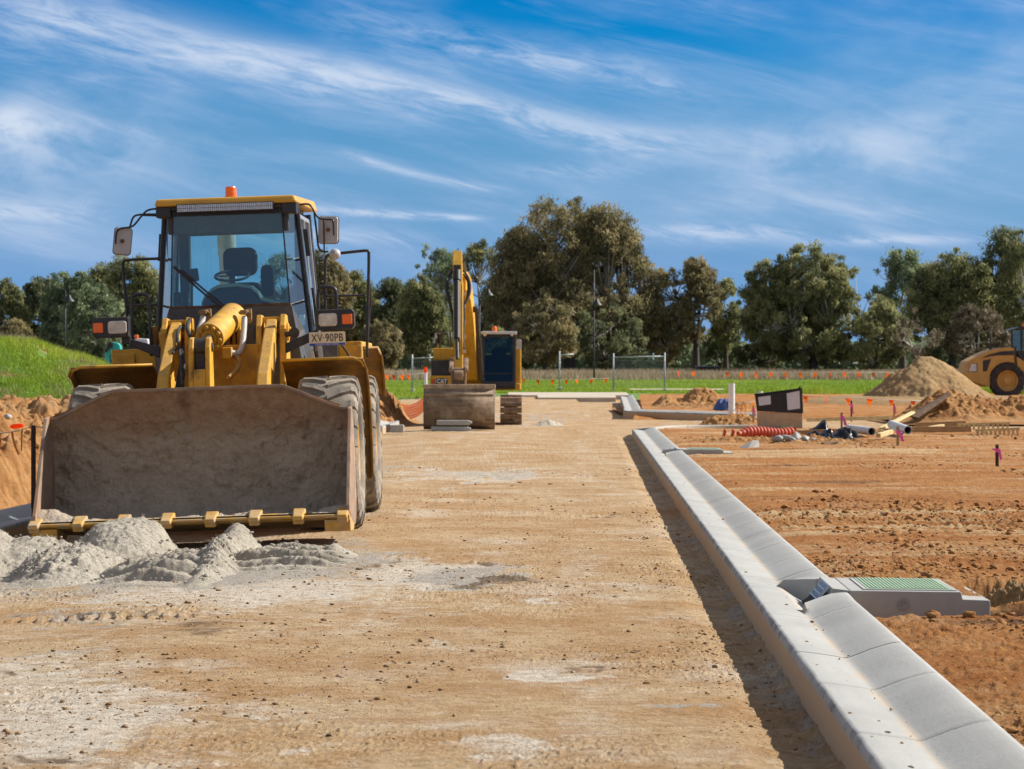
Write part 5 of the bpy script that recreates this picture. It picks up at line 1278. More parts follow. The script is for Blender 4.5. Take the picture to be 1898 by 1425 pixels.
sw = LP(430, 511, 4.75); mb = MB()
ring = [sw + Vector((.185 * math.cos(2*PI*k/28), .185 * math.sin(2*PI*k/28) * .94, .06 * math.sin(2*PI*k/28))) for k in range(29)]
mb.tube(ring, .016, 8); mb.tube([sw + Vector((0, .02, -.02)), sw + Vector((.02, -.18, -.35))], .035, 10); mb.bar(sw - Vector((.18, 0, 0)), sw + Vector((.18, 0, 0)), .03, .015)
mb.build('steering_wheel', M['seat'], cab, smooth=35)
mb = MB(); O_ = [(375, 560), (380, 548), (392, 535), (405, 528), (440, 525), (465, 529), (478, 540), (484, 551), (500, 555), (516, 561)]
up_ = [LP(x, y, 4.5) for x, y in O_]
mb.strip([q for q in up_], [q + Vector((0, .22, .005)) for q in up_]); mb.strip(up_, [q + Vector((0, -.01, -.035)) for q in up_])
mb.build('console_rim', M['console'], cab, solid=.012)
mb = MB(); quad(mb, [q + Vector((0, .012, -.02)) for q in up_] + [LP(516, 575, 4.5), LP(375, 575, 4.5)]); mb.build('console', M['seat'], cab)
p = LP(355, 510, 4.6); mb = MB(); mb.prism(rbox(.15, .14, .015), 'y', 0, .04); mb.xf(Matrix.Translation(p) @ Matrix.Rotation(R(-6), 4, 'Y')); mb.bar(p + Vector((0, .03, 0)), (p.x - .02, 4.6, 2.05), .025, .025); mb.build('monitor', M['black'], cab, bevel=.006)
mb = MB()
for q in ((334, 470, 4.42, 3.16, 2.2), (327, 520, 4.5, 2.7, 1.9)):
    p = LP(q[0], q[1], q[2]); mb.tube([(p.x, q[2], q[3]), (p.x, q[2], q[4])], .012, 6)
mb.box(-.68, -.52, 4.8, 5.2, 1.5, 2.55); mb.box(.50, .70, 5.0, 5.5, 1.5, 2.25); mb.build('cab_fittings', M['black'], cab, bevel=.02)
for (px, py, w, h) in ((366.5, 421, 33, 33), (487.5, 416, 31, 31)):
    p = LP(px, py, 4.33); k = 29.33 / F; mb = MB(); mb.prism(rbox(w * k, h * k, .04), 'y', -.01, .025); mb.box(-.07, .07, .0, .03, h * k / 2 - .01, h * k / 2 + .05); mb.xf(Matrix.Translation(p + Vector((0, -.0, 0)))); mb.build('work_lamp', M['black'], cab, bevel=.006)
mb = MB(); mb.bar(LP(325, 498, 4.205), LP(424, 584, 4.19), .035, .02); mb.bar(LP(335, 500, 4.20), LP(430, 581, 4.18), .018, .02); mb.cyl(LP(427, 584, 4.16), LP(427, 584, 4.26), .03, 10); mb.bar(LP(322, 494, 4.225), LP(360, 528, 4.215), .012, .03)
mb.build('wiper', M['black'], cab)
# mirrors
def mirror(c, w, h, yaw, tilt, pts_list, lens=None):
    p = LP(*c); k = (YR + c[2]) / F; mb = MB(); mb.prism(rbox(w * k, h * k, .035), 'y', -.02, .03)
    mb.xf(Matrix.Translation(p) @ Matrix.Rotation(tilt, 4, 'Y') @ Matrix.Rotation(yaw, 4, 'Z'))
    o = mb.build('mirror', M['mirror_back'], L, bevel=.014)
    mb = MB(); mb.prism(rbox(w * k + .012, h * k + .012, .04), 'y', .012, .03); mb.xf(Matrix.Translation(p) @ Matrix.Rotation(tilt, 4, 'Y') @ Matrix.Rotation(yaw, 4, 'Z')); mb.build('mirror_rim', M['black'], o)
    for pts, r_ in pts_list: ltube('mirror_arm', [LP(*q) for q in pts], r_, M['black'], o, 8, 2)
    q = p + Vector((0, -.05, 0)); mb = MB(); mb.cyl(q, q + Vector((0, .03, 0)), .022, 8); mb.build('mirror_clamp', M['wood_dark'], o)
    return o
mirror((227.5, 447, 4.2), 32, 50, R(12), R(7), [([(300, 386, 4.2), (274, 388, 4.2), (264, 398, 4.2), (250, 416, 4.18), (243, 421, 4.16), (222, 423, 4.14), (215, 430, 4.13), (214, 452, 4.12)], .011),
                                             ([(300, 397, 4.25), (256, 397, 4.22), (246, 402, 4.2), (241, 420, 4.17)], .011), ([(300, 400, 4.3), (262, 399, 4.25)], .009)])
mirror((608.5, 426, 4.35), 37, 50, R(-8), R(2.5), [([(555, 379, 4.3), (573, 377, 4.3), (581, 388, 4.3), (588, 403, 4.28), (600, 407, 4.27), (617, 406, 4.27), (618, 414, 4.27), (619, 436, 4.26)], .011),
                                             ([(582, 390, 4.35), (588, 440, 4.3), (590, 460, 4.3), (598, 467, 4.3), (608, 466, 4.3)], .011), ([(600, 407, 4.3), (601, 468, 4.3)], .009)])
p = LP(621, 471, 4.5); mb = MB(); mb.lathe([(-.06, 0), (-.05, .04), (-.01, .062), (.02, .06), (.05, .035), (.055, 0)], 16, 'y', tuple(p)); mb.build('round_mirror', M['mirror_back'], L, smooth=180)
# handrails
def rail(pts, r_=.017): return ltube('handrail', [LP(*q) for q in pts], r_, M['black'], L, 8, 2)
rail([(236, 590, 4.9), (228, 500, 4.9), (227, 483, 4.9), (243, 481, 4.85), (298, 479, 4.75)]); rail([(233, 566, 4.9), (294, 564, 4.75)], .014)
rail([(680, 662, 4.85), (682, 560, 4.85), (684, 470, 4.85), (683, 464, 4.85), (668, 465, 4.85), (614, 471, 4.85), (604, 474, 4.85), (602, 490, 4.85), (603, 578, 4.85)]); rail([(604, 549, 4.85), (675, 547, 4.85)], .014)
rail([(683, 464, 4.9), (683, 520, 5.2), (688, 548, 5.6), (684, 590, 5.6), (680, 640, 5.6)], .014)
rail([(246, 628, 3.6), (244, 556, 3.6), (247, 547, 3.6), (262, 544, 3.6), (274, 547, 3.6), (277, 556, 3.6), (281, 660, 3.6)], .020)
rail([(590, 578, 3.5), (589, 540, 3.5), (594, 532, 3.5), (606, 531, 3.5), (619, 533, 3.5), (623, 540, 3.5), (624, 576, 3.5)], .020)
# headlamps with indicators
def lampbox(px, py, w, h, yl, flip):
    k = (YR + yl) / F; p = LP(px, py, yl); W_, H_ = w * k, h * k
    mb = MB(); mb.prism([(-W_/2, -H_/2), (W_/2 - .03, -H_/2), (W_/2, -H_/2 + .04), (W_/2, H_/2 - .03), (W_/2 - .03, H_/2), (-W_/2, H_/2)] if not flip else [(W_/2, -H_/2), (W_/2, H_/2), (-W_/2 + .03, H_/2), (-W_/2, H_/2 - .03), (-W_/2, -H_/2 + .04), (-W_/2 + .03, -H_/2)], 'y', 0, .16)
    mb.xf(Matrix.Translation(p)); bx = mb.build('headlamp_box', M['black'], L, bevel=.012)
    s = -1 if flip else 1
    mb = MB(); mb.prism(rbox(.195, .135, .03), 'y', -.016, .01); mb.xf(Matrix.Translation(p + Vector((-s * .075, 0, .0)))); mb.build('headlight', M['lens'], bx, bevel=.012)
    mb = MB(); mb.prism(rbox(.105, .105, .012), 'y', -.018, .01); mb.xf(Matrix.Translation(p + Vector((s * .125, 0, .0)))); mb.build('indicator', M['amber'], bx, bevel=.01)
    return p
pl = lampbox(204, 607, 68, 38, 3.2, True); pr_ = lampbox(621, 592, 72, 38, 3.15, False)
mb = MB(); mb.hexa([LP(240, 640, 3.35), LP(297, 664, 3.35), LP(297, 664, 3.5), LP(240, 640, 3.5)], [LP(236, 626, 3.35), LP(297, 643, 3.35), LP(297, 643, 3.5), LP(236, 626, 3.5)])
mb.box(pl.x + .10, pl.x + .19, 3.3, 3.42, pl.z - .18, pl.z - .09)
mb.build('lamp_bracket', M['black'], L, bevel=.008)
mb = MB(); mb.hexa([LP(530, 655, 3.35), LP(585, 629, 3.35), LP(585, 629, 3.5), LP(530, 655, 3.5)], [LP(530, 636, 3.35), LP(590, 609, 3.35), LP(590, 609, 3.5), LP(530, 636, 3.5)])
mb.build('lamp_bracket', M['black'], L, bevel=.008)
ltube('cable', [LP(634, 640, 3.2), LP(645, 655, 3.3), LP(652, 672, 3.2)], .012, M['rubber'])
mb = MB(); mb.bar(LP(578, 650, 4.4), LP(583, 672, 4.4), .04, .03); mb.bar(LP(592, 640, 4.6), LP(596, 672, 4.6), .05, .03); mb.build('ladder_trim', M['silver'], L)
mb = MB(); mb.box(.90, 1.12, 4.66, 4.70, 1.5, 1.92); mb.build('tank_cover', M['grey_panel'], L, bevel=.006)
# number plate
pc = LP(606.5, 627.5, 3.06); mb = MB(); mb.prism(rbox(.376, .142, .012), 'y', 0, .006); mb.xf(Matrix.Translation(pc)); npl = mb.build('number_plate', M['plate'], L)
RX = Matrix.Rotation(R(90), 4, 'X')
mb = MB(); mb.prism(rbox(.372, .024, .004), 'y', -.003, .0); mb.xf(Matrix.Translation(pc + Vector((0, 0, -.058)))); mb.build('blue_band', M['blue_strip'], npl)
t = fit(text_mb('XV\u00b790PB', .11, .002, 1, 0, 1.08), .330, .080); t.xf(Matrix.Translation(pc + Vector((0, -.002, .010))) @ RX); t.build('plate_lettering', M['ink'], npl)
t = text_mb('NATIONAL HEAVY VEHICLE', .021, .001, .95); t.xf(Matrix.Translation(pc + Vector((0, -.005, -.058))) @ RX); t.build('plate_slogan', M['white'], npl)
mb = MB(); a = LP(559.5, 593, 4.50); mb.prism(rbox(.076, .115, .004), 'y', -.004, 0); mb.xf(Matrix.Translation(a) @ Matrix.Rotation(R(38), 4, 'Z')); mb.build('sticker', M['white'], cab)
# exhaust stack behind the cab
p = LP(421, 470, 7.2); mb = MB(); zt_ = LP(421, 405, 7.2).z
mb.lathe([(0, .10), (zt_ - .45 - 2.1, .10), (zt_ - .43 - 2.1, .112), (zt_ - 2.1, .112), (zt_ - 2.1, .09), (zt_ - .2 - 2.1, .09)], 24, 'z', (p.x, 7.2, 2.1)); mb.build('exhaust_stack', M['galv'], L, smooth=35)
mb = MB(); p = LP(440, 560, 6.6); mb.cyl((-.28, 6.6, 2.12), (-.28, 6.6, 2.42), .11, 18); mb.build('air_cleaner', M['black'], L, bevel=.02, smooth=35)
# ------------------------------------------------------------------ excavator
class WB(MB):
    """builder in world coordinates"""
def vavg(*a): return [Vector(q) for q in a]
def wpoly(pts, d0, d1):
    """outline surveyed in the photo at depth d0, given real thickness to depth d1"""
    mb = MB(); P = [W(x, y, d0) for x, y in pts]
    n = len(P); vs = [(p[0], d0, p[2]) for p in P] + [(p[0], d1, p[2]) for p in P]
    mb.add(vs, [tuple(range(n)), tuple(range(n, 2*n))[::-1]] + [(i, n+i, n+(i+1) % n, (i+1) % n) for i in range(n)]); return mb
EL = (-1.45, 80, 0)
EX = thing('excavator', 'yellow crawler excavator with raised boom and a wide mud bucket resting on the road', 'excavator', EL)
def eb(mb, name, mat, parent=EX, **kw):
    mb.shift(EL); return mb.build(name, mat, parent, **kw)
def pxbox(px0, px1, py0, py1, d0, d1):
    a, b_ = W(px0, py1, d0), W(px1, py0, d0); mb = MB(); mb.box(a[0], b_[0], d0, d1, a[2], b_[2]); return mb
M['yel2'] = pbr('excavator_yellow', (.62, .33, .02), .45, var=.12, scale=3, dust=.2, dcol=(.40, .26, .12), up=.3, grime=.5)
M['shoe'] = pbr('muddy_track_steel', (.20, .13, .08), .85, var=.4, scale=6, dust=.6, dcol=(.33, .22, .13))
M['mudbucket'] = pbr('scraped_bucket_steel', (.19, .125, .075), .75, var=.35, scale=4, streak=(.6, 2, 4), dust=.6, dcol=(.40, .30, .20))
M['mudlip'] = pbr('pale_muddy_lip', (.40, .30, .21), .85, var=.3, scale=6)
# tracks
for k, X0 in enumerate((-.36 - 2.25, -.36)):
    cx_ = X0 + .33; loop = []
    for a in np.linspace(-90, 90, 12): loop.append((83.2 + .40 * math.cos(R(a)), .41 + .40 * math.sin(R(a))))
    for a in np.linspace(90, 270, 12): loop.append((79.9 + .40 * math.cos(R(a)), .41 + .40 * math.sin(R(a))))
    mb = MB(); P = np.array(loop + loop[:1]); sg = np.hypot(*np.diff(P, axis=0).T); cs_ = np.concatenate([[0], np.cumsum(sg)]); n = 46
    for i in range(n):
        s_ = cs_[-1] * i / n; y = np.interp(s_, cs_, P[:, 0]); z = np.interp(s_, cs_, P[:, 1]); s2 = (s_ + .06) % cs_[-1]
        t = Vector((0, np.interp(s2, cs_, P[:, 0]) - y, np.interp(s2, cs_, P[:, 1]) - z)).normalized(); c = Vector((cx_, y, z))
        mb.bar(c - Vector((.32, 0, 0)), c + Vector((.32, 0, 0)), .165, .045, Vector((0, -t.z, t.y))) if abs(t.z) < .999 else mb.box(cx_ - .32, cx_ + .32, y - .0225, y + .0225, z - .0825, z + .0825)
        nn = Vector((0, -t.z, t.y)); mb.bar(c - Vector((.32, 0, 0)) - nn * .03, c + Vector((.32, 0, 0)) - nn * .03, .03, .05, nn)
    tk = eb(mb, 'track', M['shoe'])
    mb = MB(); mb.box(cx_ - .16, cx_ + .16, 79.8, 83.3, .14, .68); mb.cyl((cx_ - .2, 79.9, .41), (cx_ + .2, 79.9, .41), .34, 20); mb.cyl((cx_ - .2, 83.2, .41), (cx_ + .2, 83.2, .41), .34, 20); eb(mb, 'track_frame', M['yellow_dirty_shade'], tk)
mb = MB(); mb.box(-2.0, -.6, 80.4, 82.6, .45, .85); mb.cyl((-1.3, 81.5, .8), (-1.3, 81.5, 1.02), .6, 28); eb(mb, 'undercarriage', M['yellow_dirty_shade'])
# upper body
a = W(797, 720, 80.6); c_ = W(966, 712, 80.6)
mb = MB(); mb.box(a[0], c_[0] - .02, 80.5, 84.0, 1.02, 1.22); eb(mb, 'deck', M['yel2'], bevel=.03)
mb = pxbox(797, 838, 696, 719, 80.45, 83.6); fp = eb(mb, 'front_locker', M['yel2'], bevel=.02)
mb = pxbox(799, 838, 668, 696, 80.6, 83.4); eb(mb, 'black_grille', M['black'], bevel=.02)
mb = pxbox(803, 842, 645, 668, 80.9, 83.6); eb(mb, 'tank_hood', M['yel2'], bevel=.03)
mb = pxbox(808, 966, 655, 712, 82.2, 84.4); eb(mb, 'engine_housing', M['yel2'], bevel=.06)
mb = pxbox(955, 966, 645, 722, 81.2, 84.6); eb(mb, 'side_panel', M['yel2'], bevel=.04)
# maker's badge
p = W(819, 707, 80.44); mb = MB(); mb.prism(rbox(.34, .19, .02), 'y', -.012, .0); mb.xf(Matrix.Translation(p)); bd = eb(mb, 'badge', M['ink'], fp)
t = text_mb('CAT', .175, .004, .92, .006, .95); t.xf(Matrix.Translation((p[0], p[1] - .016, p[2] + .004)) @ RX); eb(t, 'badge_lettering', M['white'], fp)
mb = MB(); mb.add([(p[0] - .075, p[1] - .024, p[2] - .065), (p[0] + .075, p[1] - .024, p[2] - .065), (p[0], p[1] - .024, p[2] - .0)], [(0, 1, 2)]); eb(mb, 'badge_triangle', M['yel2'], fp)
mb = pxbox(799.5, 806, 703, 712, 80.43, 80.46); eb(mb, 'reflector', M['hose_red'], fp)
mb = MB()
for pts in ([(808, 650), (808, 619), (811, 616), (830, 617), (831, 640)], [(803, 668), (806, 640), (809, 620)]):
    mb.tube([W(x, y, 81.2) for x, y in pts], .025, 8)
mb.tube([W(x, y, 82.4) for x, y in ((816, 650), (816, 618), (836, 617), (836, 645))], .025, 8); mb.tube([W(808, 617, 81.2), W(816, 618, 82.4)], .025, 8)
eb(mb, 'guard_rail', M['black'], smooth=180)
p = W(805, 627, 81.1); mb = MB(); mb.bar(W(808, 617, 81.1), W(804, 636, 81.1), .06, .05); eb(mb, 'mirror', M['mirror_back'])
# cab
def q4(pts, d): return [Vector(W(x, y, d)) for x, y in pts]
A0, A1 = W(894, 712, 80.2), W(955, 618, 80.2)
x0, x1, z0_, z1_ = A0[0], A1[0], 1.16, A1[2]
mb = MB()
for x in (x0 + .03, x1 - .03):
    mb.bar((x, 80.25, z0_), (x, 80.55, z1_), .09, .09, (1, 0, 0)); mb.bar((x, 82.0, z0_), (x, 82.0, z1_), .09, .09, (1, 0, 0))
    mb.bar((x, 81.2, z0_), (x, 81.2, z1_), .06, .07, (1, 0, 0))
mb.bar((x0, 80.24, z0_ + .05), (x1, 80.24, z0_ + .05), .08, .16); mb.box(x0, x1, 80.3, 82.0, z0_ - .1, z0_ + .04)
mb.bar((x0 + .03, 80.31, z0_ + .36), (x1 - .03, 80.31, z0_ + .36), .03, .03); mb.bar((x0, 80.52, z1_ - .06), (x1, 80.52, z1_ - .06), .07, .10)
mb.box(x0 + .02, x1 - .02, 81.9, 82.0, z0_, z0_ + .9)
cb = eb(mb, 'cab_frame', M['black'], bevel=.015)
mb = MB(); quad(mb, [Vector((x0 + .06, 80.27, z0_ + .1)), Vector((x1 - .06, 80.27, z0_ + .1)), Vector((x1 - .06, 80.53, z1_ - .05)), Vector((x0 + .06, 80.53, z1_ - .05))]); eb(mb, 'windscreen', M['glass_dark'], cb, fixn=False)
for x in (x0 + .02, x1 - .02):
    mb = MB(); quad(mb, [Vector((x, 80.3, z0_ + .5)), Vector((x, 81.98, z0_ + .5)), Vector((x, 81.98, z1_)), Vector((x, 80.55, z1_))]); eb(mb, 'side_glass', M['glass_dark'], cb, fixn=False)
mb = MB(); mb.box(x0 - .04, x1 + .05, 80.35, 82.1, z1_ - .02, z1_ + .07); eb(mb, 'cab_roof', M['galv'], cb, bevel=.03)
mb = MB()
for px in (899, 949): p = W(px, 618, 80.3); mb.cyl((p[0], 80.30, p[2] - .03), (p[0], 80.40, p[2] - .03), .05, 12)
eb(mb, 'roof_lamp', M['lens'], cb)
mb = MB(); sx0 = (x0 + x1) / 2; mb.prism(rbox(.45, .75, .1), 'y', 81.35, 81.5); mb.xf(Matrix.Translation((sx0, 0, z0_ + .75))); mb.box(sx0 - .25, sx0 + .25, 80.95, 81.5, z0_ + .3, z0_ + .42); eb(mb, 'driver_seat', M['seat'], cb)
p = W(916.5, 612, 81); mb = MB(); mb.lathe([(0, 0), (0, .075), (.12, .07), (.16, .05), (.165, 0)], 18, 'z', (p[0], 81, z1_ + .065)); eb(mb, 'beacon', M['amber'], smooth=40)
mb = MB(); mb.tube([(x0 + .7, 81.3, z1_ + .06), (x0 + .7, 81.3, z1_ + .16), (x1 - .03, 81.3, z1_ + .17), (x1 - .03, 81.3, z1_ + .05)], .012, 6); mb.tube([(x1 - .06, 81.0, z1_ + .05), (x1 - .06, 81.0, z1_ + .28)], .015, 6); eb(mb, 'roof_rail', M['black'])
p = W(962, 638, 80.3); mb = MB(); mb.prism(rbox(.15, .30, .04), 'y', 0, .05); mb.xf(Matrix.Translation(p)); eb(mb, 'side_mirror', M['mirror_back'], bevel=.01)
# boom: side plates bent at the knee, built as a swept box
def swept(path, mats=None):
    """path of (centre, width, height) sections whose height is normal to the path in the y-z plane"""
    mb = MB(); n = len(path); vs = []
    for i, (c, w, h) in enumerate(path):
        a = Vector(path[max(i-1, 0)][0]); b_ = Vector(path[min(i+1, n-1)][0]); t = (b_ - a).normalized(); r_ = Vector((1, 0, 0)); u_ = r_.cross(t).normalized(); c = Vector(c)
        vs += [c - r_*w/2 - u_*h/2, c + r_*w/2 - u_*h/2, c + r_*w/2 + u_*h/2, c - r_*w/2 + u_*h/2]
    fs = [(i*4+j, i*4+(j+1) % 4, (i+1)*4+(j+1) % 4, (i+1)*4+j) for i in range(n-1) for j in range(4)] + [(3,2,1,0), tuple(range((n-1)*4, n*4))]
    return mb.add(vs, fs)
bxm = W(862, 600, 79)[0]
mb = swept([((bxm + .10, 80.9, 1.45), .46, .55), ((bxm + .08, 80.4, 2.3), .44, .70), ((bxm + .05, 79.5, 3.25), .42, .78), ((bxm, 78.2, 3.95), .38, .72), ((bxm - .05, 76.8, 4.15), .34, .55), ((bxm - .08, 75.7, 4.05), .32, .40)])
bm_ = eb(mb, 'boom', M['yel2'], bevel=.02)
mb = MB()
for s in (-1, 1):
    mb.cyl((bxm + .1 + s*.36, 80.0, 1.35), (bxm + .06 + s*.33, 79.35, 2.55), .085, 14); mb.cyl((bxm + .06 + s*.33, 79.35, 2.55), (bxm + .04 + s*.30, 78.9, 3.4), .05, 12); mb.cyl((bxm + .02 + s*.34, 78.9, 3.4), (bxm + .02 + s*.15, 78.9, 3.4), .09, 12)
eb(mb, 'boom_cylinder', M['dark_grease'], bm_, smooth=35)
mb = MB(); mb.cyl((bxm - .02, 78.4, 4.45), (bxm - .06, 76.6, 4.75), .10, 14); mb.cyl((bxm - .06, 76.6, 4.75), (bxm - .08, 76.0, 4.85), .06, 12); eb(mb, 'stick_cylinder', M['dark_grease'], bm_, smooth=35)
# stick hanging towards the camera side
top, bot = Vector(W(848, 470, 76.0)), Vector(W(850, 690, 73.9)); sd_ = bot - top
mb = swept([(top, .25, .30), (top + sd_*.10, .27, .42), (top + sd_*.30, .27, .58), (top + sd_*.55, .26, .48), (top + sd_*.85, .25, .34), (bot, .24, .30)])
st = eb(mb, 'stick', M['yel2'], bevel=.015)
u_ = Vector((1, 0, 0)).cross(sd_.normalized()); f_ = u_ if u_.y < 0 else -u_
def sp(px, t, off): p = top + sd_ * t; p = p + f_ * off; return Vector((W(px, 600, p.y)[0], p.y, p.z))
mb = MB(); mb.cyl(sp(847, .30, .40), sp(847, .78, .36), .085, 16); mb.cyl(sp(847, .22, .40), sp(847, .30, .40), .11, 14); eb(mb, 'bucket_cylinder', M['board_black'], st, smooth=35)
mb = MB(); mb.cyl(sp(851.5, .34, .42), sp(851.5, .80, .38), .022, 8); mb.cyl(sp(847, .78, .36), sp(848, .94, .32), .05, 12); eb(mb, 'cylinder_rod', M['dark_grease'], st, smooth=35)
for px_ in (853.5, 857):
    mb = MB(); mb.tube([sp(px_, t_, .30) for t_ in (.30, .45, .6, .75, .9)], .022, 7); eb(mb, 'pipe_run', M['yel2'], st, smooth=180)
mb = MB(); c = sp(848, .13, .0); mb.box(c.x - .10, c.x + .10, c.y - .30, c.y - .1, c.z - .12, c.z + .10); eb(mb, 'linkage_block', M['dark_grease'], st)
mb = MB(); c0 = sp(852, .0, -.1); mb.box(c0.x - .14, c0.x - .02, c0.y - .12, c0.y + .12, c0.z - .05, c0.z + .14); eb(mb, 'stick_head', M['dark_grease'], st)
for k, (pts, r_) in enumerate((([(840, .13, .05), (834, .20, .12), (827, .27, .25), (827, .36, .3), (833, .46, .25), (840, .56, .1), (841, .66, .05)], .038), ([(840, .15, .05), (832, .24, .2), (829, .32, .25), (832, .42, .25), (838, .52, .15)], .035),
                              ([(860, .15, .0), (868, .22, .1), (872, .30, .2), (871, .38, .2), (864, .45, .2), (857, .47, .2)], .035), ([(859, .18, .0), (866, .24, .1), (868, .31, .2), (867, .40, .2), (862, .46, .2)], .03), ([(858, .4, .2), (862, .55, .2), (859, .7, .2), (860, .84, .2)], .025))):
    P = [sp(*q) for q in pts]
    for _ in range(2):
        Q = [P[0]]
        for a_, b_ in zip(P[:-1], P[1:]): Q += [a_*.75 + b_*.25, a_*.25 + b_*.75]
        P = Q + [P[-1]]
    mb = MB(); mb.tube(P, r_, 7); eb(mb, 'hydraulic_hose', M['rubber'], st, smooth=180)
mb = MB()
for t_ in (.36, .47, .60, .72, .84): c = sp(860, t_, .1); mb.box(c.x - .05, c.x + .05, c.y - .03, c.y + .08, c.z - .06, c.z + .06)
eb(mb, 'hose_clamps', M['lens'], st)
# linkage and quick coupler, crusted with mud
mb = MB()
for s in (-1, 1):
    c = Vector((W(850, 690, 73.4)[0], 0, 0)); mb.bar((c.x + s*.20, 73.9, 1.95), (c.x + s*.20, 73.25, 1.62), .05, .12, (1, 0, 0)); mb.bar((c.x + s*.18, 73.35, 1.70), (c.x + s*.18, 73.3, 1.15), .06, .30, (0, 1, 0))
mb.cyl((c.x - .26, 73.28, 1.62), (c.x + .26, 73.28, 1.62), .07, 14); mb.cyl((c.x - .13, 73.2, 1.48), (c.x + .13, 73.2, 1.48), .14, 18); mb.box(c.x - .2, c.x + .2, 73.25, 73.75, 1.1, 1.45)
eb(mb, 'quick_coupler', M['shoe'], bevel=.02)
# mud bucket: convex back to the camera, resting on its lip
x0, x1 = W(786, 0, 73.0)[0], W(917, 0, 73.0)[0]
pr = [(73.75, 1.14), (73.25, 1.20), (72.85, 1.16), (72.62, 1.00), (72.50, .72), (72.52, .42), (72.66, .16), (72.9, .02)]
mb = MB(); mb.strip([(x0, y, z) for y, z in pr], [(x1, y, z) for y, z in pr]); mk = eb(mb, 'mud_bucket', M['mudbucket'], solid=.03, smooth=50)
for x in (x0, x1 - .03):
    mb = MB(); mb.prism(pr + [(73.4, .25), (73.8, .8)], 'x', x - .006, x + .036); eb(mb, 'bucket_cheek', M['mudlip'], mk)
mb = MB(); mb.hexa([(x0 - .02, 72.78, 1.10), (x1 + .02, 72.78, 1.10), (x1 + .02, 73.4, 1.16), (x0 - .02, 73.4, 1.16)], [(x0 - .02, 72.74, 1.24), (x1 + .02, 72.74, 1.24), (x1 + .02, 73.4, 1.235), (x0 - .02, 73.4, 1.235)]); eb(mb, 'bucket_top', M['mudlip'], mk, bevel=.02)
mb = MB()
for z in (.94,): 
    y = np.interp(z, [.02, .16, .42, .72, 1.0], [72.9, 72.66, 72.52, 72.50, 72.62]); mb.box(x0 + .04, x1 - .04, y - .022, y + .03, z - .035, z + .035)
eb(mb, 'wear_strips', M['mudbucket'], mk, bevel=.01)

# ------------------------------------------------------------------ roller at the right edge, seen side-on
RL = (23.4, 126, .44)
RO = thing('roller', 'yellow soil roller seen side-on behind the sand cone, cut by the right edge', 'roller', RL)
M['yel3'] = pbr('roller_yellow', (.52, .30, .07), .5, var=.1, scale=3, dust=.15, dcol=(.36, .26, .13))
def rb(mb, name, mat, parent=RO, **kw):
    mb.shift(RL); return mb.build(name, mat, parent, **kw)
D0, D1 = 125.6, 127.5
hood = [(1788, 697), (1790.5, 673), (1794, 669), (1811, 660), (1833, 650.5), (1850, 646), (1866, 644), (1881, 644), (1884, 655), (1884, 678), (1880, 673), (1867, 671), (1856, 673), (1846, 679), (1838, 688), (1835, 697)]
rb(wpoly(hood, D0, D1), 'engine_hood', M['yel3'], bevel=.03)
rb(wpoly([(1787, 691), (1816, 691), (1836, 697), (1836, 716), (1830, 717), (1806, 708), (1787, 701)], D0 - .03, D1 + .03), 'rear_bumper', M['yel3'], bevel=.03)
mb = wpoly([(1795, 688), (1800, 674), (1810, 674), (1810, 688)], D0 - .02, D0 + .05); rb(mb, 'side_grille', M['galv'])
mb = wpoly([(1822, 688), (1822, 668), (1837, 665), (1831, 682), (1829, 688)], D0 - .02, D0 + .05); mb2 = wpoly([(1818, 664), (1833, 657), (1856, 651), (1879, 650), (1879, 658), (1850, 658.5), (1836, 660)], D0 - .02, D0 + .05); mb.add(mb2.v, mb2.f); rb(mb, 'side_vents', M['black'])
mb = wpoly([(1794, 689), (1799.5, 673), (1811.5, 673), (1811.5, 689)], D0 - .012, D0 + .04); rb(mb, 'grille_frame', M['black'])
mb = wpoly([(1880, 642), (1884, 642), (1884, 675), (1881, 673)], D0 - .04, D0 + .3); rb(mb, 'cab_step', M['black'])
mb = wpoly([(1884, 660), (1893, 666), (1912, 680), (1912, 692), (1896, 690), (1886, 680)], D0 - .02, D1); rb(mb, 'frame_arm', M['yel3'], bevel=.02)
def rwheel(px, py, d, side):
    x, y, z = W(px, py, d); w_ = wheel(RO, (x - RL[0], y - RL[1], z - RL[2]), .845, .55, M['tyre_dark'], M['yel3'], nl=20, side=1, hub=False)
    w_.rotation_euler = (.05, 0, R(-90) if side > 0 else R(90)); return w_
rwheel(1866, 705.5, 125.75, 1); rwheel(1868, 704.5, 127.6, -1)
mb = MB(); p = W(1836, 655, 126.4); q = W(1836, 622, 126.4); mb.tube([p, q, (q[0] - .06, q[1], q[2] + .14)], .055, 10); rb(mb, 'exhaust_pipe', M['dark_grease'], smooth=40)
mb = wpoly([(1884, 650), (1920, 650), (1920, 668), (1893, 668)], D0, D1); rb(mb, 'cab_base', M['black'])
mb = MB()
for x in (1875, 1893, 1921):
    for d in (D0 + .05, D1 - .05):
        mb.bar(W(x if x > 1880 else 1876, 652 if x > 1880 else 646, d), W(x, 610, d), .09, .09, (0, 1, 0))
mb.add(*(lambda m_: (m_.v, m_.f))(wpoly([(1872, 612), (1890, 606), (1924, 606), (1924, 612)], D0 - .1, D1 + .1))); rb(mb, 'cab_frame', M['black'])
for pts_, d_ in (([(1876, 650), (1893, 650), (1893, 611), (1875, 611)], D0 + .04), ([(1876, 650), (1893, 650), (1893, 611), (1875, 611)], D1), ([(1894, 650), (1920, 650), (1920, 611), (1894, 611)], D0 + .04)):
    mb = MB(); quad(mb, q4(pts_, d_)); rb(mb, 'cab_glass', M['glass_cab'], fixn=False)
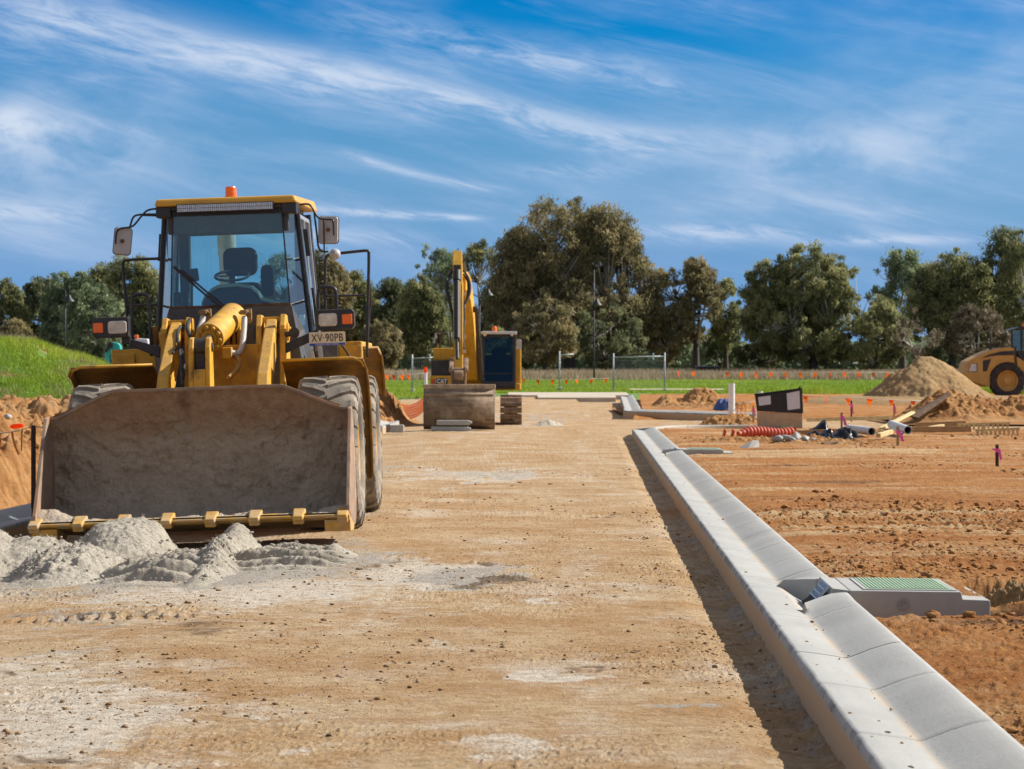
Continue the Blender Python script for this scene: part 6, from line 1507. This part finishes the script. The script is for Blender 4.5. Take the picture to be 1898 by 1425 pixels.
p = W(1897, 603, 126.3); mb = MB(); mb.lathe([(0, 0), (0, .07), (.14, .06), (.15, 0)], 14, 'z', (p[0], p[1], p[2] - .05)); rb(mb, 'beacon', M['amber'], smooth=40)
mb = MB(); c = W(1985, 706, 126.5); mb.lathe([(-1.05, 0), (-1.05, .76), (1.05, .76), (1.05, 0)], 40, 'y', c); rb(mb, 'drum', M['steel'], smooth=40)
mb = wpoly([(1905, 684), (2015, 700), (2015, 712), (1905, 694)], 125.3, 125.45); rb(mb, 'drum_frame', M['yel3'])

# ------------------------------------------------------------------ turquoise digger behind the mound
TL = (-15.9, 108, .2)
TD = thing('digger', 'turquoise digger showing only the crook of its boom above the grassy mound', 'excavator', TL)
def tb_(mb, name, mat, **kw): mb.shift(TL); return mb.build(name, mat, TD, **kw)
tb_(wpoly([(194, 655), (196, 643), (203, 637), (210, 634), (218, 636), (222, 640), (225, 658), (230, 690), (216, 690), (212, 662), (208, 655), (203, 657), (203, 668), (206, 690), (197, 690)], 107.8, 108.3), 'boom', M['teal'], bevel=.02)
mb = MB(); mb.tube([W(198, 652, 107.7), W(196, 650, 107.7), W(203, 641, 107.7)], .06, 8); mb.cyl(W(204, 640, 107.75), W(204, 640, 107.6), .12, 12); tb_(mb, 'boom_cylinder', M['board_black'], smooth=40)
mb = wpoly([(206, 649), (215, 649), (216, 662), (208, 662)], 107.74, 107.80); tb_(mb, 'maker_panel', M['white'])
tb_(wpoly([(232, 700), (232, 652), (236, 640), (262, 638), (262, 700)], 108.5, 110.2), 'cab', M['board_black'], bevel=.05)
tb_(wpoly([(248, 700), (248, 630), (258, 627), (274, 628), (276, 640), (276, 700)], 110.4, 112), 'body', M['white'], bevel=.05)
p = W(253, 628, 109); mb = MB(); mb.lathe([(0, 0), (0, .09), (.16, .08), (.17, 0)], 14, 'z', p); tb_(mb, 'beacon', M['amber'])
a = W(190, 712, 108); mb = MB(); mb.box(a[0] - .3, a[0] + 2.6, 107, 110.5, .0, .8); tb_(mb, 'track', M['shoe'])
# ------------------------------------------------------------------ flags, fences, posts
def flagline(name, pts, flags, label, mat=None, size=(.2, .3), group=None, rope=.012, tails=False, seed=0):
    """pts: rope points in the world; flags: fractions along it where a flag hangs"""
    r = np.random.default_rng(seed); P = np.array(pts, float)
    loc = tuple(P[0]); sg = np.linalg.norm(np.diff(P, axis=0), axis=1); cs_ = np.concatenate([[0], np.cumsum(sg)])
    root = thing(name, label, 'flag line', loc, group)
    mb = MB(); mb.tube([p for p in P], rope, 5); mb.shift(loc); mb.build('rope', M['rope'], root, smooth=180)
    for f in flags:
        c = np.array([np.interp(f * cs_[-1], cs_, P[:, i]) for i in range(3)]); e = np.array([np.interp(min(f * cs_[-1] + .1, cs_[-1]), cs_, P[:, i]) for i in range(3)]) - np.array([np.interp(f * cs_[-1] - .1, cs_, P[:, i]) for i in range(3)])
        u = e / np.linalg.norm(e); w, h = size[0] * r.uniform(.8, 1.1), size[1] * r.uniform(.85, 1.1); sw = r.normal(0, .18, 2) * h; tw = r.normal(0, .35)
        u = np.array([u[0] * math.cos(tw), u[1] + math.sin(tw) * .8, u[2]])
        mb = MB(); rows = 5; vs = []
        for i in range(rows):
            t = i / (rows - 1); ww = w * (1 - .86 * t) if not tails else w * (1 - .25 * t); off = np.array([sw[0] * t * t, sw[1] * t + .03 * math.sin(3 * t + f * 40), -h * t])
            vs += [tuple(c + off - u * ww / 2), tuple(c + off + np.array([0, .02 * math.sin(t * 4 + f * 9), 0])), tuple(c + off + u * ww / 2)]
        fs = [(i*3 + j, i*3 + j + 1, i*3 + j + 4, i*3 + j + 3) for i in range(rows - 1) for j in range(2)]
        mb.add(vs, fs); mb.shift(loc); mb.build('flag', mat or M['orange'], root, fixn=False, smooth=180)
    return root
def fr_(pts, xs):
    P = np.array(pts, float); cs_ = np.concatenate([[0], np.cumsum(np.linalg.norm(np.diff(P, axis=0), axis=1))])
    u = CX + P[:, 0] / P[:, 1] * F
    return [float(np.interp(x, u, cs_) / cs_[-1]) for x in xs]
P1 = [W(960, 701, 150), W(997, 703, 150), W(1050, 703.5, 150), W(1130, 701, 150)]
flagline('flag_line', P1, fr_(P1, [970, 997, 1024, 1050, 1069, 1096, 1123]), 'short line of orange flags over green grass between the excavator and the fence panel', size=(.24, .30), seed=1)
P2 = [W(1225, 688, 152), W(1400, 690, 152), W(1530, 690, 152), W(1680, 690, 152)]
flagline('flag_line', P2, fr_(P2, [1258, 1285, 1348, 1374, 1401, 1429, 1456, 1483, 1511, 1538, 1565, 1592, 1619, 1646]), 'long line of orange flags across dry grass under the broad round gum', size=(.25, .34), seed=2)
P3 = [W(1470, 733, 104), W(1540, 737, 104), W(1610, 739, 104), W(1720, 744, 104)]
flagline('flag_line', P3, fr_(P3, [1493, 1532, 1572, 1612, 1652, 1692]), 'low line of large orange flags sagging between the notice box and the dirt pile', size=(.25, .30), seed=3)
P4 = [W(706, 694, 140), W(745, 695, 140), W(795, 691, 140)]
flagline('flag_line', P4, fr_(P4, [717, 730, 745, 757, 790]), 'few orange flags on a line between the loader and the excavator', size=(.26, .30), seed=4)
P5 = [W(1360, 762, 76), W(1368, 750, 76), W(1382, 748, 76), W(1398, 743, 76)]
flagline('flag_line', P5, fr_(P5, [1367, 1375, 1384, 1396]), 'faded pale orange flags crowded between the white post and the notice box', M['orange_pale'], size=(.10, .34), seed=5)
P6 = [W(-60, 807, 28.9), W(0, 803, 28.8), W(30, 799, 28.75), W(62, 790.5, 28.7), W(72, 791, 29.4), W(100, 797, 31)]
flagline('flag_line', P6, fr_(P6, [-40, -20, 1, 22, 40, 64, 80]), 'close line of pale orange flags tied to the rusty stake before the dirt bank', M['orange_pale'], size=(.035, .23), rope=.006, tails=True, seed=6)
mb = MB(); a = W(62, 788, 28.7); mb.bar((0, 0, -.15), (0, 0, a[2] - .10), .035, .035); mb.box(-.024, .024, -.01, .01, .05, a[2] - .12)
o = mb.build('star_picket', M['stake']); o.location = (a[0], 28.7, .10); tag(o, 'thin rusty steel stake beside the left rim of the bucket', 'stake')
mb = MB(); a, c_ = W(20, 791, 36.6), W(43, 788, 36.5); v = Vector(c_) - Vector(a)
mb.tube([v * t for t in (0, .2, .5, .8, 1)], [.02, .032, .034, .03, .02], 10); o = mb.build('orange_cap', M['orange'], smooth=180); o.location = a; tag(o, 'short bright orange tube lying on the dirt bank', 'tube')
rk = rocks('rubble_stone', np.array([[0, 0, 0.]]), np.array([.06]), M['concrete'], 41, loc=None); rk.location = W(14, 774, 37.6); tag(rk, 'pale angular stone lying on the orange dirt bank above the flag line', 'stone')
# orange mesh slung behind the loader
PX = [(700, 735), (712, 731), (724, 738), (736, 745), (748, 750), (760, 751), (772, 747), (784, 738), (792, 733)]
mb = MB(); top_ = [Vector(W(x, y, 86)) for x, y in PX]; n = len(top_)
for rr in range(6):
    mb.tube([p + Vector((0, .05 * math.sin(i + rr), -.085 * rr)) for i, p in enumerate(top_)], .014, 4)
for i in range(n - 1):
    for t in (0, .2, .4, .6, .8):
        p = top_[i].lerp(top_[i+1], t); mb.bar(p, p - Vector((0, -.03, .43)), .026, .012)
tag(mb.build('barrier_mesh', M['orange_pale'], loc=tuple(top_[0])), 'sagging strip of faded orange barrier mesh between loader and excavator', 'barrier mesh')
# temporary fence panels
M['fence'] = pbr('dull_galvanised_tube', (.40, .42, .44), .6, metal=.2, var=.15)
def panel(name, x0, x1, y0, y1, d, label, mesh=True, nbar=34, skip_right=False, group=None, nrow=3, feet=True):
    A, B = Vector(W(x0, y1, d)), Vector(W(x1, y1, d + .3)); h = (y1 - y0) * d / F
    root = thing(name, label, 'fence panel', tuple(A), group); B = B - A; u = B.normalized(); wd2 = B.length; A = Vector((0, 0, 0))
    mb = MB(); mb.tube([A, A + Vector((0, 0, h + .10))], .045, 8)
    if not skip_right: mb.tube([B, B + Vector((0, 0, h + .14))], .045, 8)
    mb.tube([A + Vector((0, 0, h - .12)), B + Vector((0, 0, h - .06))], .035, 8)
    mb.build('fence_frame', M['fence'], root, smooth=180)
    if mesh:
        mb = MB()
        for i in range(1, nbar):
            p = B * i / nbar; mb.bar(p + Vector((0, 0, .15)), p + Vector((0, 0, h - .1)), .007, .007)
        for z in np.linspace(.2, h - .3, nrow): mb.bar(Vector((0, 0, z)), B + Vector((0, 0, z)), .007, .007)
        mb.build('wire_infill', M['galv'], root)
        p = B * .78; mb = MB(); mb.box(p.x - .05, p.x + .05, p.y - .06, p.y + .06, h - .25, h + .12); mb.build('clamp', M['white'], root)
    if feet:
        mb = MB()
        for p in ((A,) if skip_right else (A, B)): mb.box(p.x - .12, p.x + .12, p.y - .35, p.y + .35, -.12, .03)
        mb.build('foot_block', M['concrete'], root, bevel=.03)
    return root
panel('temporary_fence', 1137, 1232, 658, 722, 148, 'wire fence panel standing on grass behind the corner kerb, under the biggest tree')
panel('temporary_fence', 1037, 1063, 654, 719, 146, 'bare grey post with a short top bar left of the wire fence panel', mesh=False, skip_right=True)
panel('temporary_fence', 764, 806, 660, 722, 144, 'grey fence frame partly hidden by the left side of the excavator', mesh=True, nbar=12, skip_right=True, nrow=2)
# white striped post near the excavator
a = W(789, 728, 100); mb = MB(); mb.cyl((0, 0, 0), (0, 0, .75), .06, 12); r_ = thing('marker_post', 'white post with a red band beside the left of the excavator', 'post', (a[0], 100, max(a[2], 0)));
mb.build('post', M['white'], r_, smooth=40); mb = MB(); mb.cyl((0, 0, .75), (0, 0, .95), .062, 12); mb.build('red_band', M['orange'], r_, smooth=40)
# street lamps far off
def lamp(name, px, ytop, ybase, d, lx, ly, label, group):
    root = thing(name, label, 'street lamp', W(px, ybase, d), group); h = (ybase - ytop) * d / F; k = d / F
    mb = MB(); mb.tube([(0, 0, 0), (0, 0, 1), (0, 0, h)], [.08, .05, .045], 8); mb.build('pole', M['board_black'], root, smooth=180)
    ex, ez = (lx - px) * k, (ybase - ly) * k
    mb = MB(); mb.tube([(0, 0, min(h - .1, ez + .9)), (ex * .5, 0, ez + 1.05), (ex, 0, ez + .9), (ex, 0, ez + .4)], .035, 6); mb.build('arm', M['board_black'], root, smooth=180)
    mb = MB(); mb.lathe([(.5, .03), (.42, .12), (.25, .16), (.06, .38), (0, .40), (-.04, .2), (-.08, 0)], 16, 'z', (ex, 0, ez - .1)); mb.build('lantern', M['board_black'], root, smooth=40)
gp = 'black street lamps along the field'
lamp('street_lamp', 121, 536, 668, 190, 128, 556, 'thin black street lamp pole rising behind the grassy mound', gp)
lamp('street_lamp', 889, 540, 700, 200, 905, 545, 'black street lamp with its lantern beside the excavator boom, above the cab', gp)
lamp('street_lamp', 1101, 500, 700, 200, 1106, 563, 'black street lamp standing before the biggest tree', gp)
# pale slabs of the new footpath by the field
for k, (x0, x1, y0, y1, d0, d1, nm) in enumerate([(-.2, 5.9, 0, 0, 131, 139, 'footpath'), (1.2, 5.0, 0, 0, 124.5, 130.6, 'driveway_slab'), (6.6, 12.0, 0, 0, 150, 153.5, 'far_footpath')]):
    z0_ = float(tz(d0)); z1_ = float(tz(d1)); mb = MB(); mb.hexa([(x0, d0, z0_ - .2), (x1 - .2, d0, z0_ - .2), (x1, d1, z1_ - .2), (x0, d1, z1_ - .2)], [(x0, d0, z0_ + .09), (x1 - .2, d0, z0_ + .09), (x1, d1, z1_ + .11), (x0, d1, z1_ + .11)])
    tag(mb.build(nm, M['concrete_warm'], bevel=.02), kind='structure')
# ------------------------------------------------------------------ things lying on the red lot
a = W(1356, 782, 79); h = (783 - 703) * 79 / F; mb = MB(); mb.lathe([(0, 0), (0, .095), (h, .095), (h, .085), (h - .3, .085)], 24, 'z', (0, 0, 0))
o = mb.build('pipe_post', M['white'], smooth=40); o.location = (a[0], 79, -.03); tag(o, 'upright white plastic pipe standing beside the corner kerb', 'pipe post')
a = W(1410, 735, 96); r_ = thing('capped_post', 'short white capped post behind the notice box, against the grass', 'post', (a[0], 96, .15)); mb = MB(); mb.cyl((0, 0, 0), (0, 0, .72), .07, 12); mb.build('post', M['white'], r_, smooth=40)
mb = MB(); mb.lathe([(.50, .07), (.52, .12), (.66, .12), (.70, .05), (.71, 0)], 16, 'z'); mb.build('cap', M['galv'], r_, smooth=40)
# notice box
NB = W(1446, 797, 66); nl = (NB[0], 66, .14); k = 66 / F
nb = thing('notice_box', 'tan box with a black slanted lid board carrying two white notices', 'box', nl)
def npx(x, y, dy=0): p = W(x, y, 66 + dy); return (p[0] - nl[0], p[1] - nl[1], p[2] - nl[2])
bl_ = [npx(1404, 797), npx(1488, 797), npx(1488, 797, .55), npx(1404, 797, .55)]; tl_ = [npx(1403, 763), npx(1487, 765), npx(1487, 765, .55), npx(1403, 763, .55)]
mb = MB(); mb.hexa([(x, y, -.06) for x, y, z in bl_], tl_); mb.build('lower_boards', M['board_tan'], nb, bevel=.01)
mb = MB(); mb.hexa([npx(1403, 762, -.02), npx(1487, 766, -.02), npx(1487, 766, .58), npx(1403, 762, .58)], [npx(1399, 732, -.02), npx(1485, 721, -.02), npx(1487, 724, .58), npx(1403, 734, .58)]); mb.build('upper_board', M['board_black'], nb, bevel=.008)
for pts in ([(1405, 736), (1428, 733), (1429, 749), (1407, 752)], [(1458, 729), (1482, 724), (1483, 757), (1460, 760)]):
    mb = MB(); mb.hexa([npx(pts[3][0], pts[3][1], -.026), npx(pts[2][0], pts[2][1], -.026), npx(pts[2][0], pts[2][1], -.02), npx(pts[3][0], pts[3][1], -.02)], [npx(pts[0][0], pts[0][1], -.026), npx(pts[1][0], pts[1][1], -.026), npx(pts[1][0], pts[1][1], -.02), npx(pts[0][0], pts[0][1], -.02)]); mb.build('notice', M['paper'], nb)
mb = MB(); mb.bar(npx(1398, 731, -.03), npx(1487, 720, -.03), .05, .03); mb.bar(npx(1486, 720, -.03), npx(1488, 766, -.03), .02, .03); mb.bar(npx(1478, 722, .1), npx(1484, 716, .1), .04, .03); mb.build('board_edge', M['galv'] if False else M['plastic_black'], nb)
# blue tarpaulin bundle
def cloth(name, x0, x1, y0, y1, fn, mat, label, cat, n=70, loc=None):
    XX, YY = np.meshgrid(np.linspace(x0, x1, n), np.linspace(y0, y1, n)); ZZ = fn(XX, YY); edge = np.minimum(np.minimum(XX - x0, x1 - XX) / (x1 - x0), np.minimum(YY - y0, y1 - YY) / (y1 - y0))
    o = mesh_np(name, np.stack([XX, YY, ZZ], -1).reshape(-1, 3), grid_quads(n, n), mat, smooth=True, loc=loc); return tag(o, label, cat)
xc_ = W(1342, 0, 94)[0]
cloth('tarpaulin', xc_ - .55, xc_ + .5, 93.5, 94.6, lambda X, Y: .05 + .55 * np.exp(-((X - xc_) / .38) ** 4 - ((Y - 94) / .4) ** 4) + .12 * fbm(X * 5, Y * 5, 4, 150) + .10 * (X - xc_), M['blue_tarp'], 'crumpled dark blue tarpaulin bundle behind the white pipe post', 'tarpaulin', loc=(xc_, 94, .1))
# black plastic sheet, creased and shiny
def bsheet(X, Y):
    a0 = W(1490, 0, 55)[0]; a1 = W(1602, 0, 55)[0]; t = (X - a0) / (a1 - a0)
    hgt = np.interp(t, [0, .08, .25, .36, .44, .50, .56, .64, .78, .92, 1.0], [.0, .08, .14, .24, .22, .12, .18, .25, .17, .08, -.02])
    f = np.exp(-((Y - 55.1) / .55) ** 4); cr = np.abs(fbm(X * 4 + Y * 1.5, Y * 3 - X, 4, 151)) 
    return .14 + (hgt + .05) * f * (1 + .5 * fbm(X * 6, Y * 4, 3, 152)) + .16 * (cr - .15) * f
cloth('plastic_sheet', W(1486, 0, 55)[0], W(1606, 0, 55)[0], 54.2, 56, bsheet, M['plastic_black'], 'crumpled shiny black plastic sheet lying on the red earth beside the white pipes', 'plastic sheet', 110, loc=(W(1540, 0, 55)[0], 55, .2))
def bsheet2(X, Y):
    a0, a1 = W(1478, 0, 60)[0], W(1534, 0, 60)[0]; t = (X - a0) / (a1 - a0)
    return .22 + np.interp(t, [0, .3, .6, .82, .92, 1], [-.02, .04, .14, .26, .31, .20]) * np.exp(-((Y - 60) / .28) ** 4) + .05 * fbm(X * 7, Y * 6, 4, 153) - .1 * np.exp(-((t - 1.05) / .08) ** 2)
cloth('plastic_fold', W(1478, 0, 60)[0], W(1535, 0, 60)[0], 59.6, 60.4, bsheet2, M['plastic_black'], 'upturned flap of black plastic behind the crumpled sheet, right of the notice box', 'plastic sheet', 60, loc=(W(1510, 0, 60)[0], 60, .2))
# red corrugated hose with green straps
A, B = Vector(W(1368, 818, 56)), Vector(W(1470, 801, 57)); A.z = .30; B.z = .33
rt = thing('corrugated_hose', 'short bundle of red corrugated hose lying in front of the notice box', 'hose', tuple(A)); v = B - A
mb = MB(); pts, rs = [], []
for i in range(97):
    t = i / 96; pts.append(v * t + Vector((0, .05 * math.sin(5 * t), .03 * math.sin(6 * t)))); rs.append((.088 + .026 * (1 if (i % 6) < 3 else 0)) * (1 - .55 * max(0, .18 - t) / .18))
mb.tube(pts, rs, 16); mb.build('hose_body', M['hose_red'], rt, smooth=50)
mb = MB()
for x0, y0 in ((-.30, -.03), (-.13, .0)): mb.tube([(x0, 0, -.06), (x0 + .04, .0, .06), (x0 + .02, .0, .1)], [.03, .045, .02], 10)
mb.build('hose_scraps', M['hose_red'], rt, smooth=60)
mb = MB(); e = v
for pts_ in ([(1428, 806), (1440, 794), (1456, 790), (1470, 795), (1476, 809)], [(1432, 802), (1446, 793), (1462, 794), (1473, 800)], [(1462, 792), (1470, 790), (1475, 800), (1477, 812)]):
    mb.tube([Vector(W(x, y, 57.3)) - A for x, y in pts_], .013, 6)
mb.build('green_strap', M['green_strap'], rt, smooth=180)
mb = MB(); mb.tube([Vector(W(x, y, 58)) - A for x, y in [(1392, 802), (1420, 799), (1432, 796), (1446, 792), (1456, 796)]], .028, 8); mb.build('black_pipe', M['plastic_black'], rt, smooth=180)
# concrete scraps
mb = MB(); A_ = W(1352, 842, 49.5); w0 = lambda x, y, d: Vector(W(x, y, d)) - Vector(A_)
mb.hexa([w0(1352, 842, 49.5), w0(1385, 840, 49.5), w0(1408, 832, 50.2), w0(1372, 834, 50.2)], [w0(1360, 834, 49.6), w0(1396, 815, 49.8), w0(1407, 816, 50.3), w0(1384, 826, 50.2)])
o = mb.build('broken_slab', M['concrete_dark'], bevel=.02); o.location = A_; tag(o, 'tilted grey broken slab lying at the left end of the clod ridge', 'concrete slab')
rk = rocks('concrete_rubble', np.array([[0, 0, 0], [.18, .05, -.02], [.36, 0, -.04], [.1, -.1, -.03], [-.15, .03, -.03], [.5, .04, -.06]]), np.array([.15, .14, .12, .10, .12, .07]), M['concrete'], 43, .6); rk.location = (W(1458, 0, 53)[0], 52.9, .30); tag(rk, 'pale grey lump of concrete rubble in front of the black plastic', 'rubble')
rk = rocks('boulder', np.array([[0, 0, 0.]]), np.array([.055]), M['clod'], 44, .7); rk.location = (2.55, 16.35, .13); tag(rk, 'single brown clod standing before the near drain pit wall', 'clod')
heap('clay_heap', lambda X, D: .02 + bell(X, D, 3.42, 17.75, .36, .42, .16, 2.0) * (1 + .5 * fbm(X * 6, D * 6, 4, 190)) - .08 + .22 * np.abs(fbm(X * 6, D * 6, 5, 191, .65)) * bell(X, D, 3.42, 17.75, .5, .5, 1, 2), 2.92, 4.1, 17.0, 18.5, 160, 160, M['sandpile'], 'lumpy yellowish clay heap at the trench past the outer end of the near pit', 'clay heap', loc=(3.4, 17.75, 0))
# white pipes
def wpipe(p, q, r_, label):
    p, q = Vector(p), Vector(q); mb = MB(); ax = (q - p).normalized(); u = ax.cross(Vector((0, 0, 1))).normalized(); v = ax.cross(u); n = 24
    prof_ = [(0, r_), (1, r_), (1, r_ * .86), (.35, r_ * .84)]; vs = []
    for t, rr in prof_:
        c = (q - p) * t
        for k in range(n): a = 2*PI*k/n; vs.append(c + (u*math.cos(a) + v*math.sin(a)) * rr)
    mb.add(vs, [(i*n + k, i*n + (k+1) % n, (i+1)*n + (k+1) % n, (i+1)*n + k) for i in range(3) for k in range(n)] + [tuple(range(n))])
    o = mb.build('white_pipe', M['pipe'], smooth=40); o.location = p; return tag(o, label, 'pipe', 'white pipe ends')
wpipe(W(1574, 794, 60.5), W(1616, 799.5, 57.5), .088, 'left white pipe end lying next to the black plastic')
wpipe(W(1652, 786, 60.5), W(1683, 797, 57.5), .092, 'right white pipe end beside the leaning plank with a pink tape peg in front')
wpipe(W(1650, 790, 60.0), W(1672, 804, 57.3), .03, 'thin white pipe lying against the right white pipe')
# timber
def plank(name, p, q, w, h, mat, label, cat='timber', group=None):
    p, q = Vector(p), Vector(q); mb = MB(); mb.bar((0, 0, 0), q - p, w, h); o = mb.build(name, mat, bevel=.006); o.location = p; return tag(o, label, cat, group)
bp = [W(1688, 771, 78.3), W(1703, 774, 78.3), W(1764, 732, 79.6), W(1762, 728, 79.6)]
mb = MB(); P_ = [Vector(q) - Vector(bp[0]) for q in bp]; mb.hexa([P_[0], P_[1], P_[1] + Vector((.05, .9, -.1)), P_[0] + Vector((.05, .9, .0))], [P_[3] , P_[2], P_[2] + Vector((.05, .9, -.05)), P_[3] + Vector((.05, .9, .0))])
o = mb.build('leaning_board', M['wood_dark'], bevel=.01); o.location = bp[0]; tag(o, 'broad brown board leaning up against the rough dirt pile', 'board')
plank('plank', W(1634, 794, 60), W(1692, 764, 72), .12, .05, M['wood_pale'], 'plank sloping up from the white pipes towards the dirt pile')
plank('formwork_plank', W(1690, 796, 59.5), W(1800, 795, 59.5), .04, .13, M['wood'], 'brown formwork plank right of the white pipes, the nearer of the pair', group='formwork planks')
plank('formwork_plank', W(1695, 788, 63.5), W(1790, 784.5, 63.5), .04, .12, M['wood'], 'brown formwork plank right of the white pipes, the farther of the pair', group='formwork planks')
plank('formwork_plank', W(1450, 803.5, 58.6), W(1580, 799, 58.6), .04, .12, M['wood'], 'long thin plank running behind the red hose and black plastic', group='formwork planks')
plank('formwork_plank', W(1495, 778, 74), W(1650, 774, 74), .04, .10, M['wood_pale'], 'pale thin plank lying flat behind the upturned plastic flap', group='formwork planks')
plank('timber_offcut', W(1628, 807, 55.5), W(1652, 800, 56.2), .10, .09, M['wood_pale'], 'pale yellow timber offcut between the two white pipe ends')
plank('timber_offcut', W(1633, 808, 55.8), W(1633, 796, 55.8), .11, .05, M['wood_pale'], 'small upright pale timber block beside the left white pipe end')
def spiked(px0, px1, py0, py1, d, label, n):
    A, B = Vector(W(px0, py0, d)), Vector(W(px1, py1, d)); rt = thing('spiked_batten', label, 'timber', tuple(A), 'spiked battens'); v = B - A
    mb = MB(); mb.bar((0, 0, 0), v, .05, .05); mb.build('batten', M['wood_pale'], rt)
    for i in range(n):
        p = v * ((i + .5) / n); mb = MB(); mb.hexa([(p.x - .012, -.02, p.z - .15), (p.x + .012, -.02, p.z - .15), (p.x + .012, .02, p.z - .15), (p.x - .012, .02, p.z - .15)], [(p.x - .035, -.03, p.z), (p.x + .035, -.03, p.z), (p.x + .035, .03, p.z), (p.x - .035, .03, p.z)]); mb.build('spike', M['wood_pale'], rt)
    return rt
spiked(1808, 1890, 797.5, 794, 59.3, 'batten with a row of short spikes lying nearer, right of the pale block', 10)
spiked(1774, 1872, 786, 784, 63.5, 'batten with a row of short spikes lying farther, right of the plank pair', 11)
plank('timber_block', W(1823, 803, 59.2), W(1823, 787, 59.2), .09, .06, M['wood_pale'], 'upright pale timber block where the plank meets the nearer spiked batten')
# pegs with pink tape
def peg(px, yt, yb, d, label, flutter=0):
    p = W(px, yb, d); h = (yb - yt) * d / F; rt = thing('survey_peg', label, 'peg', p, 'survey pegs with pink tape')
    mb = MB(); mb.box(-.022, .022, -.022, .022, -.1, h); mb.build('stake', M['wood'] if flutter < 2 else M['stake'], rt)
    mb = MB(); mb.hexa([(-.026, -.026, h * .62), (.026, -.026, h * .62), (.026, .026, h * .62), (-.026, .026, h * .62)], [(-.026, -.026, h * .80), (.026, -.026, h * .80), (.026, .026, h * .80), (-.026, .026, h * .80)])
    L_ = .55 * h; s = 1 if flutter != 1 else 1.6
    mb.add([(.0, -.03, h * .78), (.045, -.03, h * .78), (.055 * s, -.035, h * .78 - L_ * .5), (.02 * s, -.035, h * .78 - L_ * .5), (.075 * s, -.03, h * .78 - L_), (.035 * s, -.03, h * .78 - L_)], [(0, 1, 2, 3), (3, 2, 4, 5)])
    if flutter == 2: mb.hexa([(-.085, -.03, h * .74), (0, -.03, h * .70), (0, -.02, h * .70), (-.085, -.02, h * .74)], [(-.085, -.03, h * .80), (0, -.03, h * .80), (0, -.02, h * .80), (-.085, -.02, h * .80)])
    mb.build('pink_tape', M['pink'], rt, fixn=False)
peg(1848, 824, 860, 40, 'nearest peg with pink tape, alone on the bare red earth by the right edge', 2)
peg(1664, 790, 826, 50, 'peg with long pink tape in front of the right white pipe end', 1)
peg(1560, 764, 796, 60, 'peg with pink tape blown sideways, left of the white pipe ends', 1)
peg(1578, 742, 775, 82, 'tall dark peg with pink tape under the low flag line, nearest the black box', 2)
peg(1657, 748, 772, 84, 'peg with pink tape under the low flag line, nearest the leaning board', 0)
peg(1396, 752, 776, 74, 'peg with pink tape just left of the notice box', 0)
# dark shed among the trees
a = W(1315, 690, 290); rt = thing('shed', 'low dark shed under the trees behind the long flag line', 'shed', (a[0], 290, float(tz(290)))); k = 290 / F
mb = MB(); mb.box(-22*k, 20*k, 0, 3, -.1, 14*k); mb.build('wall', M['board_black'], rt, bevel=.05); mb = MB(); mb.hexa([(-24*k, -.3, 13.6*k), (22*k, -.3, 13.6*k), (22*k, 3.3, 13.6*k), (-24*k, 3.3, 13.6*k)], [(-23*k, -.3, 14.6*k), (21*k, -.3, 14.2*k), (21*k, 3.3, 16*k), (-23*k, 3.3, 16*k)]); mb.build('roof', M['grey_panel'], rt)

# scraps that litter the place
gx = W(1015, 0, 79)[0]
heap('gravel_heap', lambda X, D: -.06 + bell(X, D, gx, 79, .40, .7, .20, 1.0) + .10 * np.abs(fbm(X * 6, D * 4, 5, 220, .65)) * bell(X, D, gx, 79, .6, .9, 1, 1.5), gx - 1, gx + 1, 77.6, 80.4, 90, 90, M['gsand'], 'small flat grey gravel heap on the road right of the excavator track', 'gravel heap', loc=(gx, 79, 0))
plank('timber_offcut', W(1722, 792, 62), W(1748, 788, 62.5), .09, .05, M['wood_pale'], 'short pale offcut lying on top of the brown formwork plank pair')
plank('timber_offcut', W(1612, 779, 68), W(1640, 782, 66), .10, .04, M['wood'], 'brown offcut lying behind the left white pipe end')
plank('timber_offcut', W(1524, 822, 51.5), W(1552, 818, 52.5), .06, .03, M['wood_dark'], 'thin dark offcut on the clods in front of the black plastic')
cloth('plastic_scrap', W(1376, 0, 62)[0], W(1402, 0, 62)[0], 61.7, 62.4, lambda X, Y: .19 + .12 * np.abs(fbm(X * 7, Y * 6, 4, 221)), M['plastic_black'], 'small black plastic scrap lying left of the notice box base', 'plastic sheet', 40, loc=(W(1389, 0, 62)[0], 62, .2))
